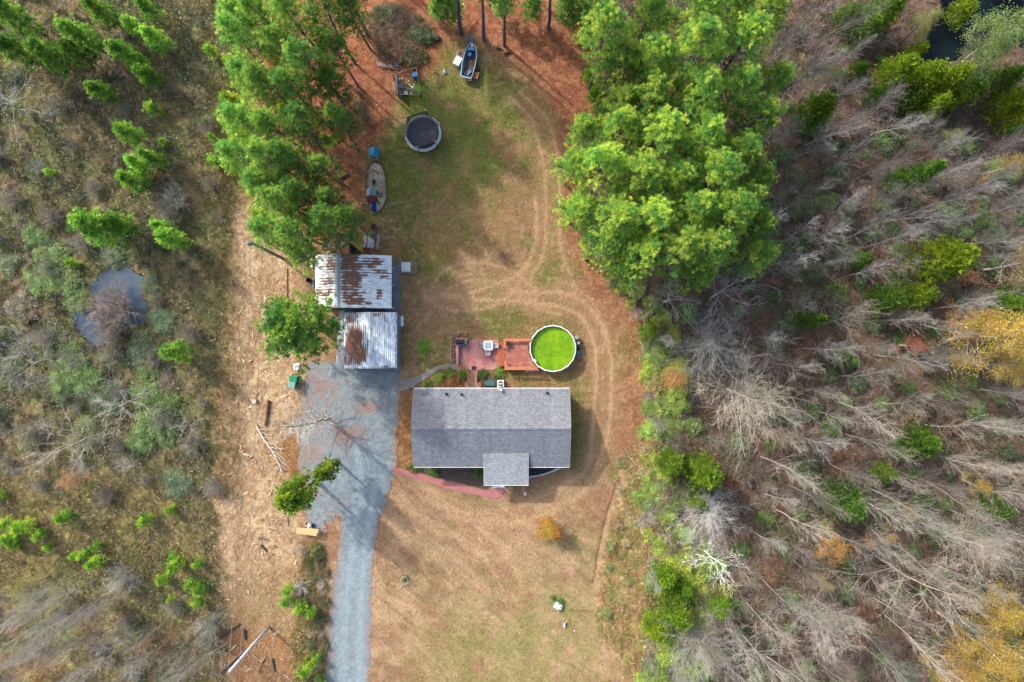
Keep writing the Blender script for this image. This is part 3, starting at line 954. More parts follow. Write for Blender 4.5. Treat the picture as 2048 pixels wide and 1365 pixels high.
LANDMARKS = [("the trampoline", 847, 271), ("the blue boat", 937, 125), ("the green pool", 1104, 697), ("the rusty barn", 708, 562), ("the carport", 740, 680),
             ("the grey house", 983, 856), ("the small pond", 215, 600), ("the dark corner pond", 1990, 50), ("the round yellow-green cedar", 1890, 520), ("the big gold tree", 1980, 690),
             ("the white dead tree", 1445, 1140), ("the orange lawn shrub", 1095, 1055), ("the grey utility pole", 495, 1305), ("the plywood sheet", 614, 1065), ("the round dark cedar", 1640, 215),
             ("the pale domed tree", 1480, 790), ("the oval dark cedar", 1830, 350), ("the green dog house", 750, 308), ("the green trash bins", 593, 765), ("the wide gold crown", 1960, 1260),
             ("the top left corner", 0, 0), ("the lower left corner", 0, 1365), ("the lower right corner", 2048, 1365), ("the two-lobed holly", 1700, 1010), ("the small orange tree", 1665, 1095),
             ("the far green holly", 1850, 890), ("the left edge pine", 195, 455), ("the silver domed tree", 1420, 1030), ("the pond's brown shrub", 225, 620), ("the fallen branches", 540, 890),
             ("the top edge's middle", 1024, 0), ("the bottom edge's middle", 1024, 1365), ("the big pines' lower tip", 1380, 560)]
LANDMARKS = [(("the blue dog house", a[1], a[2]) if a[0] == "the green dog house" else a) for a in LANDMARKS]
ORD = ['nearest', 'second nearest', 'third nearest', 'fourth nearest', 'fifth nearest', 'sixth nearest', 'seventh nearest', 'eighth nearest', 'ninth nearest', 'tenth nearest', 'eleventh nearest', 'twelfth nearest', 'thirteenth nearest', 'fourteenth nearest']
AUTO = []                          # (object, description, px, py) labelled once everything stands

def label_all():
    buckets = {}
    for o, desc, px, py in AUTO:
        cand = sorted(LANDMARKS, key=lambda l: (l[1] - px) ** 2 + (l[2] - py) ** 2)
        name, lx, ly = cand[0] if math.hypot(cand[0][1] - px, cand[0][2] - py) > 14 or len(cand) < 2 else cand[1]
        dx, dy = px - lx, py - ly
        a = math.degrees(math.atan2(-dy, dx)) % 360
        w = ['right of', 'up and right of', 'above', 'up and left of', 'left of', 'down and left of', 'below', 'down and right of'][int((a + 22.5) // 45) % 8]
        buckets.setdefault((desc, w, name), []).append((math.hypot(dx, dy), o))
    AUTO.clear()
    for (desc, w, name), items in buckets.items():
        items.sort(key=lambda t: t[0])
        for i, (d, o) in enumerate(items):
            o['label'] = f"{desc} {w} {name}" + (f", {ORD[min(i, 13)]}" if len(items) > 1 else "")

def plant(proto, name, cat, px, py, zc=0.0, sc=1.0, leafc=(1, 1, 1), barkc=(.2, .17, .15), desc=None, group=None, label=None, rz=None, sz=None, rnd=random.Random(5)):
    """one plant: crown seen at photo pixel px,py, its crown centre zc above the ground"""
    g = P(px, py, zc)
    rz = rnd.uniform(0, 6.283) if rz is None else rz
    j = rnd.uniform(.9, 1.1)
    scale = (sc, sc, sc * (sz or 1.0) * rnd.uniform(.94, 1.06))
    jb = rnd.uniform(.82, 1.15)
    bc = tuple(min(1, c * jb) for c in barkc) + (1.0,)
    lc = tuple(c * j for c in leafc) + (1.0,)
    if len(proto) == 1:
        o = link(name, proto[0][1], proto[0][2], loc=(g.x, g.y, 0))
        o.color = lc if proto[0][2] is LEAF else bc
    else:
        o = link(name, None, loc=(g.x, g.y, 0))
        for pn, me, mt in proto:
            c = link(pn, me, mt, o)
            c.color = lc if mt is LEAF else (tuple(q * .95 for q in bc[:3]) + (1,) if pn == 'trunk' and 'bare trees' in (group or '') else bc)
    o.rotation_euler = (0, 0, rz)
    o.scale = scale
    tag(o, label, cat, group)
    if label is None:
        AUTO.append((o, desc, px, py))
    return o

rd = random.Random(11)
PBARK = (.10, .085, .08)
# --- big pine grove right of the yard
GROVE_S = 1.06
GROVE = [(1215, 60, 1.0, 1.0), (1290, 35, .9, 1.0), (1370, 25, .95, 1.0), (1450, 30, .95, .9), (1525, 22, .85, .85), (1245, 125, .85, .8), (1320, 105, 1.0, 1.15), (1405, 100, 1.05, 1.1), (1490, 105, .95, 1.1),
         (1540, 150, .7, .9), (1235, 195, .8, .8), (1300, 195, .9, 1.0), (1390, 185, 1.0, 1.1), (1465, 195, .95, 1.0), (1520, 225, .8, .9), (1180, 262, .7, 1.05), (1250, 262, .9, 1.1),
         (1325, 270, 1.0, 1.05), (1400, 268, .95, 1.1), (1475, 290, .9, .85), (1515, 335, .75, .8), (1148, 318, .75, 1.1), (1205, 345, .95, 1.15), (1285, 352, 1.0, 1.05), (1362, 345, .9, .95), (1440, 362, 1.0, 1.05),
         (1508, 392, .8, .8), (1160, 405, .8, 1.1), (1228, 425, .95, 1.15), (1308, 430, 1.0, 1.1), (1390, 425, .95, 1.05), (1465, 440, .95, .85), (1528, 455, .75, .75), (1200, 488, .85, 1.1), (1272, 500, .9, 1.1), (1350, 500, .95, .9),
         (1425, 505, .95, .8), (1500, 510, .8, .75), (1248, 550, .65, 1.05), (1385, 545, .7, .75)]
for i, (a, b, s, br_) in enumerate(GROVE):
    plant(PINES[i % 6], 'pine_tree', 'pine tree', a, b, 13.5 * s * GROVE_S, s * GROVE_S, (1.0 * br_, 1.0 * br_, .80 * br_), PBARK, 'bushy grove pine', 'pines of the grove right of the yard')
# --- belt of thinner pines left of the yard
BELT = [(470, 25, .85, 1.2), (530, 25, .9, 1.0), (595, 35, 1.0, .9), (655, 30, .95, .8), (700, 15, .8, .7), (490, 95, .9, 1.2), (555, 95, .9, .8), (615, 105, 1.0, .95), (672, 100, .8, .7),
        (488, 165, .85, 1.3), (540, 170, .9, .85), (600, 185, .95, 1.0), (655, 170, .75, .7), (495, 235, .9, 1.3), (548, 250, .9, .9), (605, 262, .9, .8), (675, 250, .8, .75), (480, 300, .85, 1.3),
        (530, 325, .95, 1.0), (590, 335, .9, .9), (645, 330, .8, .75), (505, 372, .9, 1.2), (555, 395, .95, 1.0), (610, 405, .9, .85), (660, 395, .75, .75), (545, 450, .9, 1.1), (600, 465, .95, .95), (655, 465, .95, .8), (700, 445, .75, .8), (595, 515, .7, 1.1)]
for i, (a, b, s, br_) in enumerate(BELT):  # br_ paints light into the tint: left pines sunlit, right ones shaded
    plant(THINPINES[i % 4], 'pine_tree', 'pine tree', a, b, 12.0 * s, s, (.88 * br_, .95 * br_, .82 * br_), PBARK, 'tall belt pine', 'pines of the belt left of the yard')
for i, (a, b, s) in enumerate([(472, 130, .8), (468, 205, .9), (472, 265, .8), (466, 330, .7), (476, 45, .8), (560, 300, .7), (655, 280, .6), (520, 430, .8), (575, 225, .7)]):
    plant(YOUNG[i % 4], 'pine_tree', 'pine tree', a, b, 4 * s, s, (1.15, 1.05, .65), PBARK, 'low yellow-green pine', 'low pines along the belt')
# pines whose stems stand at the top of the yard, crowns past the frame
for i, (a, b, s) in enumerate([(922, 68, 1.05), (968, 80, .9), (1009, 92, .85), (1097, 56, .9), (1183, 96, .95), (736, 72, .85), (640, -10, 1), (815, -20, 1), (1040, -30, 1), (760, -60, 1)]):
    plant(TALLPINES[i % 3], 'pine_tree', 'pine tree', a, b, 0, s, (.9, 1, 1), (.085, .085, .10), 'tall bare-stemmed pine', 'tall pines across the top of the yard')
for i, (a, b, s, br_) in enumerate([(872, 5, 1.0, .9), (905, 12, .9, .95), (1003, 8, .8, 1.0), (1065, 8, .9, .75), (1140, 12, 1.1, .75), (1192, 55, .9, .75), (1165, 25, 1, .7)]):
    plant(YOUNG[i % 4], 'pine_tree', 'pine tree', a, b, 4 * s, s, (.85 * br_, 1 * br_, 1 * br_), PBARK, 'young green pine', 'young pines at the top edge')
# lone pines
plant(pine(401, 12.5, 3.0, 4.0, 80, 18, .2, .38, 20, .5, .22, .09), 'pine_tree', 'pine tree', 606, 652, 8.0, 1.28, (.66, .78, .62), (.12, .10, .09), label="wide green pine standing left of the white carport", rz=.6)
plant(cedar(402, 9, 2.4, 95, 11, .32, 18, .5, .35, .11), 'pine_tree', 'pine tree', 606, 978, 4.5, 1.25, (1.2, 1.2, .8), (.12, .10, .09), label="green two-lobed tree at the gravel's left edge above the plywood", rz=.3)
plant(cedar(403, 7.5, 1.4, 60, 10, .32, 16, .5, .3, .11), 'pine_tree', 'pine tree', 654, 940, 4.5, 1.15, (1.25, 1.2, .8), (.12, .10, .09), label="small slender green tree reaching over the gravel", rz=1.0)
for i, (a, b, s, br_) in enumerate([(22, 95, 1.15, .62), (92, 108, 1.15, .8), (160, 70, 1.15, .85), (150, 100, .9, .6), (238, 100, .95, .85), (270, 118, .7, 1.1), (200, 22, 1.0, .75), (292, 18, .8, .9), (195, 178, .85, .75), (262, 52, .7, 1.2),
                                   (304, 70, .9, 1.2), (250, 262, .95, 1.05), (268, 328, .8, 1.3), (300, 312, .8, 1.0), (262, 362, .9, 1.05), (190, 458, 1.45, 1.0), (226, 448, 1.05, .9), (338, 478, .9, 1.3), (320, 455, .7, 1.2), (345, 700, .9, 1.1), (25, 30, 1.2, .8), (288, 145, .8, .9)]):
    plant(YOUNG[i % 4], 'pine_tree', 'pine tree', a, b, 4.2 * s, s, (.74 * br_, .90 * br_, .64 * br_), PBARK, 'young bright pine', 'young pines on the wild ground left')
for i, (a, b, s) in enumerate([(304, 215, 1.5), (443, 228, 1.2), (424, 275, .9), (440, 290, .9), (428, 320, 1.4), (410, 240, .6), (325, 285, 1.0), (125, 1037, 1.5), (288, 1040, 1.4), (340, 1020, 1.0), (190, 1125, 1.6), (192, 1093, 1.0), (165, 1110, 1.1), (147, 1113, .9),
                               (350, 1130, 1.5), (344, 1113, .9), (395, 1128, 1.1), (322, 1160, 1.3), (380, 1168, 1.3), (398, 1180, 1.4), (394, 1205, 1.2), (42, 1055, 1.8), (8, 1048, 1.3), (16, 1078, 1.4), (80, 1070, 1.3), (25, 1092, 1), (140, 525, 1.0), (156, 528, .7), (100, 345, .9), (340, 1200, .8),
                               (575, 1180, 1.2), (572, 1205, 1.3), (600, 1215, 1.4), (620, 1225, 1.2), (612, 1340, 1.5), (632, 1320, 1.0), (640, 1362, 1.0), (375, 720, .8), (310, 70, .7), (2, 990, .9), (95, 1095, .8), (420, 100, 1.4), (452, 120, .9)]):
    plant(SAPLING[i % 4], 'pine_sapling', 'sapling', a, b, 1.0 * s, s * .74, (1.0, 1.08, .58), PBARK, 'small pine sapling', 'pine saplings on the wild ground')

# --- evergreens in the woods right
DARKC, YEL, MID = (.52, .66, .5), (1.2, 1.1, .48), (.62, .74, .6)
for lst in [
    (CEDARS, 1640, 215, 5, 1.0, (.62, .76, .45), "round dark green cedar among bare trees, upper right woods"),
    (SLIMCEDARS, 1835, 350, 6, 1.15, (.56, .76, .6), "oval dark green cedar alone among grey bare trees"),
    (CEDARS, 1890, 518, 5.5, 1.35, YEL, "large round yellow-green cedar in the right woods"),
    (CEDARS, 1845, 590, 4, .8, (1.15, 1.1, .5), "smaller yellow-green cedar tucked under the large round one"),
    (CEDARS, 1765, 600, 3, .85, MID, "dull green cedar left of the yellow-green pair"),
    (HOLLY, 1850, 885, 4.5, 1.0, (.66, .80, .55), "deep green holly left of the beige bare trees"),
    (HOLLY, 1700, 1010, 4.5, 1.1, (.56, .76, .6), "broad dark green holly beside the small orange tree"),
    (CEDARS, 1400, 940, 3.0, 1.05, (1.0, 1.04, .58), "yellow-green cedar above the silver domed tree"),
    (CEDARS, 1340, 925, 2.5, .8, (.95, 1.0, .6), "light green cedar at the wood's edge by the track"),
    (CEDARS, 1345, 1215, 2.5, .9, (1.0, 1.05, .6), "light green cedar down-left of the white dead tree"),
    (SLIMCEDARS, 1620, 640, 3, .8, MID, "slim green cedar between grey bare trees, mid right"),
    (CEDARS, 1590, 430, 3, .01, MID, None)]:
    pr, a, b, zc, s, lc, lb = lst
    if lb:
        plant(pr[0], 'cedar_tree', 'cedar tree', a, b, zc, s, lc, (.2, .17, .15), label=lb, group='evergreens in the right woods')
for i, (a, b, s, lc) in enumerate([(1790, 145, 1.0, (1.2, 1.2, .5)), (1840, 160, 1.0, (1.3, 1.25, .5)), (1890, 165, 1.05, (1.35, 1.3, .5)), (1950, 165, 1, (1.2, 1.2, .55)), (1760, 190, .7, DARKC), (1830, 105, .6, YEL), (1770, 20, 1.0, (1.0, 1.1, .5)), (1730, 60, .8, (.8, .95, .7)),
                                   (1700, 30, .8, (.8, .9, .6)), (1722, 138, .6, DARKC), (1860, 215, .8, (1.5, 1.4, .6)), (1900, 200, .7, (1.5, 1.4, .6)), (2010, 205, .9, (1.4, 1.25, .5)), (1930, 20, .8, (1.4, 1.3, .6)), (2030, 230, .9, (1.5, 1.2, .45)), (1820, 200, .7, MID), (2000, 165, .9, DARKC),
                                   (1720, 520, .6, (.8, 1.0, .8)), (2020, 610, 1.0, (.9, 1.1, .7)), (2040, 580, .7, (1.2, 1.3, .7)), (1680, 715, .6, MID), (1985, 1015, .8, (.7, .85, .6)), (1770, 945, .6, (1.1, 1.2, .6)), (1300, 665, .7, (1.3, 1.3, .7)), (1330, 1155, .8, (1.3, 1.4, .6)), (1310, 1255, .8, (1.5, 1.4, .6)),
                                   (1395, 1000, .6, (1.2, 1.2, .6)), (1440, 1215, .7, (1.1, 1.3, .6)), (1370, 1180, .7, (1.1, 1.3, .7)), (1180, 150, .55, (.8, 1.1, .5)), (1190, 190, .5, (.8, 1.1, .5))]):
    plant((CEDARS + HOLLY)[i % 5], 'cedar_tree', 'cedar tree', a, b, 3.5 * s, s * .9, tuple(q * .92 for q in lc), (.2, .17, .15), 'green cedar', 'evergreens in the right woods')
# pale green open-crowned trees near the corner pond
for a, b, s, lc, lb in [(2000, 82, 1.15, (.17, .26, .07), "light green open-crowned tree beside the dark corner pond"), (1962, 120, .8, (.15, .21, .08), "smaller light green tree left of the corner pond's big one"), (1845, 50, .6, (.22, .24, .07), "yellowish young tree by the algae end of the corner pond")]:
    plant(GOLD[1], 'broadleaf_tree', 'tree', a, b, 7 * s, s, lc, (.3, .27, .24), label=lb)
# --- trees still holding autumn leaves
GOLDC, ORC, BRN = (.41, .30, .065), (.46, .22, .06), (.30, .19, .10)
for i, (pr, a, b, zc, s, lc, lb) in enumerate([
    (GOLD[0], 1985, 680, 8, 1.2, GOLDC, "big gold-leaved tree at the right edge"), (GOLD[1], 1960, 640, 7, .8, (.46, .26, .08), "orange-gold tree above the big gold one"), (GOLD[2], 2035, 730, 7, .9, GOLDC, "yellow tree cut by the right edge beside the big gold one"),
    (SPARSE[0], 1665, 1090, 4, 1.0, (.46, .26, .06), "small orange-yellow tree below the broad dark holly"), (SPARSE[1], 1342, 762, 3, .95, (.42, .23, .06), "bushy orange shrub-tree at the wood's left edge"),
    (SPARSE[2], 1832, 690, 4, .75, (.40, .16, .10), "small coral-red tree left of the big gold one"), (SPARSE[0], 1805, 745, 4, .95, BRN, "brown-leaved small tree below the coral-red one"), (SPARSE[1], 2030, 530, 5, 1.3, (.36, .26, .12), "tan-leaved tree at the right edge above the gold tree"),
    (GOLD[2], 2010, 1225, 8, .95, (.40, .30, .065), "golden tree in the lower right group, topmost"), (GOLD[0], 1955, 1275, 7, 1.0, GOLDC, "golden tree in the lower right group, leftmost upper one"), (GOLD[1], 2030, 1300, 8, 1.05, GOLDC, "golden tree at the right edge of the lower right group"),
    (GOLD[0], 1895, 1335, 7, .95, (.42, .28, .065), "orange-gold tree at the bottom edge, lower right group's left end"), (GOLD[2], 1985, 1345, 7, 1.0, GOLDC, "golden tree at the bottom edge in the middle of its group"),
    (SPARSE[2], 1975, 975, 4, .7, GOLDC, "small yellow-leaved tree among beige bare trees, right side"), (SPARSE[0], 1835, 1035, 4, .6, (.36, .27, .10), "faint yellow small tree between bare trees, lower right"), (SPARSE[1], 1655, 1170, 3, .55, GOLDC, "tiny yellow tree below the small orange-yellow one"),
    (SPARSE[2], 1780, 1075, 3, .6, (.44, .28, .08), "small amber tree right of the small orange-yellow one"), (SPARSE[1], 1745, 1090, 3, .55, (.40, .24, .08), "thin orange tree just right of the small orange-yellow one"), (SPARSE[0], 150, 960, 2.5, .7, (.42, .22, .09), "small orange-leaved bush on the wild ground left"),
    (SPARSE[1], 60, 1170, 3, .85, (.24, .24, .06), "olive-yellow bushy tree at the lower left"), (SPARSE[2], 2020, 330, 4, .9, (.34, .26, .07), "ochre tree at the right edge below the corner pond"), (SPARSE[0], 1920, 270, 4, .7, (.22, .24, .09), "pale olive tree right of the dark round cedar"),
    (SPARSE[1], 1560, 870, 3, .8, (.30, .22, .12), "brownish thin tree right of the pale domed tree"), (SPARSE[2], 100, 1340, 3, .9, (.36, .21, .08), "rusty-leaved low tree at the bottom left corner")]):
    plant(pr, 'autumn_tree', 'tree', a, b, zc, s, lc, (.34, .30, .26), label=lb, group='trees still holding autumn leaves')
def flame(seed):
    pr = leafy(seed, 2.4, 2.0, 24, 170, 34, .065, .3, .08)
    return pr
FL = flame(415)
_me = FL[2][1]
_n = len(_me.vertices)
_co = np.zeros(_n * 3, np.float32); _me.vertices.foreach_get('co', _co); _co = _co.reshape(-1, 3)
_rr = np.repeat(np.hypot(_co[:, 0], _co[:, 1]).reshape(-1, 4).mean(1) / 2.0, 4)
_g = np.random.default_rng(8)
_t = np.clip(_rr + np.repeat(_g.normal(0, .22, _n // 4), 4), 0, 1)[:, None]     # yellow heart, orange then red outer leaves
_cc = np.where(_t < .5, np.array([.50, .42, .08]) + (np.array([.60, .33, .06]) - np.array([.50, .42, .08])) * _t * 2, np.array([.60, .33, .06]) + (np.array([.44, .13, .06]) - np.array([.60, .33, .06])) * (_t * 2 - 1))
_ca = np.ones((_n, 4), np.float32); _ca[:, :3] = _cc * np.repeat(_g.uniform(.7, 1.25, _n // 4), 4)[:, None]
_me.color_attributes['Col'].data.foreach_set('color', _ca.ravel())
plant(FL, 'autumn_shrub', 'shrub', 1094, 1056, 1.2, .95, (.85, .85, .85), (.22, .15, .11), label="round orange-yellow shrub standing alone on the front lawn", sz=.9)

# --- bare trees one can pick out
SILV, PALE, LILAC, BEIGE = (.30, .30, .28), (.34, .32, .28), (.26, .25, .24), (.38, .34, .28)
for pr, a, b, zc, s, bc, sz, lb in [
    (DOMES[0], 1482, 785, 4.5, 1.15, (.34, .31, .25), .9, "very wide pale domed bare tree beside the orange shrub-tree"), (DOMES[1], 1425, 690, 4.5, .95, (.27, .28, .26), .9, "wide grey spreading bare tree above the pale domed one"),
    (DOMES[2], 1425, 1028, 4, .8, (.42, .42, .40), .8, "silver domed bare tree above the white dead tree"), (CROOKED[0], 1440, 1135, 6, .85, (.78, .76, .72), 1, "white dead tree with stubby crooked limbs in the lower right woods"),
    (CROOKED[1], 1350, 600, 6, 1.0, (.27, .27, .26), 1, "grey crooked bare tree below the pine grove's lower tip"), (CROOKED[2], 1450, 590, 6, 1.2, (.26, .26, .25), 1, "long-limbed grey bare tree right below the pine grove"),
    (DOMES[1], 1400, 1290, 5, .85, (.33, .32, .29), .9, "grey spreading bare tree at the bottom edge, lower right woods"), (CROOKED[3], 1500, 1310, 6, 1.2, (.34, .32, .29), 1, "open grey crooked tree near the bottom edge, lower right woods"),
    (DOMES[2], 1660, 1270, 7, .8, (.38, .34, .31), 1.1, "pinkish-beige spreading bare tree near the bottom edge"), (CROOKED[0], 1850, 1170, 9, 1.35, BEIGE, 1.2, "big beige crooked bare tree leaning over the lower right woods"),
    (DOMES[0], 1995, 1120, 9, .8, BEIGE, 1.3, "tall beige broom-headed bare tree above the lower right gold trees"), (CROOKED[2], 255, 800, 3, .95, (.34, .33, .28), .7, "low pale crooked bare tree below the small pond"), (CROOKED[1], 60, 720, 4, 1.0, (.30, .30, .28), .8, "grey crooked bare tree left below the small pond"),
    (CROOKED[3], 160, 880, 4, 1.1, (.32, .29, .24), .8, "beige sprawling bare tree on the wild ground, mid left"), (CROOKED[0], 235, 1300, 5, .9, (.40, .39, .34), 1, "pale bare tree with curled top limbs at the lower left"), (CROOKED[1], 10, 205, 4, 1.0, (.42, .42, .41), .8, "white-limbed bare tree at the left edge near the top"),
    (CROOKED[2], 375, 855, 2.5, .55, (.32, .30, .27), .7, "small pale bare tree beside the chip strip, mid left"), (SMALL_T[0], 245, 930, 3, .9, (.32, .30, .26), .8, "thin beige bare tree above the orange-leaved bush")]:
    plant(pr, 'bare_tree', 'bare tree', a, b, zc, s, bc, bc, label=lb, sz=sz)
# vine-clad dead tree by the drive
plant(bare_proto(371, H=13.5, Rr=3.4, tr=.27, start=.08, nl=46, tilt=(40, 88), nb=6, nt=4, tw=.008, lean=.01, up=.04), 'bare_tree', 'bare tree', 655, 836, 0, 1, (.3, .28, .22), (.44, .42, .36), label="narrow feathery bare tree at the gravel edge below the trash bins", rz=1.0)
# pale low shrubs standing out
for pr, a, b, s, bc, lb in [
    (TANGLE[0], 345, 398, 1.1, (.33, .31, .28), "round pale grey leafless shrub left of the belt"), (TANGLE[1], 338, 440, .9, (.30, .29, .24), "second pale leafless shrub just below the round grey one"), (TANGLE[2], 222, 612, 1.7, (.30, .23, .19), "brown leafless shrub standing in the small pond"),
    (TANGLE[3], 215, 655, 1.25, (.26, .21, .17), "smaller brown leafless shrub at the small pond's lower end"), (TANGLE[0], 245, 1160, 1.2, (.34, .33, .29), "wide pale leafless shrub among the lower left saplings"), (TANGLE[1], 415, 1255, 1.25, (.30, .31, .26), "grey-green leafless shrub left of the wires near the bottom"),
    (LOWTWIG[0], 1003, 508, 1.0, (.24, .18, .15), "low twiggy leafless shrub alone on the back lawn"), (LOWTWIG[1], 598, 1180, 1.1, (.5, .47, .42), "pale twiggy shrub in the hedge left of the drive"), (TANGLE[2], 425, 975, .8, (.30, .26, .23), "thin greyish shrub at the chip strip's left edge")]:
    plant(pr, 'bare_shrub', 'shrub', a, b, 1.2 * s, s, bc, bc, label=lb)

# --- the bare wood, tree by tree, kept apart by spacing
taken = [(1890, 520, 60), (1640, 215, 40), (1835, 350, 34), (1482, 785, 95), (1425, 690, 75), (1425, 1028, 70), (1850, 885, 45), (1700, 1010, 48), (1985, 680, 70), (1400, 940, 60), (1345, 1215, 50), (1660, 1090, 35)]
def fill(poly, step, seed, fn, n_try=9000):
    r = random.Random(seed)
    xs_ = [p[0] for p in poly]; ys_ = [p[1] for p in poly]
    pts = []
    for _ in range(n_try):
        a, b = r.uniform(min(xs_), max(xs_)), r.uniform(min(ys_), max(ys_))
        if polymask(np.array([a]), np.array([b]), poly, 1)[0] < .5:
            continue
        if any((a - x) ** 2 + (b - y) ** 2 < step * step for x, y in pts):
            continue
        if any((a - x) ** 2 + (b - y) ** 2 < q * q for x, y, q in taken):
            continue
        pts.append((a, b))
    for i, (a, b) in enumerate(pts):
        fn(i, a, b, r)
    return len(pts)

def upper(i, a, b, r):
    s = r.uniform(.6, 1.0)
    c = r.choice([(.19, .19, .185), (.24, .24, .235), (.31, .31, .30), (.15, .14, .13)])
    plant(FOREST_T[i % 7], 'bare_tree', 'bare tree', a, b, 9 * s, s, c, c, 'grey bare tree', 'bare trees of the upper right woods')
def lower(i, a, b, r):
    s = r.uniform(.6, 1.0)
    c = r.choice([(.33, .31, .27), (.28, .26, .225), (.25, .25, .23), (.19, .17, .15)])
    plant(FOREST_T[(i * 3) % 7], 'bare_tree', 'bare tree', a, b, 9 * s, s, c, c, 'pale bare tree', 'bare trees of the lower right woods')
def small(i, a, b, r):
    s = r.uniform(.6, 1.1)
    c = r.choice([(.19, .18, .165), (.22, .20, .18), (.16, .15, .135), (.25, .24, .22)])
    plant(SMALL_T[i % 4], 'bare_tree', 'bare tree', a, b, 4.5 * s, s, c, c, 'small bare tree', 'small bare trees of the right woods')
def under(i, a, b, r):
    s = r.uniform(.6, 1.3)
    lc = r.choice([(.16, .24, .08), (.14, .22, .08), (.21, .28, .10), (.16, .20, .10), (.26, .20, .13), (.27, .16, .10)])
    plant(BUSHES[i % 4], 'leafy_shrub', 'shrub', a, b, .5, s, lc, lc, 'green undergrowth shrub', 'undergrowth shrubs in the right woods')
def twig(i, a, b, r):
    s = r.uniform(.5, 1.05)
    c = r.choice([(.18, .14, .12), (.16, .14, .11), (.21, .18, .15)])
    plant(TANGLE[i % 4], 'bare_shrub', 'shrub', a, b, 1.4 * s, s, c, c, 'bare twiggy shrub', 'leafless shrubs of the right woods')
UPPER = [(1545, -40), (1700, -40), (1760, 210), (1860, 240), (2090, 260), (2090, 480), (1960, 470), (1840, 440), (1760, 560), (1560, 560), (1545, 420), (1570, 300), (1535, 230), (1555, 100)]
LOWER = [(1560, 560), (1780, 640), (1960, 600), (2090, 560), (2090, 1180), (1900, 1230), (1850, 1400), (1310, 1400), (1480, 1180), (1510, 1040), (1560, 900), (1600, 760), (1540, 640)]
nA = fill(UPPER, 58, 1, upper)
nB = fill(LOWER, 64, 2, lower)
nC = fill([(1300, 570), (1560, 560), (1560, -40), (1760, -40), (1800, 240), (2090, 260), (2090, 1400), (1300, 1400), (1310, 900)], 100, 3, small, 6000)
nD = fill([(1310, 600), (1420, 570), (1560, 560), (1560, 300), (2090, 240), (2090, 1400), (1290, 1400), (1310, 900)], 50, 4, under, 9000)
nF = fill([(1560, 20), (1800, 20), (1800, 240), (2090, 260), (2090, 480), (1800, 460), (1600, 520), (1560, 300)], 54, 17, under, 5000)
nE = fill([(1300, 600), (1560, 570), (1560, 20), (1700, 20), (2090, 300), (2090, 1400), (1300, 1400), (1330, 950)], 92, 5, twig, 6000)
# green edge of the wood
def edge(i, a, b, r):
    s = r.uniform(.55, 1.15)
    if r.random() < .2:
        c = r.choice([(.36, .33, .28), (.30, .27, .22), (.40, .38, .34)])
        plant(LOWTWIG[i % 3], 'bare_shrub', 'shrub', a, b, .6, s * 1.2, c, c, 'pale twiggy edge shrub', 'pale shrubs along the edge of the wood')
        return
    lc = r.choice([(.34, .43, .10), (.28, .40, .10), (.42, .45, .11), (.22, .30, .10), (.40, .33, .15), (.36, .46, .10)])
    plant(BUSHES[i % 4], 'leafy_shrub', 'shrub', a, b, .5, s, lc, lc, 'bright edge shrub', 'shrubs along the edge of the wood')
fill([(1210, 560), (1300, 590), (1330, 640), (1340, 880), (1420, 960), (1400, 1365), (1285, 1365), (1310, 1100), (1275, 1010), (1295, 900), (1300, 700), (1250, 610)], 22, 6, edge, 6000)
def big_edge(i, a, b, r):
    lc = r.choice([(.36, .46, .09), (.31, .43, .10), (.42, .47, .09), (.28, .37, .10)])
    plant(BIGBUSH[i % 4], 'leafy_shrub', 'shrub', a, b, .8, r.uniform(.6, 1.0), lc, lc, 'broad green edge bush', 'broad bushes along the edge of the wood', sz=.9)
fill([(1305, 640), (1350, 640), (1360, 860), (1450, 1010), (1430, 1380), (1300, 1380), (1320, 1100), (1300, 900)], 44, 16, big_edge, 3000)
# --- wild ground left
def olive(i, a, b, r):
    s = r.uniform(.45, 1.05)
    lc = r.choice([(.19, .23, .12), (.22, .24, .13), (.16, .19, .10), (.25, .22, .15), (.20, .26, .15)])
    plant(BIGBUSH[i % 4], 'leafy_shrub', 'shrub', a, b, .9 * s, s, lc, lc, 'olive leafy bush', 'olive bushes on the wild ground left', sz=.5)
def ltwig(i, a, b, r):
    s = r.uniform(.4, .9)
    c = r.choice([(.24, .22, .18), (.20, .18, .15), (.28, .27, .23)])
    plant(TANGLE[i % 4], 'bare_shrub', 'shrub', a, b, 1.3 * s, s, c, c, 'bare twiggy shrub', 'leafless shrubs on the wild ground left')
def ltree(i, a, b, r):
    s = r.uniform(.55, .95)
    c = r.choice([(.30, .29, .26), (.34, .33, .29), (.26, .23, .20)])
    plant(FOREST_T[(i * 2) % 7], 'bare_tree', 'bare tree', a, b, 8 * s, s, c, c, 'pale bare tree', 'bare trees at the lower left')
taken = [(215, 610, 90), (196, 452, 50), (250, 262, 30)]
for i, (a, b, s_) in enumerate([(95, 520, 1.0), (120, 560, 1.1), (70, 560, .9), (150, 600, .8), (135, 720, 1.0), (165, 760, 1.0), (120, 770, .9), (290, 790, 1.0), (325, 815, .9), (300, 845, 1.1), (275, 880, .9), (330, 870, .8), (290, 740, .7), (60, 470, .8)]):
    plant(BIGBUSH[i % 4], 'willow_shrub', 'shrub', a, b, .9, s_ * .95, (.21, .30, .11), (.2, .2, .16), 'soft light green willow', 'pale green willows round the small pond', sz=.6)
fill([(-20, 480), (170, 490), (330, 540), (330, 760), (420, 880), (380, 1000), (150, 900), (-20, 900)], 74, 7, olive, 4000)
fill([(-20, 200), (420, 200), (420, 1000), (-20, 1000)], 78, 8, ltwig, 4000)
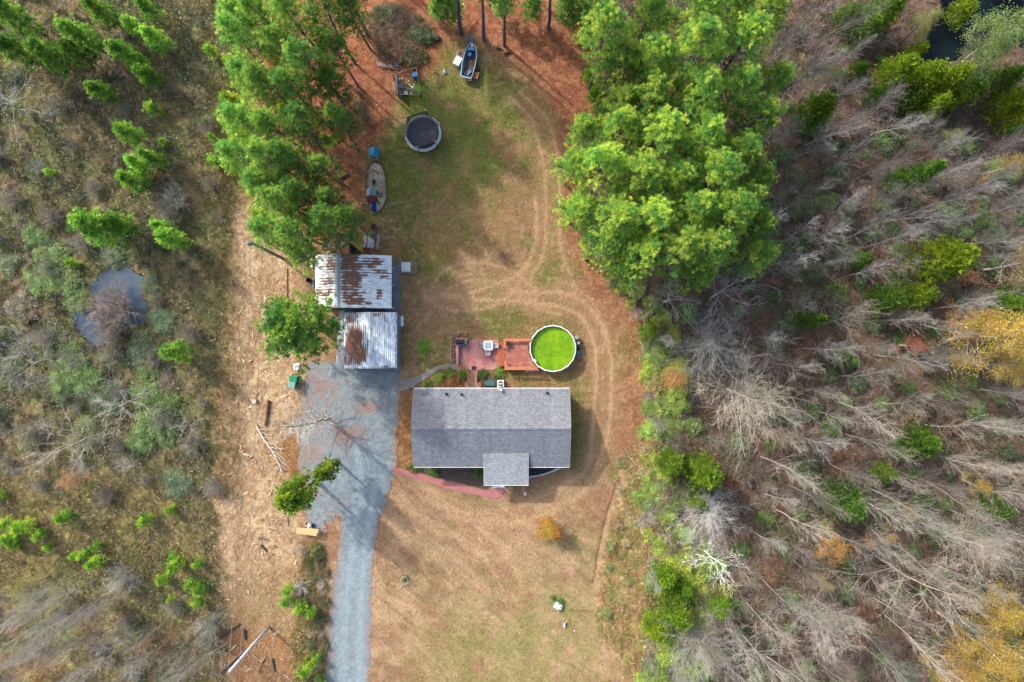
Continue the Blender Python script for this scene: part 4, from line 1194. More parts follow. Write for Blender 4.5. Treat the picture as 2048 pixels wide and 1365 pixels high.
fill([(-20, 0), (440, 0), (440, 520), (-20, 520)], 100, 9, lambda i, a, b, r: plant(BUSHES[i % 4], 'leafy_shrub', 'shrub', a, b, .4, r.uniform(.5, 1), r.choice([(.14, .17, .09), (.18, .17, .11), (.12, .15, .08)]), (.1, .1, .1), 'low weed clump', 'weed clumps on the wild ground left', sz=.6), 2500)
fill([(-20, 1190), (120, 1190), (300, 1260), (400, 1300), (420, 1400), (-20, 1400)], 50, 10, ltree, 4000)
fill([(-20, 600), (130, 700), (200, 900), (120, 980), (-20, 960)], 78, 12, lambda i, a, b, r: plant(SMALL_T[i % 4], 'bare_tree', 'bare tree', a, b, 4, r.uniform(.6, .95), (.4, .38, .34), r.choice([(.30, .28, .25), (.25, .22, .19)]), 'small bare tree', 'small bare trees left of the pond'), 2500)
fill([(30, 1180), (420, 1210), (440, 1400), (-20, 1400), (-20, 1200)], 80, 11, ltwig, 3000)
# hedge strip left of the drive, clumps in the right margin
fill([(600, 1095), (638, 1095), (650, 1140), (648, 1260), (640, 1380), (615, 1380), (625, 1250), (610, 1160)], 17, 13, lambda i, a, b, r: plant(BUSHES[i % 4] if i % 3 else LOWTWIG[i % 3], 'hedge_shrub', 'shrub', a, b, .5, r.uniform(.4, .75), r.choice([(.14, .15, .07), (.20, .17, .09), (.11, .13, .05), (.17, .20, .06)]), (.40, .36, .32), 'low hedge shrub', 'scrub along the left side of the drive'), 1500)
fill([(1230, 930), (1300, 890), (1340, 960), (1310, 1100), (1280, 1230), (1205, 1240), (1215, 1120)], 30, 14, lambda i, a, b, r: plant(BUSHES[i % 4], 'grass_clump', 'shrub', a, b, .3, r.uniform(.35, .7), r.choice([(.40, .34, .20), (.34, .34, .15), (.30, .33, .13), (.38, .27, .16), (.46, .40, .24)]), (.3, .25, .2), 'rough grass clump', 'clumps in the rough grass right'), 1500)
# brush heap at the yard's upper left
def heap(i, a, b, r):
    k = r.random()
    if k < .5:
        lc = r.choice([(.15, .14, .07), (.20, .18, .09), (.11, .14, .07), (.18, .14, .08)])
        plant(BUSHES[i % 4], 'leafy_shrub', 'shrub', a, b, .5, r.uniform(.5, 1.1), lc, lc, 'dull olive bush', 'brush at the top of the yard')
    else:
        c = r.choice([(.20, .17, .13), (.17, .14, .11), (.24, .21, .17)])
        plant(LOWTWIG[i % 3], 'bare_shrub', 'shrub', a, b, .6, r.uniform(.7, 1.2), c, c, 'twiggy bush', 'brush at the top of the yard')
taken = []
fill([(740, 20), (800, 5), (850, 30), (858, 80), (845, 118), (800, 122), (755, 105), (735, 60)], 19, 21, heap, 1500)
fill([(680, 190), (720, 180), (735, 240), (700, 270), (680, 240)], 24, 22, heap, 400)
# garden shrubs round the house
for a, b, s, lc, lb in [(853, 769, .52, (.24, .30, .05), "bright round shrub beside the gravel path, leftmost of the row"), (876, 758, .62, (.24, .30, .06), "bright round shrub beside the gravel path, second of the row"), (898, 748, .60, (.20, .28, .06), "bright round shrub beside the gravel path, nearest the patio"),
                        (925, 748, .60, (.18, .27, .05), "bright round shrub just left of the wooden back stairs"), (966, 748, .55, (.10, .18, .05), "dark green shrub just right of the wooden back stairs"), (1001, 745, .58, (.20, .28, .05), "light green shrub below the deck's left corner"),
                        (993, 757, .4, (.10, .16, .05), "low dark shrub above the white air conditioner"), (908, 764, .85, (.30, .15, .06), "rusty brown clump of dead perennials by the back wall"), (890, 770, .5, (.27, .14, .06), "small rusty clump against the house's back wall"),
                        (866, 943, .62, (.09, .17, .04), "dark green shrub under the front eave, left one"), (956, 946, .62, (.08, .16, .04), "dark green shrub touching the porch roof's left side"), (823, 936, .6, (.20, .22, .06), "yellow-green shrub at the house's front left corner"), (838, 938, .35, (.10, .17, .04), "tiny dark shrub at the front bed's left end")]:
    plant(BUSHES[rd.randrange(4)], 'garden_shrub', 'shrub', a, b, .4, s, lc, lc, label=lb, group='garden shrubs round the house')
label_all()
# ------------------------------------------------------------------ house
WHITE = plain("white_paint", C(238, 240, 240, 1.6), .6, .05, 2)
SIDING = plain("siding", C(206, 200, 188), .7, .08, 3)
GLASSM = plain("window_glass", C(60, 72, 84), .1, .05, 1, spec=.8)
def shingle_mat(name, c1, c2, mort):
    m, n, out = newmat(name)
    b = N(n, 'ShaderNodeBsdfPrincipled')
    b.inputs['Roughness'].default_value = .85
    b.inputs['Specular IOR Level'].default_value = .25
    tc = N(n, 'ShaderNodeTexCoord')
    br = N(n, 'ShaderNodeTexBrick')
    n.links.new(tc.outputs['Object'], br.inputs['Vector'])
    for k, val in (('Scale', 1.0), ('Mortar Size', .012), ('Brick Width', .30), ('Row Height', .165), ('Bias', -.1)):
        br.inputs[k].default_value = val
    br.offset = .37
    br.inputs['Color1'].default_value = c4(c1)
    br.inputs['Color2'].default_value = c4(c2)
    br.inputs['Mortar'].default_value = c4(mort)
    f = noise_fac(n, 3.2, 5, .72, 1.28, rough=.8)
    col = mixc(n, 'MULTIPLY', 1.0, br.outputs[0], grey(n, f))
    mp = N(n, 'ShaderNodeMapping'); mp.inputs['Scale'].default_value = (1.3, .16, .16)
    n.links.new(tc.outputs['Object'], mp.inputs[0])
    col = mixc(n, 'MULTIPLY', 1.0, col, grey(n, noise_fac(n, 1.0, 5, .86, 1.12, vec=mp.outputs[0], rough=.7)))
    tint = mixc(n, 'MIX', noise_fac(n, 1.6, 4, -.3, .8), (.96, 1, 1.03, 1), (1.05, .97, .98, 1))
    col = mixc(n, 'MULTIPLY', 1.0, col, tint)
    n.links.new(col, b.inputs['Base Color'])
    bump(n, br.outputs[1], .35, -.012, b)
    n.links.new(b.outputs[0], out.inputs[0])
    return m
SHING = shingle_mat("shingles", C(160, 164, 170), C(134, 140, 148), C(114, 119, 126))
SHING2 = shingle_mat("porch_shingles_lit", C(188, 194, 194), C(164, 172, 174), C(136, 142, 144))  # paler copy of the shingles: stronger light on the shallower slope, painted in
house = thing('house', "long grey-shingled house with a ridge and a front porch roof", 'house', P(983, 856))
hx, hy, _ = house.location
def HL(px, py, z):
    p = P(px, py, z)
    return Vector((p.x - hx, p.y - hy, z))
ze, zr = 2.9, 4.65
xl, xr = HL(828, 0, ze).x, HL(1138.5, 0, ze).x
yt, yr, yb = HL(0, 777.5, ze).y, HL(0, 857, zr).y, HL(0, 934.5, ze).y
mb = MB()
prof = [(yt, ze), (yr, zr), (yb, ze), (yb, ze - .14), (yr, zr - .2), (yt, ze - .14)]
n_ = len(prof)
mb._add([(x, y, z) for x in (xl, xr) for y, z in prof], [(0, 1, 7, 6), (1, 2, 8, 7), (2, 3, 9, 8), (3, 4, 10, 9), (4, 5, 11, 10), (5, 0, 6, 11), (0, 5, 4, 1), (1, 4, 3, 2), (6, 7, 10, 11), (7, 8, 9, 10)])
roof = mb.build('roof', SHING, house)
mb = MB()                                                       # ridge cap of overlapping shingles
k = 0
x = xl - .02
while x < xr:
    w = min(.21, xr - x + .02)
    h = .035 + .012 * (k % 2)
    mb._add([(x, yr + .17, zr - .045 + h), (x + w, yr + .17, zr - .045 + h), (x + w, yr, zr + .012 + h), (x, yr, zr + .012 + h), (x + w, yr - .17, zr - .045 + h), (x, yr - .17, zr - .045 + h),
             (x, yr + .17, zr - .08), (x + w, yr + .17, zr - .08), (x + w, yr - .17, zr - .08), (x, yr - .17, zr - .08)],
            [(0, 1, 2, 3), (3, 2, 4, 5), (1, 0, 6, 7), (5, 4, 8, 9)])
    x += .21; k += 1
mb.build('ridge_cap', shingle_mat("ridge_shingles", C(172, 176, 180), C(138, 143, 150), C(116, 121, 128)), roof)
mb = MB()
ins = .35
mb.box(xl + ins, yb + ins, 0, xr - ins, yt - ins, ze - .14)
for xx in (xl + ins + .004, xr - ins - .004):
    mb._add([(xx, yt - ins, ze - .14), (xx, yr, zr - .22), (xx, yb + ins, ze - .14)], [(0, 1, 2)])
mb.build('wall', SIDING, house)
for fx in (.1, .3, .52, .85):
    for yy, s in ((yt - ins, 1), (yb + ins, -1)):
        if s < 0 and .4 < fx < .7:
            continue
        x = xl + (xr - xl) * fx
        m_ = MB(); m_.box(x, yy, .95, x + 1.1, yy + s * .05, 2.2)
        fr = m_.build('window', WHITE, house)
        m_ = MB(); m_.box(x + .08, yy + s * .052, 1.03, x + 1.02, yy + s * .06, 2.12)
        m_.build('pane', GLASSM, fr)
mb = MB(); mb.box(HL(942, 0, 1).x, yt - ins, .75, HL(951, 0, 1).x + .4, yt - ins + .05, 2.7); dr = mb.build('door', WHITE, house)
mb = MB(); mb.box(HL(944, 0, 1).x, yt - ins + .051, .95, HL(949, 0, 1).x + .3, yt - ins + .06, 2.5); mb.build('pane', GLASSM, dr)
mb = MB(); mb.box(HL(1000, 0, 1).x, yb + ins - .05, .45, HL(1000, 0, 1).x + 1, yb + ins, 2.5); mb.build('door', WHITE, house)
for yy, s in ((yt, 1), (yb, -1)):
    mb = MB()
    mb.box(xl, yy + (0.003 if s > 0 else -.075), ze - .13, xr, yy + (.075 if s > 0 else -.003), ze - .03)
    x = xl + .4
    while x < xr:
        mb.box(x, yy - s * .05 - .03, ze - .028, x + .05, yy + s * .075, ze + .03)
        x += .72
    mb.build('gutter', WHITE, house)
for xx in (xl, xr):
    mb = MB()
    s = -.04 if xx == xl else .04
    mb.bar((xx + s, yt, ze - .07), (xx + s, yr, zr - .07), .05, .16)
    mb.bar((xx + s, yb, ze - .07), (xx + s, yr, zr - .075), .05, .16)
    mb.build('barge_board', plain('barge_grey', C(178, 180, 182), .6, .08, 3), house)
zm = lambda y: zr - abs(y - yr) / abs(yb - yr) * (zr - ze)
BLK = plain("black_rubber", C(34, 36, 40), .6, .1, 3)
for a, b in ((893, 788), (923, 789), (1094, 786)):
    p = HL(a, b, 3.15)
    mb = MB(); z = zm(p.y)
    mb.lathe([(.16, z + .02), (.14, z + .1), (.07, z + .12), (.07, z + .42), (.05, z + .42), (.05, z + .1)], (p.x, p.y, 0), 12)
    mb.build('vent_pipe', BLK, house)
r = np.random.default_rng(14)
fx_, fy_ = r.uniform(xl + .2, xr - .2, 340), r.uniform(yb + .1, yt - .1, 340)
k_ = ~((fx_ > HL(965, 0, 3).x) & (fx_ < HL(1060, 0, 3).x) & (fy_ < HL(0, 905, 3.5).y))
fx_, fy_ = fx_[k_], fy_[k_]
V1, F1, C1 = leaf_quads(r, np.stack([fx_, fy_, np.array([zm(y) for y in fy_]) + .015], 1), r.uniform(.02, .065, len(fx_)), pick(r, len(fx_), [(150, 104, 70), (190, 150, 110), (110, 84, 66)]), .25, .6)
tag(link('roof_leaves', np_mesh('roof_leaves', V1, F1, C1), STUFF, house), kind='stuff')
# porch roof, floor, posts, steps
pz0, pz1 = 3.62, 2.78
xa, xb_ = HL(967, 0, 2.9).x, HL(1057.5, 0, 2.9).x
ya, ybp = HL(0, 907, 3.55).y, HL(0, 970.5, pz1).y
mb = MB()
mb._add([(xa, ya, pz0), (xb_, ya, pz0), (xb_, ybp, pz1), (xa, ybp, pz1), (xa, ya, pz0 - .2), (xb_, ya, pz0 - .2), (xb_, ybp, pz1 - .14), (xa, ybp, pz1 - .14)],
        [(0, 3, 2, 1), (4, 5, 6, 7), (0, 4, 7, 3), (1, 2, 6, 5), (3, 7, 6, 2), (0, 1, 5, 4)])
mb.build('porch_roof', SHING2, house)
mb = MB(); mb.box(xa, ybp - .07, pz1 - .16, xb_, ybp - .004, pz1 - .02); mb.build('porch_fascia', WHITE, house)
mb = MB(); mb.box(xa + .25, ybp + .35, .05, xb_ - .25, yb + ins - .01, .5); mb.build('porch_floor', plain("porch_boards", C(170, 160, 150), .8, .1, 3), house)
for fx in (0, .3, .7, 1):
    x = xa + .35 + (xb_ - xa - .7) * fx
    mb = MB(); mb.box(x - .06, ybp + .4, .5, x + .06, ybp + .52, pz1 - .1); mb.build('porch_post', WHITE, house)
sx0, sx1 = HL(986.5, 0, .4).x, HL(1010.5, 0, .4).x
for k in range(2):
    mb = MB(); yy = HL(0, 973.5 + 3.4 * k, .35).y
    mb.box(sx0 + .12, yy - .02, .05, sx1 - .12, yy + .28, .37 - .17 * k); mb.build('porch_step', WHITE, house)
for x in (sx0, sx1):
    mb = MB()
    y0_, y1_ = HL(0, 968, .9).y, HL(0, 977, .9).y
    mb.bar((x, y0_, 1.25), (x, y1_, 1.0), .08, .07)
    for t in (0, .5, 1):
        mb.box(x - .04, y0_ + (y1_ - y0_) * t - .04, .05, x + .04, y0_ + (y1_ - y0_) * t + .04, 1.2 - .25 * t)
    mb.build('step_railing', WHITE, house)
# dish at the back eave
dsh = MB()
q = Vector((.55, .75, .45)).to_track_quat('Z', 'Y')
c = HL(1000.5, 778.5, 3.3)
dsh.lathe([(0.0, -.10), (.22, -.07), (.38, 0), (.385, .02), (.2, -.045), (0.0, -.075)], (0, 0, 0), 20)
dsh.v = [tuple(c + q @ Vector(p)) for p in dsh.v]
do = dsh.build('satellite_dish', WHITE, house, smooth=True)
mb = MB(); mb.tube(c + q @ Vector((0, 0, -.06)), Vector((c.x, yt - .05, zm(yt) + .01)), .025); mb.tube(c + q @ Vector((0, -.36, 0)), c + q @ Vector((0, -.05, .38)), .015); mb.box(-.05, -.05, -.05, .05, .05, .05, Matrix.Translation(c + q @ Vector((0, -.05, .4)))); mb.build('dish_arm', plain("grey_metal", C(150, 152, 156), .5, .1, 3, .4), do)

GREYM = plain("galvanised", C(170, 174, 178), .45, .12, 3, .3)
# flag at the porch's right end
fl = thing('flag', "small red and white flag on a short pole by the porch corner", 'flag', P(1046, 972))
mb = MB(); mb.tube((0, .35, 1.3), (.08, -.35, 1.75), .016); mb.build('flagpole', WHITE, fl)
REDC = plain("flag_red", C(196, 74, 84), .8, .05, 3)
for k in range(4):
    mb = MB()
    y = -.33 + .02 * k
    x0_ = .02 + .075 * k
    mb._add([(x0_, -.32, 1.72), (x0_ + .075, -.32, 1.72 - .01 * k), (x0_ + .06, -.8, 1.25 + .03 * (k % 2)), (x0_ - .01, -.8, 1.25), (x0_, -.33, 1.70), (x0_ + .075, -.33, 1.70 - .01 * k), (x0_ + .06, -.81, 1.23 + .03 * (k % 2)), (x0_ - .01, -.81, 1.23)],
            [(0, 1, 2, 3), (4, 7, 6, 5), (0, 4, 5, 1), (1, 5, 6, 2), (2, 6, 7, 3), (3, 7, 4, 0)])
    mb.build('stripe', REDC if k % 2 == 0 else WHITE, fl)

# ------------------------------------------------------------------ patio side
REDB = plain("red_brick", C(186, 118, 108), .85, .2, 6, bmp=.02)
w = thing('low_brick_wall', "low red brick wall round the patio's upper left corner", 'wall', P(914, 700))
def loc(o, px, py, z):
    p = P(px, py, z); return Vector((p.x - o.location.x, p.y - o.location.y, z))
mb = MB()
a, b = loc(w, 912.5, 677, .5), loc(w, 916.5, 729, .5)
mb.box(a.x, b.y, 0, b.x, a.y, .5)
c_, d_ = loc(w, 917, 677, .5), loc(w, 935, 681, .5)
mb.box(b.x + .002, d_.y, 0, d_.x, c_.y, .5)
mb.build('wall_body', REDB, w)
mb = MB(); mb.box(a.x - .03, b.y - .03, .502, b.x + .03, a.y + .03, .56); mb.box(b.x + .032, d_.y - .03, .502, d_.x + .03, c_.y + .03, .56); mb.build('coping', plain("coping", C(206, 150, 140), .8, .15, 5), w)

STONE = plain("field_stone", C(158, 132, 116), .9, .2, 4, bmp=.03)
def rock_mesh(seed, r):
    rg = np.random.default_rng(seed)
    bm_v = []
    mb = MB()
    n, m = 9, 5
    for i in range(m + 1):
        t = math.pi * .5 * i / m
        for k in range(n):
            s = r * (1 + .22 * rg.normal()) * (1 if i < m else .1)
            bm_v.append((s * math.cos(t) * math.cos(2 * math.pi * k / n), s * math.cos(t) * math.sin(2 * math.pi * k / n) * .85, r * .75 * math.sin(t) + (.04 * rg.normal() * r if i < m else 0)))
    fs = [(i * n + k, i * n + (k + 1) % n, (i + 1) * n + (k + 1) % n, (i + 1) * n + k) for i in range(m) for k in range(n)]
    mb._add(bm_v, fs + [tuple(range(m * n, m * n + n))])
    return mb
rocks = [rock_mesh(i, .24).build('garden_stone', STONE) for i in range(3)]
for i, (a, b, s) in enumerate([(917, 669, 1.3), (933, 668, 1.3), (906, 676, .9), (906, 684, .8), (907, 692, 1.0), (905.5, 700, .8), (907, 707, 1.1), (906.5, 715, .9), (907, 722, 1.0), (926, 666, .8)]):
    o = rocks[i] if i < 3 else link('garden_stone', rocks[i % 3].data)
    o.location = P(a, b); o.scale = (s, s, s); o.rotation_euler = (0, 0, i * 1.3)
    tag(o, None, 'stone', 'stones edging the patio wall')
    AUTO.append((o, 'brown garden stone', a, b))
LMS = LANDMARKS
LANDMARKS = [("the patio's corner wall", 925, 679)]
label_all()
LANDMARKS = LMS
mb = MB(); mb.path([P(a, b, .06) for a, b in [(902, 728), (901, 700), (901, 678), (903, 671), (908, 666), (918, 664.5), (934, 664)]], .05)
tag(mb.build('bed_edging', plain("tan_edging", C(206, 180, 140), .8, .1, 4)), "thin tan edging curving round the patio's stone bed", 'edging')
mb = MB()
for k, p in enumerate(smooth_pts([P(1121, 935, 0), P(1112, 939.5, 0), P(1098, 945, 0), P(1078, 951, 0), P(1057, 954, 0)], 6)):
    mb.lathe([(.10, 0), (.10, .1), (.06, .15), (0.001, .16)], (p.x, p.y, 0), 8)
tag(mb.build('bed_edging', WHITE), "white scalloped edging round the dark bed right of the porch", 'edging')

g = thing('grill', "black barbecue grill in the patio's top left corner", 'grill', P(923, 684.5))
mb = MB(); mb.box(-.6, -.28, .06, .6, .28, .86); mb.build('cart', plain("grill_black", C(40, 44, 52), .45, .1, 3), g, .02)
mb = MB()
for k in range(7):
    a0, a1 = math.pi * k / 7, math.pi * (k + 1) / 7
    mb._add([(x, .27 * math.cos(t), .88 + .26 * math.sin(t)) for x in (-.38, .38) for t in (a0, a1)], [(0, 2, 3, 1)])
mb._add([(x, .27 * math.cos(math.pi * k / 7), .88 + .26 * math.sin(math.pi * k / 7)) for x in (-.38,) for k in range(8)], [tuple(range(8))])
mb._add([(x, .27 * math.cos(math.pi * k / 7), .88 + .26 * math.sin(math.pi * k / 7)) for x in (.38,) for k in range(8)], [tuple(range(8))[::-1]])
lid = mb.build('lid', plain("lid_black", C(30, 36, 46), .3, .1, 3), g)
mb = MB(); mb.tube((-.25, -.33, .98), (.25, -.33, .98), .018); mb.tube((-.25, -.33, .98), (-.25, -.24, .98), .012); mb.tube((.25, -.33, .98), (.25, -.24, .98), .012); mb.build('handle', GREYM, lid)
mb = MB(); mb.box(.4, -.24, .865, .62, .24, .9); mb.build('side_shelf', GREYM, g)
mb = MB(); mb.lathe([(.13, 0), (.15, .3), (.14, .42), (.05, .46), (.05, .5), (0.001, .5)], P(916.5, 691.5), 14)
tag(mb.build('gas_bottle', WHITE, smooth=True), "small white gas bottle beside the barbecue grill", 'gas bottle')

t = thing('patio_table', "pale square patio table on the red patio", 'table', P(977, 691.5))
TT = plain("frosted_top", C(206, 216, 220), .35, .06, 2)
mb = MB(); mb.prism([(-.4, -.52), (.4, -.52), (.52, -.4), (.52, .4), (.4, .52), (-.4, .52), (-.52, .4), (-.52, -.4)], .70, .74); mb.build('table_top', WHITE, t, .01)
mb = MB(); mb.box(-.36, -.36, .742, .36, .36, .752); mb.build('glass_panel', plain("panel_glass", C(176, 196, 206), .2, .05, 2), t)
for sx in (-1, 1):
    for sy in (-1, 1):
        mb = MB(); mb.tube((.4 * sx, .4 * sy, .05), (.38 * sx, .38 * sy, .70), .025); mb.build('leg', WHITE, t)
def chair(px, py, rz, label, mat, group='chairs at the patio table', name='patio_chair', sc=1.0):
    c = thing(name, label, 'chair', P(px, py), rz, group)
    mb = MB(); mb.box(-.24, -.24, .40, .24, .24, .44); mb.build('seat', mat, c, .012)
    mb = MB(); mb.bar((0, -.25, .44), (0, -.36, .88), .46, .03); mb.build('backrest', mat, c, .01)
    for sx in (-1, 1):
        for sy in (-1, 1):
            mb = MB(); mb.tube((.21 * sx, .21 * sy, .04), (.2 * sx, .2 * sy, .40), .02); mb.build('leg', mat, c)
        mb = MB(); mb.bar((.25 * sx, -.28, .62), (.25 * sx, .2, .62), .05, .03); mb.build('armrest', mat, c)
    c.scale = (sc,) * 3
    return c
CH = plain("chair_grey", C(196, 204, 210), .6, .06, 3)
chair(964.5, 691, math.pi * .5 + math.pi, "pale patio chair on the table's left side", CH)
chair(991, 691.5, math.pi * .5, "pale patio chair on the table's right side", CH)
chair(976, 704.5, 0, "pale patio chair on the table's lower side", CH)
mb = MB(); mb.box(-.27, -.2, 0, .27, .2, .02)
o = tag(mb.build('door_mat', plain("mat_dark", C(48, 50, 56), .9, .15, 6)), "dark door mat at the head of the wooden back stairs", 'mat'); o.location = P(948, 736.5, .06)

RWOOD = plain("red_cedar_stain", C(196, 104, 66), .75, .18, 2.5, dirt=C(176, 92, 62))
st = thing('wooden_stairs', "wooden back stairs with red railings between patio and house", 'stairs', P(946, 758))
TREAD = plain("worn_tread", C(178, 146, 128), .8, .15, 4)
for k in range(7):
    y = loc(st, 0, 743 + 3.5 * k, .1 + .1 * k).y
    mb = MB(); mb.box(-.4, y - .21, .03 + .11 * k, .42, y + .0, .09 + .11 * k); mb.build('tread', TREAD, st)
yl = loc(st, 0, 765.5, .8).y; ye = loc(st, 0, 777, .8).y
mb = MB(); mb.box(-.75, ye - .2, .75, .95, yl, .83); mb.build('landing', TREAD, st)
for s in (-1, 1):
    mb = MB()
    x = .48 * s; x2 = .86 * s + .08
    y0_ = loc(st, 0, 742, .9).y
    mb.bar((x, y0_, .95), (x, yl, 1.6), .09, .08)
    mb.bar((x, yl - .04, 1.62), (x2, yl - .04, 1.62), .09, .08)
    mb.bar((x2, yl - .09, 1.62), (x2, ye - .1, 1.62), .09, .08)
    for q in ((x, y0_, .95), (x, yl - .05, 1.6), (x2, yl - .06, 1.6), (x2, ye - .12, 1.6), (x, (y0_ + yl) / 2, 1.25)):
        mb.box(q[0] - .04, q[1] - .04, .03, q[0] + .04, q[1] + .04, q[2])
    mb.build('railing', plain("railing_red", C(186, 110, 92), .8, .12, 3), st)

bx = thing('storage_box', "dark teal storage box between the stairs and the air conditioner", 'storage box', P(980, 766.5))
TEAL = plain("teal_plastic", C(62, 104, 112), .55, .08, 2)
mb = MB(); mb.box(-.56, -.26, 0, .56, .26, .5); mb.build('box_body', TEAL, bx, .02)
mb = MB(); mb.box(-.62, -.32, .502, .62, .32, .57); lidb = mb.build('lid', TEAL, bx, .025)
mb = MB(); mb.box(-.5, -.22, .571, .5, .22, .585); mb.build('lid_panel', plain("teal_panel", C(76, 122, 130), .55, .08, 2), lidb)
ac = thing('air_conditioner', "white air conditioner with a round black fan by the back wall", 'air conditioner', P(1001.5, 767))
mb = MB(); mb.box(-.38, -.38, 0, .38, .38, .8); mb.build('casing', WHITE, ac, .06)
mb = MB(); mb.disc(.29, .806, (0, 0, 0), 28); gr = mb.build('fan_grille', BLK, ac)
mb = MB(); mb.lathe([(.1, .81), (.1, .85), (0.001, .86)], (0, 0, 0), 16); mb.box(-.24, -.045, .81, .24, .045, .84); mb.build('fan_hub', WHITE, gr)

# deck
dk = thing('wooden_deck', "red-stained wooden deck with bench rails joining patio and pool", 'deck', P(1038, 709))
zf = .95
xa, xb_ = loc(dk, 1010.5, 0, zf).x, loc(dk, 1066, 0, zf).x
ya, yb_ = loc(dk, 0, 683, zf).y, loc(dk, 0, 737, zf).y
m, n, out = newmat("deck_boards")
b = N(n, 'ShaderNodeBsdfPrincipled'); b.inputs['Roughness'].default_value = .7
f = noise_fac(n, 1.4, 5, -.55, .95, rough=.7)
mp = N(n, 'ShaderNodeMapping'); mp.inputs['Scale'].default_value = (.8, 7, 1)
n.links.new(N(n, 'ShaderNodeTexCoord').outputs['Object'], mp.inputs[0])
f2 = noise_fac(n, 1.0, 5, -.3, .9, vec=mp.outputs[0])
mul = N(n, 'ShaderNodeMath', operation='MULTIPLY'); n.links.new(f, mul.inputs[0]); n.links.new(f2, mul.inputs[1]); mul.use_clamp = True
col = mixc(n, 'MIX', mul.outputs[0], c4(C(186, 104, 82)), c4(C(236, 222, 216)))
n.links.new(col, b.inputs['Base Color']); n.links.new(b.outputs[0], out.inputs[0])
mb = MB()
pc = loc(dk, 1104.2, 697.2, zf); pr = 2.62
y = yb_
while y < ya - .05:
    dy = y + .07 - pc.y
    xe = pc.x - math.sqrt(max(0, pr * pr - dy * dy)) if abs(dy) < pr else xb_ + .3
    xe = min(xe, xb_ + 1.0)
    xm = loc(dk, 1045.6, 0, zf).x
    mb.box(xa, y, zf - .04, min(xm, xe) - .006, y + .128, zf)
    if xe > xm:
        mb.box(xm, y, zf - .04, xe, y + .128, zf)
    y += .14
mb.build('deck_floor', m, dk)
BENCHM = plain("bench_orange", C(222, 132, 92), .7, .12, 3)
for (px0, py0, px1, py1) in ((1007, 677.5, 1063, 682.5), (1007, 683, 1012, 697), (1009, 722, 1014, 733.5), (1009, 734, 1068, 740.5)):
    p0, p1 = loc(dk, px0, py1, 1.45), loc(dk, px1, py0, 1.45)
    mb = MB(); mb.box(p0.x, p0.y, 1.40, p1.x, p1.y, 1.45); mb.build('bench_top', BENCHM, dk)
mb = MB()
p = [loc(dk, *q, 1.452) for q in ((1064, 727), (1069, 730), (1078, 741), (1069, 740.5), (1060, 734))]
mb.prism([(q.x, q.y) for q in p], 1.40, 1.451); mb.build('corner_bench', plain("bench_orange_dark", C(210, 120, 86), .7, .12, 3), dk)
for (a, b) in ((1008, 679), (1035, 679), (1061, 679), (1008, 696), (1011, 723), (1011, 739), (1038, 739), (1066, 739), (1076, 740.5)):
    q = loc(dk, a, b, .9); mb = MB(); mb.box(q.x - .05, q.y - .05, 0, q.x + .05, q.y + .05, 1.4); mb.build('post', RWOOD, dk)
mb = MB()
p0, p1 = loc(dk, 1010, 738, .5), loc(dk, 1063, 682, .5)
mb.box(p0.x, p0.y, .45, p1.x - 1.1, p0.y + .04, zf - .05); mb.box(p0.x, p1.y - .04, .45, p1.x, p1.y, zf - .05); mb.box(p0.x, p0.y + .042, .45, p0.x + .04, p1.y - .042, zf - .05)
mb.build('skirt', RWOOD, dk)
for k in range(3):
    p0, p1 = loc(dk, 995 + 4.9 * k, 733, .3 + .25 * k), loc(dk, 999.8 + 4.9 * k, 684, .3 + .25 * k)
    mb = MB(); mb.box(p0.x, p0.y, .02, p1.x, p1.y, .3 + .22 * k); mb.build('step', plain("step_orange", C(202 - 8 * k, 108, 68), .75, .15, 3, dirt=C(170, 96, 70)), dk)
po = thing('planter', "round dark brown pot on the deck's top left corner", 'pot', P(1016, 688, zf))
DB = plain("pot_brown", C(70, 48, 50), .6, .1, 4)
mb = MB(); mb.lathe([(.001, .0), (.2, 0), (.25, .42), (.27, .44), (.27, .48), (.22, .48), (.2, .4)], (0, 0, 0), 22); mb.build('pot_body', DB, po, smooth=True)
mb = MB(); mb.disc(.21, .4, (0, 0, 0), 20); mb.build('soil', BLK, po)

# pool
pl = thing('pool', "round above-ground pool full of bright green water", 'pool', P(1104.2, 697.2))
NS, rp = 18, 2.56
ph = math.pi / NS
LINER = plain("pool_liner", C(60, 150, 120), .5, .06, 2)
mb = MB(); mb.lathe([(rp - .02, 0), (rp - .02, 1.27)], (0, 0, 0), NS, ph); mb.build('wall', plain("pool_wall", C(206, 212, 216), .5, .05, 2), pl)
mb = MB(); mb.lathe([(rp - .05, 1.27), (rp - .05, .3)], (0, 0, 0), NS, ph); mb.build('liner', LINER, pl)
mb = MB(); mb.lathe([(rp - .075, 1.28), (rp - .075, 1.32), (rp + .035, 1.32), (rp + .035, 1.26), (rp - .075, 1.28)], (0, 0, 0), NS, ph); mb.build('rim', WHITE, pl)
for k in range(NS):
    t = 2 * math.pi * k / NS + ph
    M_ = Matrix.Rotation(t, 4, 'Z')
    mb = MB(); mb.box(rp - .015, -.07, 0, rp + .05, .07, 1.255, M_); mb.build('upright', WHITE, pl)
m, n, out = newmat("algae_water")
b = N(n, 'ShaderNodeBsdfPrincipled'); b.inputs['Roughness'].default_value = .25; b.inputs['Specular IOR Level'].default_value = .3
col = mixc(n, 'MIX', noise_fac(n, .7, 6, -.2, 1.1, rough=.7), c4(C(112, 168, 14)), c4(C(156, 206, 10)))
n.links.new(col, b.inputs['Base Color']); n.links.new(b.outputs[0], out.inputs[0])
mb = MB(); mb.disc(rp - .052, .88, (0, 0, 0), NS, ph); mb.build('water', m, pl)
r = np.random.default_rng(4)
a_ = r.uniform(0, 6.283, 420); q_ = np.sqrt(r.random(420)) * 2.3
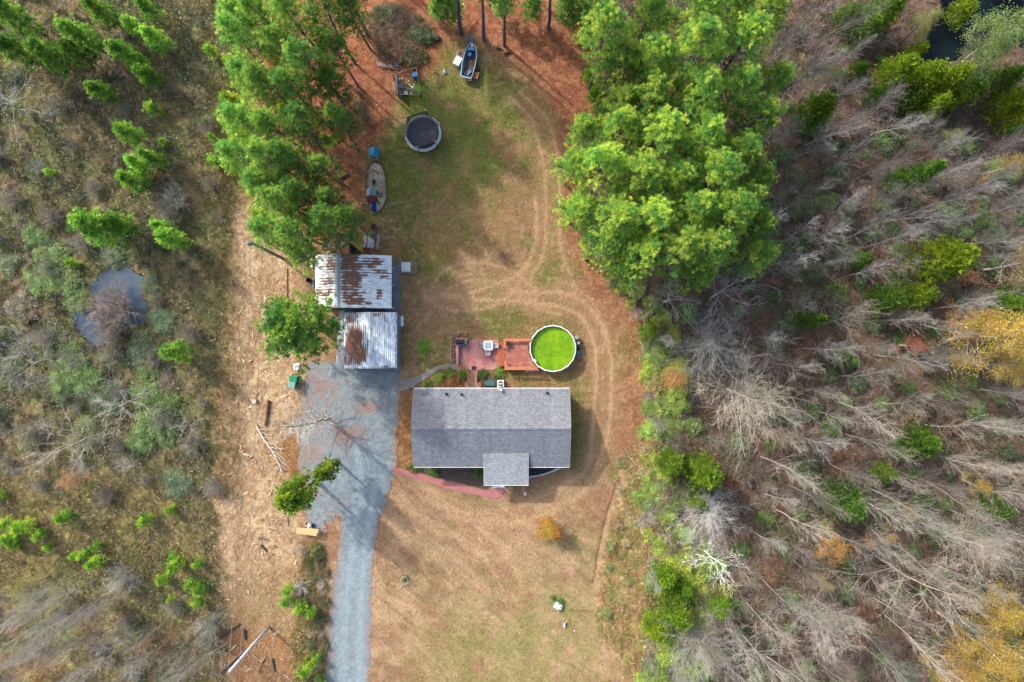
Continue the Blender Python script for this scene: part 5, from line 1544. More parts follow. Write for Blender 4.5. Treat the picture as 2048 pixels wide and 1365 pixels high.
V1, F1, C1 = leaf_quads(r, np.stack([q_ * np.cos(a_) + .1, q_ * np.sin(a_) - .1, np.full(420, .892)], 1), r.uniform(.015, .06, 420), pick(r, 420, [(70, 90, 10), (50, 50, 20), (120, 90, 30)]), .02, .7)
tag(link('floating_leaves', np_mesh('floating_leaves', V1, F1, C1), STUFF, pl), kind='stuff')
q = Vector((-1.95, -1.25, 0))
M_ = Matrix.Translation(Vector((-1.98, -1.35, 0))) @ Matrix.Rotation(R(-55), 4, 'Z')
mb = MB(); mb.box(-.2, -.12, 1.03, .2, .12, 1.36, M_); mb.build('skimmer', WHITE, pl, .03)
mb = MB()
for a, b in ((1052, 741.5), (1054, 743)):
    p = loc(pl, a, b, .5); mb.tube((p.x, p.y, .02), (p.x - .1, p.y - .1, .9), .03)
p0, p1 = loc(pl, 1053, 742, 1.0), loc(pl, 1078, 742.5, 1.0)
mb.bar(p0, p1, .05, .05); mb.build('ladder_rail', WHITE, pl)
sf = thing('sand_filter', "grey round filter tank at the pool's right side", 'pool filter', P(1155, 686.5))
mb = MB(); mb.lathe([(.001, 0), (.24, 0), (.28, .1), (.28, .62), (.22, .76), (.16, .78)], (0, 0, 0), 22); mb.build('tank', plain("tank_dark", C(86, 96, 110), .45, .06, 2), sf, smooth=True)
mb = MB(); mb.lathe([(.17, .77), (.19, .79), (.19, .83), (.13, .83), (.13, .79)], (0, 0, 0), 20); mb.build('collar', GREYM, sf)
mb = MB(); mb.disc(.13, .80, (0, 0, 0), 16); mb.build('cover', TT, sf)
pu = thing('pool_pump', "bright blue pool pump below the grey filter tank", 'pump', P(1156, 706))
BLUE = plain("pump_blue", C(26, 150, 196), .4, .06, 2)
mb = MB(); mb.tube((0, -.3, .25), (0, .28, .25), .21, .21, 16); mb.build('motor', BLUE, pu, .03)
mb = MB(); mb.tube((0, .285, .25), (0, .5, .25), .1, .12, 12); mb.tube((0, .5, .25), (-.02, .75, .4), .05, .05, 10); mb.build('volute', BLK, pu)
mb = MB(); mb.box(-.12, -.46, .1, .08, -.31, .32); mb.box(-.06, -.1, .46, .06, .1, .5); mb.build('cap', GREYM, pu)
mb = MB(); mb.box(-.24, -.3, .02, .2, .32, .05); mb.build('base', BLK, pu)
gb = thing('control_box', "weathered grey box slanting at the pool's upper right rim", 'box', P(1150, 676.5), R(28))
mb = MB(); mb.box(-.36, -.2, 0, .32, .2, .7); mb.build('box_body', plain("weathered_grey", C(158, 152, 148), .8, .15, 4), gb, .02)
mb = MB(); mb.box(-.38, -.22, .702, .34, .22, .74); mb.build('lid', plain("weathered_lid", C(176, 170, 166), .8, .15, 4), gb)
mb = MB(); mb.tube((-.4, .08, .5), (-.7, .0, .6), .03); mb.tube((-.4, -.1, .5), (-.66, -.1, .6), .03); mb.build('pipe', WHITE, gb)

# ------------------------------------------------------------------ barn and carport
METAL = attr_mat("sheet_metal", .5, .12, 6, .0, .06, .4)
def rust(c, m, u, v, seed):
    n3 = fbm(u / 2.5, v / 2.5, seed, 3)
    rc = mix(C(128, 84, 66) + np.zeros(u.shape + (3,)), C(170, 120, 88), n3)
    return mix(c, rc, np.clip(m, 0, 1))
def toward(o, name, xs, ys, zfun, cfun, mat, parent=None, thick=.03):
    s = sheet(name, xs, ys, zfun, cfun, mat, parent or o)
    md = s.modifiers.new('thick', 'SOLIDIFY'); md.thickness = thick; md.offset = -1
    return s
bn = thing('barn', "old barn under a rust-streaked white metal roof with off-centre ridge", 'barn', P(708, 562))
bx0, by0, _ = bn.location
zl, zrd, zrt = 2.9, 4.3, 2.6
XL, XR_, XD = loc(bn, 631, 0, zl).x, loc(bn, 783.5, 0, zrt).x, loc(bn, 675, 0, zrd).x
YT, YB = loc(bn, 0, 509.5, 3.3).y, loc(bn, 0, 616.5, 3.3).y
def ribs(q, per, h):
    return h * np.clip(np.sin(q * 2 * np.pi / per), 0, 1) ** 2
def bz(X, Y):
    z = np.where(X < XD, zl + (zrd - zl) * (X - XL) / (XD - XL), zrd + (zrt - zrd) * (X - XD) / (XR_ - XD))
    return z + ribs(Y, .31, .05)
def bcol(X, Y):
    zz = bz(X, Y)
    k = CAM_H / (CAM_H - zz) / S
    u, v = (X + bx0) * k + 1024, 682.5 - (Y + by0) * k
    n1 = fbm(u / 10, v / 5, 201, 4); n2 = fbm(u / 7, v / 3, 205, 3)
    c = mix(C(238, 242, 244, 1.5) + np.zeros(u.shape + (3,)), C(212, 218, 222, 1.6), sstep((n2 - .45) * 4))
    vall = .5 + .5 * np.cos(Y * 2 * np.pi / .31 + 1.2)
    base = np.zeros(u.shape)
    for gu, gv, ru, rv, s in ((698, 525, 22, 28, 1.0), (702, 560, 22, 30, .95), (706, 595, 26, 18, .8), (745, 525, 26, 10, .8), (760, 545, 20, 10, .55), (730, 538, 22, 16, .7), (759, 588, 7, 12, 1.0), (738, 607, 9, 3, .9), (725, 600, 8, 8, .8), (768, 552, 12, 8, .6),
                              (664, 530, 12, 18, .75), (650, 562, 16, 10, .8), (648, 585, 20, 12, .75), (655, 572, 18, 20, .5), (655, 600, 14, 8, .5)):
        base = np.maximum(base, s * np.exp(-((u - gu) / ru) ** 4 - ((v - gv) / rv) ** 4))
    m = sstep((base * 1.05 + (n1 - .5) * 1.3 + (vall - .5) * .42 - .46) * 4)
    m = m * (1 - sstep((u - 630) / -3 + 1) * 0)
    c = rust(c, m, u, v, 211)
    return mix(c, C(160, 168, 176), np.exp(-((Y % 2.05) / .02) ** 2) * .5)
toward(bn, 'roof', np.linspace(XL, XR_, 130), np.arange(YB, YT, .045), bz, bcol, METAL)
mb = MB()
mb._add([(XD - .3, y, zrd - .12) for y in (YB - .03, YT + .03)] + [(XD, y, zrd + .09) for y in (YB - .03, YT + .03)] + [(XD + .3, y, zrd - .04) for y in (YB - .03, YT + .03)], [(0, 2, 3, 1), (2, 4, 5, 3)])
o = mb.build('ridge_cap', plain("ridge_metal", C(176, 190, 200), .45, .06, 2), bn)
md = o.modifiers.new('thick', 'SOLIDIFY'); md.thickness = .03
BARNW = plain("barn_boards", C(120, 116, 116), .85, .2, 3, dirt=C(88, 80, 76))
mb = MB()
ins = .3
xs_ = (XL + ins, XD, XR_ - .75)
zsr = [float(bz(np.array(x), np.array(0.0))) - .14 for x in xs_]
v_ = [(x, y, z) for y in (YB + ins, YT - ins) for x, z in zip(xs_, zsr)] + [(x, y, 0) for y in (YB + ins, YT - ins) for x in (xs_[0], xs_[2])]
mb._add(v_, [(0, 1, 4, 3), (1, 2, 5, 4), (0, 6, 7, 2, 1), (3, 4, 5, 9, 8), (0, 3, 8, 6), (2, 7, 9, 5)])
mb.build('wall', BARNW, bn)
mb = MB(); mb.box(XD - .2, YB + ins - .05, .02, XD + 1.6, YB + ins - .003, 2.3); mb.build('door', plain("barn_door", C(160, 166, 172), .7, .1, 3), bn)
for py in (534, 567, 614):
    p = loc(bn, 783, py, 2.4); q = loc(bn, 789, py + 3.2, 2.2)
    mb = MB(); mb.bar((xs_[2], p.y - .2, 1.7), (q.x, q.y, 2.35), .07, .07); mb.build('brace', WHITE, bn)
mb = MB(); mb.box(XL, YT + .002, zl - .2, XD - .1, YT + .05, zl - .02); mb.box(XL - .04, YB, zl - .14, XL - .003, YT, zl + .02); mb.build('eave_trim', WHITE, bn)
# lean-to at the back
lt = thing('lean_to_shed', "small lean-to with a rusty flat roof behind the barn", 'shed', P(678, 496))
p0, p1 = loc(lt, 655, 510, 2.2), loc(lt, 700, 483, 2.2)
def ltz(X, Y): return 2.35 - .25 * (Y - p0.y) / (p1.y - p0.y) + ribs(X, .25, .03)
def ltc(X, Y):
    u, v = X * 18, Y * 18
    c = mix(C(206, 206, 204) + np.zeros(u.shape + (3,)), C(180, 110, 76), sstep((fbm(u / 9, v / 9, 220, 4) + np.minimum((X - p0.x), (p1.y - Y)) * 1.1 - .62) * 6))
    return c
toward(lt, 'roof', np.arange(p0.x, p1.x, .05), np.arange(p0.y, p1.y, .07), ltz, ltc, METAL)
mb = MB(); mb.box(p0.x + .1, p0.y + .1, 0, p1.x - .1, p1.y - .1, 2.02); mb.build('wall', BARNW, lt)
cp = thing('carport', "metal carport with brown rust over its left roof half", 'carport', P(740, 680))
cx0, cy0, _ = cp.location
ze_, zc_ = 2.5, 3.3
X0, X1, XC = loc(cp, 688, 0, ze_).x, loc(cp, 794, 0, ze_).x, loc(cp, 740, 0, zc_).x
Y1, Y0 = loc(cp, 0, 625, 2.9).y, loc(cp, 0, 736, 2.9).y
def cz(X, Y):
    t = np.where(X < XC, (X - X0) / (XC - X0), (X1 - X) / (X1 - XC))
    return ze_ + (zc_ - ze_) * t - .22 * np.clip(1 - t * 9, 0, 1) ** 2 * (X > XC) + ribs(X, .225, .045)
def ccol(X, Y):
    k = CAM_H / (CAM_H - cz(X, Y)) / S
    u, v = (X + cx0) * k + 1024, 682.5 - (Y + cy0) * k
    n1 = fbm(u / 5, v / 16, 231, 4); n2 = fbm(u / 3, v / 9, 235, 3)
    c = mix(C(232, 238, 242, 1.5) + np.zeros(u.shape + (3,)), C(192, 208, 218, 1.7), sstep((n2 - .42) * 3.5) * .8)
    vall = .5 + .5 * np.cos(X * 2 * np.pi / .225 + 1)
    base = np.zeros(u.shape)
    for gu, gv, ru, rv, s in ((708, 685, 20, 36, 1.15), (716, 705, 20, 22, 1.1), (706, 722, 24, 12, .85), (703, 636, 16, 14, .75), (722, 665, 12, 20, .7), (752, 630, 10, 5, .8), (770, 734, 12, 3, .8), (768, 634, 6, 12, .45), (782, 640, 6, 14, .4)):
        base = np.maximum(base, s * np.exp(-((u - gu) / ru) ** 4 - ((v - gv) / rv) ** 4))
    m = sstep((base + (n1 - .5) * 1.1 + (vall - .5) * .5 - .46) * 4)
    c = rust(c, m, u, v, 241)
    return mix(c, C(110, 112, 118), sstep((fbm(u / 2.2, v / 14, 251, 3) - .62) * 9) * (u > 738) * .7)
toward(cp, 'roof', np.arange(X0, X1, .03), np.linspace(Y0, Y1, 60), cz, ccol, METAL)
# rounded side sheets (carport's walls)
SIDEM = plain("side_sheet", C(150, 166, 178), .5, .1, 3)
mb = MB(); mb.box(X1 - .12, Y0 + .1, .02, X1 - .06, Y1 - .1, ze_ - .25); mb.box(X0 + .06, Y0 + .1, .02, X0 + .12, Y1 - .1, ze_ - .06); mb.box(X0 + .125, Y1 - .16, .02, X1 - .125, Y1 - .1, ze_ - .06); mb.build('wall', SIDEM, cp)
mb = MB()
for X in (X0 + .2, X1 - .25):
    mb.box(X - .05, Y0 + .08, .02, X + .05, Y0 + .18, ze_ - .12)
mb.build('front_posts', WHITE, cp)
mb = MB(); mb._add([(X0, Y0 - .02, ze_ - .1), (XC, Y0 - .02, zc_ - .1), (X1, Y0 - .02, ze_ - .3), (X1, Y0 - .02, ze_ - .12), (XC, Y0 - .02, zc_ + .03), (X0, Y0 - .02, ze_ + .04), (X0, Y0 - .06, ze_ - .1), (XC, Y0 - .06, zc_ - .1), (X1, Y0 - .06, ze_ - .3), (X1, Y0 - .06, ze_ - .12), (XC, Y0 - .06, zc_ + .03), (X0, Y0 - .06, ze_ + .04)],
                  [(0, 1, 4, 5), (1, 2, 3, 4), (6, 11, 10, 7), (7, 10, 9, 8), (5, 4, 10, 11), (4, 3, 9, 10), (0, 6, 7, 1), (1, 7, 8, 2)]); mb.build('front_trim', WHITE, cp)
p0, p1 = loc(cp, 671, 731, 2.0), loc(cp, 690, 622, 2.0)
mb = MB(); mb._add([(p0.x, p0.y, 1.85), (X0 - .01, p0.y, 2.3), (X0 - .01, p1.y, 2.3), (p0.x + .35, p1.y, 1.85), (p0.x, p0.y, 1.8), (X0 - .01, p0.y, 2.25), (X0 - .01, p1.y, 2.25), (p0.x + .35, p1.y, 1.8)], [(0, 1, 2, 3), (4, 7, 6, 5), (0, 4, 5, 1), (2, 6, 7, 3), (0, 3, 7, 4)])
mb.build('side_roof', plain("side_roof_grey", C(168, 178, 184), .55, .12, 2), cp)
for yy in (p0.y + .15, (p0.y + p1.y) / 2, p1.y - .15):
    mb = MB(); mb.box(p0.x + .4, yy - .05, .02, p0.x + .5, yy + .05, 1.85); mb.build('post', WHITE, cp)
mb = MB(); mb.path([P(a, b, .1) for a, b in [(783, 524), (803, 524.5), (803.5, 545), (802, 620), (801, 745)]], .045, 5)
tag(mb.build('edging_rail', plain("pale_timber", C(196, 150, 126), .8, .12, 4)), "thin pinkish rail along the slab right of the barn", 'rail')

kn = thing('covered_kennel', "wire kennel half covered by a crumpled white tarp right of the barn", 'kennel', P(818, 534.5))
def wire_box(o, x0, y0, z0, x1, y1, z1, r_=.018, n=0):
    mb = MB()
    for x in (x0, x1):
        for y in (y0, y1):
            mb.tube((x, y, z0), (x, y, z1), r_, r_, 6)
    for z in (z0, z1):
        for y in (y0, y1): mb.tube((x0, y, z), (x1, y, z), r_, r_, 6)
        for x in (x0, x1): mb.tube((x, y0, z), (x, y1, z), r_, r_, 6)
    for k in range(1, n + 1):
        t = k / (n + 1)
        mb.tube((x0 + (x1 - x0) * t, y0, z1), (x0 + (x1 - x0) * t, y1, z1), r_ * .7, r_ * .7, 5)
        mb.tube((x0, y0 + (y1 - y0) * t, z1), (x1, y0 + (y1 - y0) * t, z1), r_ * .7, r_ * .7, 5)
    return mb
p0, p1 = loc(kn, 804, 545, .8), loc(kn, 831, 525, .8)
wire_box(kn, p0.x, p0.y, .03, p1.x, p1.y, .95, .022, 3).build('wire_frame', GREYM, kn)
def tz(X, Y): return .98 + .1 * fbm(X * 3, Y * 3, 5, 3)
sheet('tarp', np.linspace(p0.x - .03, p0.x + .97, 26), np.linspace(p0.y + .06, p1.y - .02, 28), tz, lambda X, Y: np.zeros(X.shape + (3,)) + C(226, 232, 240), METAL, kn, smooth=True)
mb = MB(); mb.box(p0.x, p0.y, .02, p0.x + .95, p1.y, .03); mb.build('floor_board', plain("kennel_board", C(176, 128, 112), .8, .1, 3), kn)

wb = thing('white_cabinet', "white cabinet standing on end left of the barn", 'cabinet', P(627.5, 528))
mb = MB(); mb.box(-.14, -.5, 0, .16, .52, 1.0); mb.build('cabinet_body', WHITE, wb, .02)
mb = MB(); mb.box(.02, -.06, 1.0, .14, .06, 1.03); mb.build('handle', GREYM, wb)
br_ = thing('rusty_drum', "rusty burn drum with a dark open top left of the barn", 'drum', P(621, 562))
RUSTM = plain("rust", C(124, 74, 56), .9, .25, 5)
mb = MB(); mb.lathe([(.28, 0), (.28, .3), (.295, .31), (.28, .33), (.28, .84), (.25, .84), (.25, .3)], (0, 0, 0), 20); mb.build('drum_wall', RUSTM, br_)
mb = MB(); mb.disc(.25, .32, (0, 0, 0), 18); mb.build('ash', BLK, br_)
mb = MB(); mb.box(-.1, -.55, 0, .1, .45, .55)
o = tag(mb.build('metal_sheet', plain("blue_grey_sheet", C(140, 156, 176), .5, .1, 3), bevel=.01), "bluish metal sheet leaning on the barn by the rusty drum", 'sheet'); o.location = P(628.5, 566)
GRN = plain("green_plastic", C(40, 160, 120), .45, .08, 2)
for a, b, lb in ((669, 640, "green plastic chair by the carport, upper one"), (668, 649.5, "green plastic chair by the carport, lower one half under the pine")):
    chair(a, b, math.pi, lb, GRN, 'green plastic chairs left of the carport', 'plastic_chair', .95)
mb = MB()
for k in range(6):
    mb.lathe([(.17 + .02 * (k % 2), .0), (.2 + .02 * (k % 2), .12), (.12, .2), (.001, .22)], (.03 * math.sin(k * 2), -.42 + .17 * k, 0), 12)
o = tag(mb.build('foam_bag', WHITE, smooth=True), "lumpy white bag lying against the carport's right wall", 'bag'); o.location = P(803.8, 643.5, .04)

# trash bins
def bin_(px, py, rz, label, body, lidm, sx, sy):
    t = thing('trash_bin', label, 'trash bin', P(px, py), rz, 'trash bins by the gravel')
    mb = MB(); h = 1.0
    mb._add([(-sx * .8, -sy * .8, .08), (sx * .8, -sy * .8, .08), (sx * .8, sy * .8, .08), (-sx * .8, sy * .8, .08), (-sx, -sy, h), (sx, -sy, h), (sx, sy, h), (-sx, sy, h)], [(0, 3, 2, 1), (4, 5, 6, 7), (0, 1, 5, 4), (1, 2, 6, 5), (2, 3, 7, 6), (3, 0, 4, 7)])
    mb.build('bin_body', body, t, .02)
    mb = MB(); mb.box(-sx - .03, -sy - .03, h + .003, sx + .03, sy + .03, h + .07); l = mb.build('lid', lidm, t, .035)
    mb = MB(); mb.tube((-sx * .6, -sy - .06, h), (sx * .6, -sy - .06, h), .022); mb.build('handle', lidm, l)
    for s in (-1, 1):
        mb = MB(); mb.tube((s * sx * .85, -sy * .9, .12), (s * sx * .85 + .05 * s, -sy * .9, .12), .12, .12, 14); mb.build('wheel', BLK, t)
bin_(592, 757, R(175), "green trash bin with a bright green lid beside the gravel", plain("bin_green", C(24, 120, 92), .5, .08, 2), plain("lid_green", C(20, 150, 108), .4, .1, 2), .40, .28)
bin_(589.5, 769.5, R(170), "trash bin with a faded pale green lid, just below the bright one", plain("bin_faded", C(80, 150, 138), .6, .12, 2), plain("lid_faded", C(122, 182, 172), .6, .14, 2), .34, .32)
mb = MB()
rr = random.Random(3)
for k in range(9):
    x, y = rr.uniform(-.4, .4), rr.uniform(-.3, .3)
    mb.lathe([(rr.uniform(.14, .26), 0), (rr.uniform(.12, .22), .16), (.05, .26), (.001, .28)], (x, y, 0), 7)
o = tag(mb.build('plastic_bag', WHITE), "crumpled white plastic bag above the trash bins", 'bag'); o.location = P(594, 734)
cb = thing('cardboard_box', "flattened brown cardboard box just above the trash bins", 'box', P(594, 743), R(12))
CARD = plain("cardboard", C(206, 150, 100), .85, .1, 3)
mb = MB(); mb.box(-.55, -.25, 0, .5, .22, .12); mb.build('box_body', CARD, cb, .01)
mb = MB(); mb.bar((-.2, .23, .12), (-.2, .5, .2), .8, .01); mb.build('flap', CARD, cb)
# ------------------------------------------------------------------ back yard
tp = thing('trampoline', "round trampoline with a dark net and pale pad ring", 'trampoline', P(848, 272))
mb = MB(); mb.lathe([(1.74, .92), (1.78, .96), (2.02, .96), (2.07, .9), (2.0, .86), (1.74, .9)], (0, 0, 0), 36); mb.build('pad_ring', plain("pad_grey", C(206, 216, 222, 1.8), .6, .1, 1.5), tp)
m, n, out = newmat("jump_mat")
b = N(n, 'ShaderNodeBsdfPrincipled'); b.inputs['Roughness'].default_value = .8
n.links.new(mixc(n, 'MIX', noise_fac(n, 3.6, 6, -1.5, 1.1, rough=.8), c4(C(70, 78, 94)), c4(C(150, 108, 92))), b.inputs['Base Color']); n.links.new(b.outputs[0], out.inputs[0])
mb = MB(); mb.disc(1.76, .9, (0, 0, 0), 36); mb.build('jump_mat', m, tp)
mb = MB(); mb.lathe([(.13, .905), (.16, .905)], (-.02, -.1, 0), 16); mb.build('centre_mark', GREYM, tp)
DARKM = plain("dark_tube", C(48, 58, 64), .5, .1, 3)
tops = []
for k in range(6):
    t = R(18 + 60 * k)
    c, s = math.cos(t), math.sin(t)
    mb = MB(); mb.tube((2.08 * c, 2.08 * s, .02), (2.1 * c, 2.1 * s, 1.2), .035); mb.tube((2.1 * c, 2.1 * s, 1.2), (2.05 * c, 2.05 * s, 2.5), .032); mb.build('net_pole', DARKM, tp)
    mb = MB(); mb.tube((1.7 * c, 1.7 * s, .03), (2.06 * c, 2.06 * s, .88), .03); mb.build('leg', GREYM, tp)
    mb = MB(); mb.lathe([(.05, 2.5), (.06, 2.54), (.001, 2.58)], (2.05 * c, 2.05 * s, 0), 10); mb.build('pole_cap', WHITE, tp)
    tops.append((c, s))
m, n, out = newmat("safety_net")
d = N(n, 'ShaderNodeBsdfDiffuse'); d.inputs[0].default_value = c4(C(62, 78, 76))
tr = N(n, 'ShaderNodeBsdfTransparent'); mx = N(n, 'ShaderNodeMixShader'); mx.inputs[0].default_value = .72
n.links.new(tr.outputs[0], mx.inputs[1]); n.links.new(d.outputs[0], mx.inputs[2]); n.links.new(mx.outputs[0], out.inputs[0])
mb = MB()
for k in range(6):
    (c0, s0), (c1, s1) = tops[k], tops[(k + 1) % 6]
    for i in range(6):
        a0, a1 = i / 6, (i + 1) / 6
        def rim(a, z, rad):
            x, y = c0 + (c1 - c0) * a, s0 + (s1 - s0) * a
            if z < 1.5:
                q = math.hypot(x, y); x, y = x / q, y / q
            return (x * rad, y * rad, z - (.12 * math.sin(math.pi * a) if z > 1.5 else 0))
        mb.face(rim(a0, .95, 1.72), rim(a1, .95, 1.72), rim(a1, 2.45, 2.04), rim(a0, 2.45, 2.04))
mb.build('safety_net', m, tp)

dh = thing('dog_house', "small dog house with a bright blue gable roof", 'dog house', P(750, 309))
ROOFB = plain("blue_plastic", C(36, 150, 200), .45, .08, 2)
mb = MB(); mb.box(-.45, -.52, 0, .45, .45, .6); mb._add([(-.45, -.521, .6), (.45, -.521, .6), (0, -.521, .92)], [(0, 1, 2)]); mb.build('wall', plain("kennel_grey", C(176, 190, 196), .6, .08, 3), dh, .02)
mb = MB()
mb._add([(-.58, -.38, .58), (0, -.38, .98), (.58, -.38, .58), (-.58, .55, .58), (0, .55, .98), (.58, .55, .58), (-.58, -.38, .52), (0, -.38, .9), (.58, -.38, .52), (-.58, .55, .52), (0, .55, .9), (.58, .55, .52)],
        [(0, 1, 4, 3), (1, 2, 5, 4), (6, 9, 10, 7), (7, 10, 11, 8), (0, 6, 7, 1), (1, 7, 8, 2), (3, 4, 10, 9), (4, 5, 11, 10), (0, 3, 9, 6), (2, 8, 11, 5)])
rf = mb.build('roof', ROOFB, dh)
mb = MB(); mb.bar((0, -.4, 1.0), (0, .57, 1.0), .09, .05); mb.build('ridge', plain("ridge_blue", C(110, 200, 225), .45, .05, 3), rf)
mb = MB(); mb.box(-.2, -.56, .05, .2, -.524, .5); mb.build('doorway', BLK, dh)
mb = MB(); mb.box(-.3, -.62, .0, .3, -.565, .05); mb.build('sill', WHITE, dh)

ps = thing('play_set', "play set with a pale tent roof and a blue slide on the sand", 'play set', P(743, 385))
PW = plain("play_wood", C(134, 84, 62), .8, .15, 4)
def lp(a, b, z): return loc(ps, a, b, z)
c0, c1 = lp(732, 391.5, 2.3), lp(752, 378, 2.3)
xm = (c0.x + c1.x) / 2
mb = MB()
mb._add([(c0.x, c0.y, 2.15), (xm, c0.y, 2.7), (xm, c1.y, 2.7), (c0.x, c1.y, 2.15), (c0.x, c0.y, 2.11), (xm, c0.y, 2.66), (xm, c1.y, 2.66), (c0.x, c1.y, 2.11)], [(0, 1, 2, 3), (4, 7, 6, 5), (0, 4, 5, 1), (3, 2, 6, 7), (0, 3, 7, 4)])
rf = mb.build('roof', plain("tent_pale", C(176, 196, 202), .6, .1, 4), ps)
mb = MB()
mb._add([(xm, c0.y, 2.702), (c1.x, c0.y, 2.15), (c1.x, c1.y, 2.15), (xm, c1.y, 2.702), (xm, c0.y, 2.66), (c1.x, c0.y, 2.11), (c1.x, c1.y, 2.11), (xm, c1.y, 2.66)], [(0, 1, 2, 3), (4, 7, 6, 5), (0, 4, 5, 1), (3, 2, 6, 7), (1, 5, 6, 2)])
mb.build('roof_flap', plain("tent_teal", C(120, 168, 182), .6, .1, 4), rf)
for x in (c0.x + .12, c1.x - .12):
    for y in (c0.y - .35, c1.y - .1):
        mb = MB(); mb.box(x - .05, y - .05, 0, x + .05, y + .05, 2.2); mb.build('post', PW, ps)
mb = MB(); mb.box(c0.x + .05, c0.y - .45, 1.15, c1.x - .02, c1.y - .02, 1.2); mb.build('platform', PW, ps)
mb = MB(); mb.box(c0.x + .05, c0.y - .5, 1.2, c0.x + .5, c0.y - .45, 1.75); mb.box(c1.x - .35, c0.y - .5, 1.2, c1.x - .02, c0.y - .45, 1.75); mb.build('guard_board', PW, ps)
a, b = lp(746.5, 396, 1.2), lp(750, 424, .12)
mb = MB()
pts = [Vector((a.x + (b.x - a.x) * t, a.y + (b.y - a.y) * t, 1.18 - 1.05 * (t ** .8) + .06 * math.sin(t * 9))) for t in np.linspace(0, 1, 9)]
for p, q in zip(pts[:-1], pts[1:]):
    mb._add([p + Vector((-.2, 0, 0)), p + Vector((.2, 0, 0)), q + Vector((.2, 0, 0)), q + Vector((-.2, 0, 0))], [(0, 3, 2, 1)])
    for s in (-.2, .2):
        e = .05 if s > 0 else -.05
        mb._add([p + Vector((s, 0, 0)), p + Vector((s + e, 0, .14)), q + Vector((s + e, 0, .14)), q + Vector((s, 0, 0))], [(0, 1, 2, 3)])
o = mb.build('slide', plain("slide_blue", C(30, 70, 190), .4, .08, 2), ps)
md = o.modifiers.new('thick', 'SOLIDIFY'); md.thickness = .02
mb = MB()
for y0_, y1_ in ((387, 387), (394.5, 394.5)):
    mb.bar(lp(753, y0_, 1.2), lp(765, y1_, .05), .06, .06)
for t in (.15, .4, .65, .9):
    mb.bar(lp(753 + 12 * t, 387, 1.2 - 1.15 * t), lp(753 + 12 * t, 394.5, 1.2 - 1.15 * t), .06, .06)
mb.build('ladder', plain("ladder_dark", C(84, 62, 54), .8, .1, 4), ps)
mb = MB(); mb.bar(lp(743, 340, 2.25), lp(743, 378, 2.25), .12, .12); mb.build('swing_beam', plain("beam_pale", C(196, 180, 160), .7, .1, 4), ps)
for px in (734, 757):
    mb = MB(); mb.bar(lp(743.3, 340.5, 2.2), lp(px, 347 if px > 740 else 353, .02), .09, .09); mb.build('beam_leg', PW, ps)
ty = thing('tyre_swing', "round tyre swing with a pale rim hanging over the sand", 'tyre swing', P(748.5, 367.5))
mb = MB()
ring = []
for k in range(9):
    t = 2 * math.pi * k / 8
    ring.append((.38 + .11 * math.cos(t), .45 + .11 * math.sin(t)))
mb.lathe(ring, (0, 0, 0), 24); mb.build('tyre', plain("tyre_pale", C(164, 160, 148), .8, .12, 3), ty, smooth=True)
mb = MB(); mb.lathe([(.001, .40), (.3, .42)], (0, 0, 0), 20); mb.build('seat_web', BLK, ty)
bm_ = P(743, 367, 2.2) - ty.location
for k in range(3):
    t = 2 * math.pi * k / 3
    mb = MB(); mb.tube((.38 * math.cos(t), .38 * math.sin(t), .54), (bm_.x, bm_.y, 2.19), .012, .012, 5); mb.build('rope', GREYM, ty)
mb = MB()
sp = smooth_pts([(740, 328), (752, 325), (763, 332), (770, 350), (772, 375), (773, 395), (767, 412), (757, 425), (745, 421), (736, 405), (733, 380), (732, 355), (735, 338), (740, 328)], 3)
mb.path([P(p.x, p.y, .08) for p in sp], .07, 6)
tag(mb.build('sand_border', plain("border_brown", C(120, 92, 74), .85, .15, 4)), "thin brown border running round the play sand", 'border')
mb = MB(); mb.tube((-.55, -.2, .2), (.55, .2, .2), .2, .18, 10)
o = tag(mb.build('short_log', plain("log_grey", C(124, 108, 98), .9, .2, 4)), "short thick grey log left of the play sand", 'log'); o.location = P(688, 352)
CHB = plain("chair_blue", C(20, 140, 190), .5, .06, 2)
chair(681, 432, R(200), "small bright blue plastic chair under the left pines", CHB, None, 'plastic_chair', .9)
mb = MB(); mb.lathe([(0.001, 0), (.09, .04), (.11, .11), (.08, .19), (0.001, .21)], P(723.4, 407), 12); tag(mb.build('ball', WHITE, smooth=True), "tiny white ball on the pine straw by the slide", 'ball')

# picnic table
pt = thing('picnic_table', "pale grey picnic table with two benches near the barn", 'picnic table', P(745, 483), R(-8.5))
PG = plain("weathered_white", C(206, 212, 214), .7, .1, 3, dirt=C(150, 156, 158))
def slats(x0, x1, y0, y1, z, n, th=.04):
    mb = MB()
    w = (x1 - x0) / n
    for k in range(n):
        mb.box(x0 + k * w, y0, z - th, x0 + (k + 1) * w - .012, y1, z)
    return mb
slats(-.36, .36, -.85, .85, .76, 5).build('table_top', PG, pt)
slats(-.84, -.58, -.85, .8, .46, 2).build('bench', PG, pt)
slats(.58, .84, -.85, .8, .46, 2).build('bench', PG, pt)
for y in (-.6, .6):
    mb = MB(); mb.bar((-.2, y, .70), (-.6, y, .02), .08, .04); mb.bar((.2, y, .70), (.6, y, .02), .08, .04); mb.bar((-.8, y + .045, .40), (.8, y + .045, .40), .04, .08); mb.build('trestle', PG, pt)
mb = MB(); mb.box(-.3, -.22, 0, .3, .22, .26)
o = tag(mb.build('storage_tote', plain("tote_dark", C(70, 80, 92), .5, .1, 3), bevel=.03), "dark grey tote on the picnic table's upper end", 'tote'); o.location = P(747.5, 472, .762); o.rotation_euler = (0, 0, R(-8.5))
fp = thing('fire_bowl', "dark round fire bowl above the picnic table", 'fire bowl', P(749.5, 456))
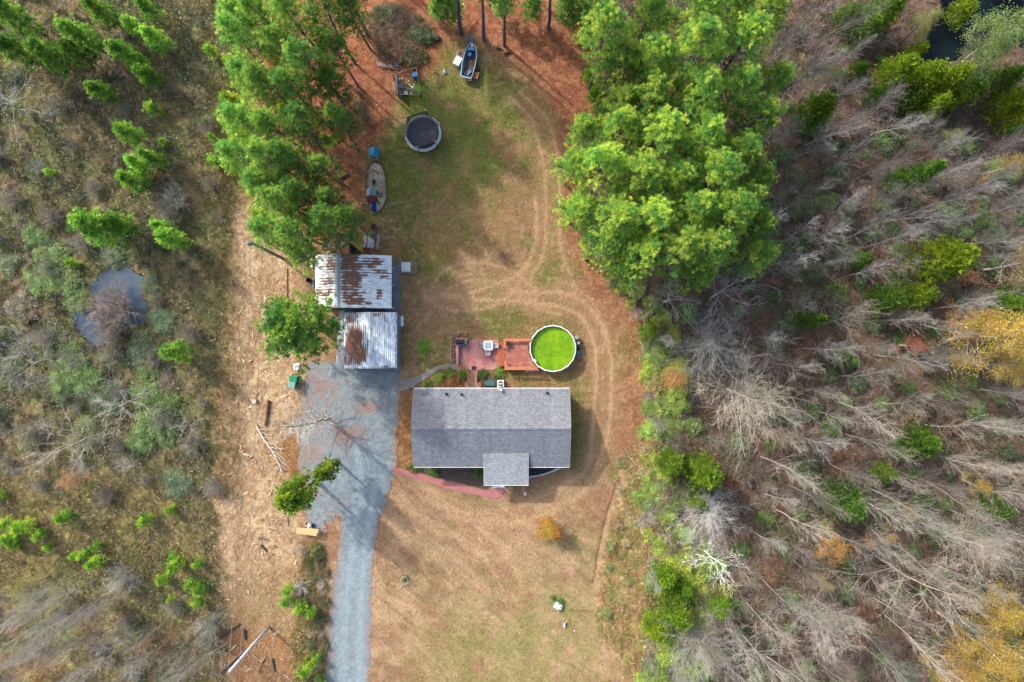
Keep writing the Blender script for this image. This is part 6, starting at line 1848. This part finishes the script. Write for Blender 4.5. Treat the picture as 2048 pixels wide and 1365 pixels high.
mb = MB(); mb.lathe([(.1, .12), (.3, .2), (.38, .36), (.35, .36), (.28, .24), (.001, .2)], (0, 0, 0), 18); mb.build('bowl', plain("iron_dark", C(60, 60, 70), .7, .12, 4), fp, smooth=True)
for k in range(3):
    t = 2.1 * k
    mb = MB(); mb.tube((.2 * math.cos(t), .2 * math.sin(t), .18), (.34 * math.cos(t), .34 * math.sin(t), .01), .025); mb.build('leg', BLK, fp)
bk = thing('bucket', "small white bucket left of the picnic table", 'bucket', P(728, 487))
mb = MB(); mb.lathe([(.001, 0), (.14, 0), (.18, .36), (.16, .36), (.13, .03)], (0, 0, 0), 16); mb.build('bucket_wall', WHITE, bk)
mb = MB(); mb.path([Vector((.18 * math.cos(t), .03, .34 + .14 * math.sin(t))) for t in np.linspace(0, math.pi, 8)], .01, 5); mb.build('handle', GREYM, bk)
chair(725.5, 494.5, R(30), "yellowish frame chair by the white bucket", plain("chair_tan", C(190, 160, 90), .7, .1, 3), None, 'frame_chair', .8)

# boat and what lies round it
bt = thing('boat', "blue open boat lying bow-up at the top of the yard", 'boat', P(938, 124))
out_px = [(942.8, 86.5), (949, 90.5), (952.5, 97), (954, 110), (951.5, 128), (946.5, 145.5), (942, 158), (931.5, 155.5), (921, 153), (923.5, 129), (927, 112.5), (932.5, 97.5), (937, 90)]
g = [loc(bt, a, b, .85) for a, b in out_px]
cen = sum(g, Vector()) / len(g)
def ringz(s, z, k=0.0):
    return [Vector((cen.x + (p.x - cen.x) * s, cen.y + (p.y - cen.y) * (1 - (1 - s) * .55) + k, z)) for p in g]
HULL = plain("hull_blue", C(110, 162, 194), .4, .1, 2)
INN = plain("hull_inside", C(90, 168, 212), .5, .12, 2)
def loft(rings, cap=None):
    mb = MB(); n = len(rings[0])
    vs = [p for r_ in rings for p in r_]
    fs = [(i * n + k, i * n + (k + 1) % n, (i + 1) * n + (k + 1) % n, (i + 1) * n + k) for i in range(len(rings) - 1) for k in range(n)]
    if cap is not None:
        fs.append(tuple(range(cap * n, cap * n + n)))
    return mb._add(vs, fs)
loft([ringz(.45, .05), ringz(.8, .3), ringz(.97, .6), ringz(1, .85)], 0).build('hull', HULL, bt)
loft([ringz(.92, .87), ringz(.86, .6), ringz(.74, .32)]).build('inner_side', INN, bt)
mb = loft([ringz(.75, .322)], None); mb.f = [tuple(range(len(g)))]; mb.build('floor', plain("boat_floor", C(120, 88, 80), .85, .2, 3, dirt=C(92, 72, 68)), bt)
loft([ringz(1.0, .86), ringz(1.02, .9), ringz(.93, .9), ringz(.92, .862)]).build('gunwale', plain("gunwale_pale", C(186, 212, 226, 1.8), .45, .08, 2), bt)
fd = [loc(bt, a, b, .8) for a, b in ((942.5, 91), (948, 95.5), (951, 103), (942, 100), (934.5, 103), (937, 95))]
mb = MB(); mb.prism([(p.x, p.y) for p in fd], .76, .80); mb.build('fore_deck', INN, bt)
mb = MB(); mb.lathe([(.001, .0), (.12, .0), (.12, .05), (.001, .06)], loc(bt, 944, 92, .80), 10); mb.build('cleat', WHITE, bt)
dr_ = thing('blue_drum', "round blue drum inside the boat's front half", 'drum', P(940, 112, .322))
mb = MB(); mb.lathe([(.001, 0), (.24, 0), (.25, .2), (.24, .4), (.2, .42), (.001, .42)], (0, 0, 0), 18); mb.build('drum_body', plain("drum_blue", C(40, 110, 200), .4, .1, 2), dr_)
mb = MB(); mb.tube((.08, .08, .42), (.08, .08, .46), .04); mb.build('bung', WHITE, dr_)
mb = MB()
for k in range(5):
    mb.lathe([(.001, 0), (.1, .02), (.13, .1), (.06, .2), (.001, .22)], (.12 * math.cos(k * 1.9), .12 * math.sin(k * 1.9), 0), 8)
o = tag(mb.build('rag_pile', plain("rags", C(150, 96, 90), .9, .25, 5)), "reddish heap of rags under the boat's fore deck", 'rags'); o.location = P(941, 104, .322)
chair(938.5, 147, R(40), "blue and white folding chair at the boat's stern", plain("chair_bw", C(120, 160, 220), .6, .4, 3), None, 'folding_chair', .8)
chair(934, 150, R(-30), "pale second chair jammed at the boat's stern", WHITE, None, 'folding_chair', .7)
om = thing('outboard_bracket', "small pale bracket behind the boat's stern", 'bracket', P(939, 162.5))
mb = MB(); mb.lathe([(.09, .35), (.14, .37), (.09, .42)], (-.1, 0, 0), 14); mb.lathe([(.09, .35), (.14, .37), (.09, .42)], (.16, .02, 0), 14); mb.build('rings', WHITE, om)
mb = MB(); mb.tube((0, .05, .02), (0, .05, .4), .04); mb.box(-.2, .02, .3, .26, .08, .36); mb.build('stem', GREYM, om)
wa = thing('white_cooler', "big white slatted chest tilted against the boat's left side", 'chest', P(916, 125.5), R(-28))
mb = MB(); mb.box(-.35, -.5, 0, .38, .48, .55); mb.build('chest_body', WHITE, wa, .03)
mb = MB()
for k in range(5):
    mb.box(-.36, -.5 + .2 * k, .553, .39, -.34 + .2 * k, .58)
mb.build('lid', WHITE, wa)
fr = thing('cage_trolley', "rusty tube frame above the white chest", 'frame', P(921, 110.5), R(-28))
wire_box(fr, -.32, -.32, .02, .32, .32, .5, .028).build('tubes', plain("tube_pale", C(196, 186, 170), .6, .1, 3), fr)
mb = MB(); mb.box(-.3, -.3, .04, .3, .3, .1); mb.build('board', RUSTM, fr)
pa = thing('pallet', "grey slatted pallet under the boat's bow", 'pallet', P(940.5, 81), R(-12))
mb = MB()
for k in range(6):
    mb.box(-.42, -.36 + .12 * k, .10, .42, -.26 + .12 * k, .13)
mb.build('slats', plain("pallet_grey", C(124, 124, 136), .85, .15, 4), pa)
mb = MB()
for x in (-.38, 0, .34):
    mb.box(x, -.36, 0, x + .05, .34, .098)
mb.build('bearers', BLK, pa)
tb = thing('side_table', "tan wooden table top right of the boat's stern", 'table', P(951.5, 154.5), R(-12))
mb = MB(); mb.box(-.33, -.38, .5, .33, .38, .54); mb.build('table_top', plain("tan_ply", C(196, 132, 88), .75, .1, 3), tb, .01)
for x in (-.28, .28):
    for y in (-.32, .32):
        mb = MB(); mb.tube((x, y, .01), (x, y, .5), .025); mb.build('leg', RUSTM, tb)
ck = thing('crate', "dark crate right of the boat above the tan table", 'crate', P(954, 138.5), R(-10))
mb = MB(); mb.box(-.26, -.24, 0, .26, .24, .03); mb.box(-.26, -.24, .031, -.23, .24, .4); mb.box(.23, -.24, .031, .26, .24, .4); mb.box(-.229, -.24, .031, .229, -.21, .4); mb.box(-.229, .21, .031, .229, .24, .4); mb.build('crate_body', plain("crate_dark", C(84, 78, 80), .8, .15, 4), ck)
mb = MB(); mb.box(-.2, -.18, .2, .2, .18, .28); mb.build('contents', plain("crate_green", C(110, 120, 100), .8, .3, 5), ck)
tu = thing('plastic_tub', "black plastic tub on the pine straw left of the boat", 'tub', P(873.5, 78), R(-14))
mb = MB(); mb.box(-.42, -.22, .0, .42, .22, .30); mb.build('tub_body', BLK, tu, .05)
mb = MB(); mb.box(-.46, -.02, .302, .30, .26, .36); mb.build('lid', plain("lid_charcoal", C(60, 62, 64), .5, .1, 3), tu, .02)
wt = [P(*q, 0) for q in ((888.3, 136.5), (894.5, 146.5), (886, 151.5))]
cw = sum(wt, Vector()) / 3
sg = thing('white_sign_board', "white triangular board standing on the grass left of the boat", 'board', (cw.x, cw.y, 0))
a, b, c = [q - cw for q in wt]
mb = MB(); mb._add([(a.x, a.y, .02), (b.x, b.y, .03), (c.x, c.y, .03), (.0, .02, .34)], [(0, 1, 3), (1, 2, 3), (2, 0, 3)]); mb.build('panels', WHITE, sg)
mb = MB(); mb.tube((b.x, b.y, .04), (0, .02, .35), .016); mb.tube((c.x, c.y, .04), (0, .02, .35), .016); mb.tube((a.x, a.y, .04), (0, .02, .35), .016); mb.build('edge_trim', GREYM, sg)
bf = thing('black_tray', "small black tray in a pale frame on the grass", 'tray', P(872.5, 147.5), R(-30))
mb = MB(); mb.box(-.24, -.13, .01, .24, .13, .05); mb.build('tray_floor', BLK, bf)
mb = MB(); mb.bar((-.26, -.15, .06), (.26, -.15, .06), .03, .05); mb.bar((-.26, .15, .06), (.26, .15, .06), .03, .05); mb.bar((.26, -.13, .06), (.26, .13, .06), .03, .05); mb.build('tray_rim', plain("tan_rim", C(160, 150, 110), .7, .1, 3), bf)
LOGM = plain("log_brown", C(104, 84, 74), .9, .2, 4)
def log(px0, py0, px1, py1, r_, label, mat=LOGM, name='fallen_log', z=None, group=None):
    a, b = P(px0, py0), P(px1, py1)
    o = MB(); c = (a + b) / 2; z = r_ if z is None else z
    rg = random.Random(int(px0 * 7 + py0))
    pts = [a - c + (b - a) * t + Vector((rg.uniform(-.05, .05), rg.uniform(-.05, .05), z)) for t in (0, .33, .66, 1)]
    for i in range(3):
        o.tube(pts[i], pts[i + 1], r_ * (1 - .12 * i), r_ * (1 - .12 * (i + 1)), 9)
    ob = o.build(name, mat); ob.location = c
    return tag(ob, label, 'log', group)
log(993, 97, 1004, 99.5, .17, "short dark log on the pine straw below a tall stem"); log(1007, 108.5, 1021, 105, .16, "second short log just below the first, top of the yard")

# wire pen
pe = thing('wire_pen', "rickety wire animal pen with a pale sheet at its left side", 'pen', P(815, 166))
PENW = plain("pen_wood", C(150, 132, 116), .85, .15, 4)
cr = {k: loc(pe, *q) for k, q in dict(tl=(784.6, 149.6, 1.1), tr=(832, 135.5, 1.1), br=(840.5, 190, .9), bl=(794.5, 189, .9), ml=(794.5, 172.5, 1.1), mr=(840, 182.5, 1.1)).items()}
mb = MB()
for a, b in (('tl', 'tr'), ('tr', 'mr'), ('ml', 'mr'), ('mr', 'br'), ('bl', 'br')):
    mb.bar(cr[a], cr[b], .06, .05)
mb.build('rails', PENW, pe)
for k, q in cr.items():
    mb = MB(); mb.box(q.x - .045, q.y - .045, 0, q.x + .045, q.y + .045, q.z + .08); mb.build('post', PENW, pe)
m, n, out = newmat("chicken_wire")
d = N(n, 'ShaderNodeBsdfDiffuse'); d.inputs[0].default_value = c4(C(100, 104, 100))
tr = N(n, 'ShaderNodeBsdfTransparent'); mx = N(n, 'ShaderNodeMixShader'); mx.inputs[0].default_value = .28
n.links.new(tr.outputs[0], mx.inputs[1]); n.links.new(d.outputs[0], mx.inputs[2]); n.links.new(mx.outputs[0], out.inputs[0])
mb = MB()
for a, b in (('tl', 'tr'), ('tr', 'mr'), ('mr', 'br'), ('bl', 'br')):
    p, q = cr[a], cr[b]
    mb.face((p.x, p.y, .03), (q.x, q.y, .03), (q.x, q.y, q.z), (p.x, p.y, p.z))
p, q, s_, t_ = cr['ml'], cr['mr'], cr['br'], cr['bl']
mb.face(tuple(p), tuple(q), tuple(s_), tuple(t_))
mb.build('wire_mesh', m, pe)
a, b = loc(pe, 792.3, 151, 1.0), loc(pe, 795.5, 189.5, 1.0)
mb = MB(); mb.bar((a.x, a.y, .6), (b.x, b.y, .6), .05, 1.15); mb.bar((a.x + .12, a.y, .12), (b.x + .12, b.y, .12), .18, .04); mb.build('side_sheet', plain("sheet_paleblue", C(160, 176, 188), .5, .1, 3), pe)
a, b = loc(pe, 786, 164, .5), loc(pe, 788, 182, .5)
mb = MB(); mb.bar((a.x, a.y, .35), (b.x, b.y, .35), .35, .04); mb.build('ramp_board', plain("ramp_tan", C(160, 132, 116), .85, .12, 4), pe)
bb = thing('blue_barrel', "bright blue barrel in the wire pen's upper right corner", 'barrel', P(831.5, 155))
mb = MB(); mb.lathe([(.001, 0), (.3, 0), (.34, .2), (.34, .6), (.3, .8), (.24, .82)], (0, 0, 0), 18); mb.build('barrel_body', plain("barrel_blue", C(26, 140, 214), .4, .08, 2), bb)
mb = MB(); mb.disc(.25, .825, (0, 0, 0), 16); mb.build('barrel_top', plain("barrel_top", C(40, 160, 230), .4, .06, 2), bb)
sc_ = [(803.4, 158), (817, 163), (818.5, 169.5), (825.6, 175), (804.2, 167), (801, 170), (796.5, 168), (812.5, 167), (804, 174), (821, 173), (827.5, 169), (800, 174), (822, 187)]
pr_ = None
for i, (a, b) in enumerate(sc_):
    if pr_ is None:
        pr_ = rock_mesh(77, .09).build('plastic_scrap', WHITE); o = pr_
    else:
        o = link('plastic_scrap', pr_.data)
    o.location = P(a, b, .0); o.rotation_euler = (0, 0, i); s = 1.5 if i in (0, 3) else .95; o.scale = (s, s, s)
    tag(o, "small white scrap lying on the dirt inside the wire pen", 'scrap', 'white scraps in the wire pen')
wx = thing('white_tub', "white tub with a blue lid edge in the pen's lower run", 'tub', P(811.8, 187.5))
mb = MB(); mb.box(-.2, -.17, 0, .2, .15, .3); mb.build('tub_body', WHITE, wx, .03)
mb = MB(); mb.box(-.24, .155, .12, .24, .42, .22); mb.build('lid', plain("lid_blue_grey", C(90, 110, 170), .5, .1, 3), wx, .02)
log(801.5, 182, 800.5, 193, .05, "yellow pole stuck in the wire pen's lower edge", plain("yellow_pole", C(200, 160, 80), .7, .1, 3), 'yellow_pole'); log(820, 190, 828, 193, .07, "tan board end lying below the wire pen", plain("board_tan", C(180, 130, 90), .8, .1, 3), 'loose_board')
ld = thing('ladder', "aluminium ladder lying in the brush left of the wire pen", 'ladder', P(768, 130))
a0, b0 = loc(ld, 753, 123.5, .35), loc(ld, 785, 131.5, .25)
a1, b1 = loc(ld, 754, 131, .35), loc(ld, 797, 138.5, .15)
mb = MB(); mb.bar(a0, b0, .05, .09); mb.build('rail', GREYM, ld)
mb = MB(); mb.bar(a1, b1, .05, .09); mb.build('rail', GREYM, ld)
for t in np.linspace(.06, .9, 9):
    mb = MB(); mb.tube(a0 + (b0 - a0) * t, a1 + (b1 - a1) * (t * .78), .028, .028, 6); mb.build('rung', WHITE, ld)
mb = MB(); mb.box(-.32, -.42, .05, .3, .42, .1); mb.box(-.3, -.4, 0, -.2, .4, .048)
o = tag(mb.build('grey_board', plain("purple_grey_board", C(134, 122, 128), .85, .15, 4)), "weathered grey board beside the ladder's right end", 'board'); o.location = P(793, 127.5, .05); o.rotation_euler = (0, 0, R(-8))

# ------------------------------------------------------------------ poles, wires, logs on the cleared strip
POLE = plain("pole_silver", C(224, 226, 230, 1.7), .85, .18, 3)
u1 = thing('utility_pole', "tall pale wooden utility pole at the lower left by the logs", 'utility pole', P(538, 1254))
t1 = loc(u1, 457.8, 1344.5, 10.5)
mb = MB(); mb.tube((0, 0, -.3), (t1.x * .99, t1.y * .99, 10.45), .17, .13, 14); mb.build('pole', POLE, u1, smooth=True)
mb = MB(); mb.tube((t1.x, t1.y, 10.45), (t1.x, t1.y, 10.7), .05, .03, 10); mb.build('insulator', WHITE, u1)
n1 = loc(u1, 478.6, 1325.8, 8.3)
mb = MB(); mb.tube((n1.x - .1, n1.y, 8.3), (n1.x + .14, n1.y, 8.3), .04, .04, 8); mb.build('wire_clamp', GREYM, u1)
u2 = thing('utility_pole', "dark utility pole beside the left pine belt above the barn", 'utility pole', P(570, 520))
t2 = loc(u2, 500, 485, 11)
POLED = plain("pole_grey", C(140, 146, 156), .9, .2, 3)
mb = MB(); mb.tube((0, 0, -.3), (t2.x, t2.y, 11), .17, .13, 14); mb.build('pole', POLED, u2, smooth=True)
mb = MB(); mb.tube((t2.x - .55, t2.y - .05, 10.2), (t2.x + .25, t2.y, 10.2), .05, .05, 8); mb.lathe([(.2, 9.6), (.2, 10.4), (.12, 10.5), (.001, 10.5)], (t2.x - .5, t2.y, 0), 14); mb.build('transformer', plain("transformer_grey", C(150, 158, 166), .5, .08, 3), u2)
A1, B1 = P(538, 1254) + t1, P(570, 520) + t2
A2, B2 = P(538, 1254) + n1, P(570, 520) + t2 * .78 + Vector((.4, 0, 0))
A2.z = 8.3; B2.z = 8.6; A1.z = 10.68; B1.z = 10.9
WIREM = plain("wire_grey", C(150, 146, 142), .5, .05, 3)
for a, b, lb in ((A1, B1, "left power line strung between the two utility poles"), (A2, B2, "right power line strung lower between the two utility poles")):
    mb = MB()
    mb.path([a + (b - a) * t - Vector((0, 0, .9 * 4 * t * (1 - t))) for t in np.linspace(0, 1, 17)], .03, 5)
    tag(mb.build('power_line', WIREM), lb, 'power line', 'power lines over the cleared strip')
for a, b, lb in ((A1, P(448, 1560, 10.4), "left power line running off the bottom edge"), (A2, P(476, 1560, 8.3), "right power line running off the bottom edge")):
    mb = MB()
    mb.path([a + (b - a) * t for t in np.linspace(0, 1, 5)], .03, 5)
    tag(mb.build('power_line', WIREM), lb, 'power line', 'power lines over the cleared strip')
GL = plain("log_pale", C(186, 164, 136), .9, .15, 4)
GREYL = plain("log_silver", C(128, 116, 106), .9, .2, 4)
for q in [(544.4, 1317, 548.5, 1342, .16, "upright grey log right of the forked branch, bottom left", GREYL), (504.5, 1310, 524, 1323, .08, "straight tan pole crossing the forked branch at the bottom left", GL),
          (489, 1258, 491, 1278, .16, "short dark log with a pale cut end left of the pale pole", LOGM), (440, 1345, 491, 1299, .15, "long grey fallen trunk just left of the pale pole", GREYL), (436, 1276, 480, 1248, .15, "dark fallen trunk under the wires above the pale pole", LOGM),
          (450, 1312, 474, 1290, .06, "thin pale fallen stem left of the wires", GL), (537.3, 801, 531.5, 852, .2, "brown log lying along the cleared strip left of the trash bins", plain("log_russet", C(140, 104, 88), .9, .2, 4)),
          (575, 538, 575.5, 596, .06, "thin dark trunk lying left of the barn", LOGM), (530, 700, 548, 690, .1, "tan limb on the wood chips left of the wide pine", GL), (575, 1030, 577, 1052, .07, "slim grey pole on the chips above the plywood", GREYL),
          (560, 640, 566, 690, .07, "thin tan stem on the chips beside the wide pine", GL), (518, 1075, 536, 1080, .12, "stubby log on the chip strip left of the plywood", GREYL), (523, 1090, 532, 1101, .14, "dark stub below the stubby log on the chip strip", LOGM)]:
    log(*q[:5], q[5], q[6])
def snag(name, label, cat, pts, side, seed, mat, zz=.18):
    """a fallen branch: main stem plus side limbs, one mesh"""
    rg = random.Random(seed)
    P3 = [P(a, b, zz) for a, b in pts]
    c = P3[0].copy(); c.z = 0
    mb = MB()
    n = len(P3) - 1
    for i in range(n):
        mb.tube(P3[i] - c, P3[i + 1] - c, .10 - .06 * i / n, .10 - .06 * (i + 1) / n, 6)
    for (t, dx, dy, L) in side:
        i = min(n - 1, int(t * n)); p = P3[i] + (P3[i + 1] - P3[i]) * (t * n - i) - c
        d = Vector((dx, -dy, .0)).normalized()
        q = p
        for k in range(4):
            q2 = q + (d + Vector((rg.uniform(-.25, .25), rg.uniform(-.25, .25), rg.uniform(-.05, .12)))) * L / 4
            mb.tube(q, q2, .042 - .008 * k, .034 - .008 * k, 5)
            if k > 0:
                e = d + Vector((rg.uniform(-.8, .8), rg.uniform(-.8, .8), .1))
                mb.tube(q, q + e * L * .2, .014, .008, 4)
            q = q2
    o = mb.build(name, mat); o.location = c
    return tag(o, label, cat)
PALEB = plain("dead_branch", C(226, 214, 204, 1.7), .85, .12, 4)
snag('fallen_branch', "large pale fallen branch on the chips left of the gravel", 'branch', [(511.5, 849), (525, 875), (543, 900), (556, 925), (564, 944)], [(.1, 1, .1, 1.2), (.25, 1, .25, 1.6), (.35, 1, .5, 2.0), (.5, .9, .6, 2.6), (.6, .8, .9, 2.4), (.7, .6, 1, 1.8), (.15, 1, .5, 1.4), (.45, 1, .2, 1.8), (.8, .9, .7, 1.2)], 5, PALEB)
snag('fallen_branch', "forked pale branch on the ground at the bottom left", 'branch', [(531, 1313), (524, 1323), (518, 1336), (515, 1349)], [(.1, .5, .3, .5), (.3, -.8, -.2, .5), (.5, .8, .5, .6)], 6, GL)
st_ = thing('cut_stump', "pale freshly cut stump on the chip strip under the wires", 'stump', P(510.5, 802.5))
mb = MB(); mb.lathe([(.34, 0), (.27, .12), (.25, .38)], (0, 0, 0), 14); mb.build('bark', GREYL, st_)
mb = MB(); mb.disc(.25, .382, (0, 0, 0), 14); mb.build('cut_face', plain("cut_wood", C(228, 214, 190), .8, .1, 6), st_)

# ------------------------------------------------------------------ front yard
wk = thing('work_table', "pale plywood sheet laid on trestles at the gravel's left edge", 'work table', P(614, 1064.5))
q_ = [loc(wk, *p, .85) for p in ((595, 1055.5), (637.5, 1058.5), (632.5, 1073), (590.5, 1066.5))]
mb = MB(); mb.prism([(p.x, p.y) for p in q_], .82, .85); mb.build('plywood_top', plain("plywood", C(236, 200, 140), .7, .08, 2), wk)
for t in (.2, .8):
    p = q_[0] + (q_[1] - q_[0]) * t; s = q_[3] + (q_[2] - q_[3]) * t
    mb = MB(); mb.bar((p.x, p.y - .1, .77), (s.x, s.y + .1, .77), .08, .08)
    for e in (p + Vector((0, -.14, 0)), s + Vector((0, .14, 0))):
        for dx in (-.25, .25):
            mb.bar((e.x, e.y, .76), (e.x + dx, e.y, .02), .06, .04)
    mb.build('trestle', PW, wk)
mc = thing('generator', "white and grey machine with a tube handle above the plywood", 'machine', P(620.5, 1050.5))
mb = MB(); mb.lathe([(.2, .12), (.26, .3), (.24, .5), (.12, .6), (.001, .62)], (0, .02, 0), 14); mb.box(-.12, -.36, .15, .26, -.14, .45); mb.build('housing', WHITE, mc, smooth=False)
mb = MB(); mb.box(-.3, -.3, .05, .3, .2, .12); mb.tube((-.32, .1, .12), (-.46, .1, .12), .12, .12, 12); mb.tube((.32, .1, .12), (.44, .1, .12), .12, .12, 12); mb.build('base', BLK, mc)
mb = MB(); mb.path([Vector(q) for q in ((-.4, .1, .3), (-.5, .5, .75), (-.1, .75, .85), (.35, .6, .78), (.3, .1, .3))], .022, 6); mb.build('handle', GREYM, mc)
cg_ = thing('wire_plant_cage', "round pale green wire ring on a stake in the front lawn", 'plant cage', P(810.5, 1158))
PGR = plain("cage_green", C(170, 190, 140), .6, .1, 3)
mb = MB()
for z, rr_ in ((.75, .43), (.4, .38)):
    pts = [Vector((rr_ * math.cos(t), rr_ * math.sin(t), z)) for t in np.linspace(0, 2 * math.pi, 21)]
    mb.path(pts, .03, 6)
mb.build('rings', PGR, cg_)
for k in range(6):
    t = k * math.pi / 3
    mb = MB(); mb.tube((.3 * math.cos(t), .3 * math.sin(t), .0), (.43 * math.cos(t), .43 * math.sin(t), .75), .014, .014, 5); mb.build('upright', PGR, cg_)
mb = MB(); mb.tube((-.02, .05, 0), (.1, -.1, 1.0), .03); mb.build('stake', GREYM, cg_)
plant(BUSHES[1], 'young_plant', 'plant', 810.5, 1158, .2, .36, (.14, .18, .10), (.1, .1, .1), label="small grey-green plant inside the wire ring on the lawn")
log(802, 1176, 806, 1166, .035, "thin pale stick lying below the wire ring", PALEB, 'thin_stick')
wc = thing('well_cover', "white faceted dome cover on the front lawn", 'well cover', P(1117, 1212))
mb = rock_mesh(31, .42); mb.v = [(x, y * 1.15, z * 1.9) for x, y, z in mb.v]; mb.build('dome', WHITE, wc)
mb = MB(); mb.box(.28, -.12, .02, .5, .1, .3); mb.build('spout', GREYM, wc)
plant(BUSHES[2], 'weed_clump', 'plant', 1122, 1206, .2, .42, (.10, .20, .05), (.1, .1, .1), label="green weed clump behind the white dome cover")
plant(BUSHES[0], 'weed_clump', 'plant', 1107, 1197, .2, .28, (.12, .20, .05), (.1, .1, .1), label="smaller green weed clump up-left of the white dome cover")
mb = MB()
Q = lambda a, b, z: P(a, b, z) - P(1129, 1250)
mb.tube(Q(1129, 1254, .12), Q(1129.5, 1247, .2), .14, .09, 8); mb.tube(Q(1129.5, 1247, .2), Q(1125, 1242, .5), .05, .04, 6); mb.tube(Q(1125, 1242, .5), Q(1121, 1235, .75), .035, .02, 6); mb.tube(Q(1129.5, 1247, .2), Q(1134, 1243, .5), .05, .02, 6); mb.tube(Q(1125, 1242, .5), Q(1128, 1237, .7), .025, .012, 6); mb.tube(Q(1133, 1244, .45), Q(1134.5, 1238, .6), .022, .012, 6)
o = tag(mb.build('antler_branch', PALEB), "forked antler-like white branch standing below the white dome", 'branch'); o.location = P(1129, 1250)
mb = MB(); mb.lathe([(.001, 0), (.08, .03), (.08, .1), (.001, .14)], P(1149, 1261.5), 9); tag(mb.build('ball', WHITE), "tiny white ball right of the antler-like branch", 'ball')
label_all()
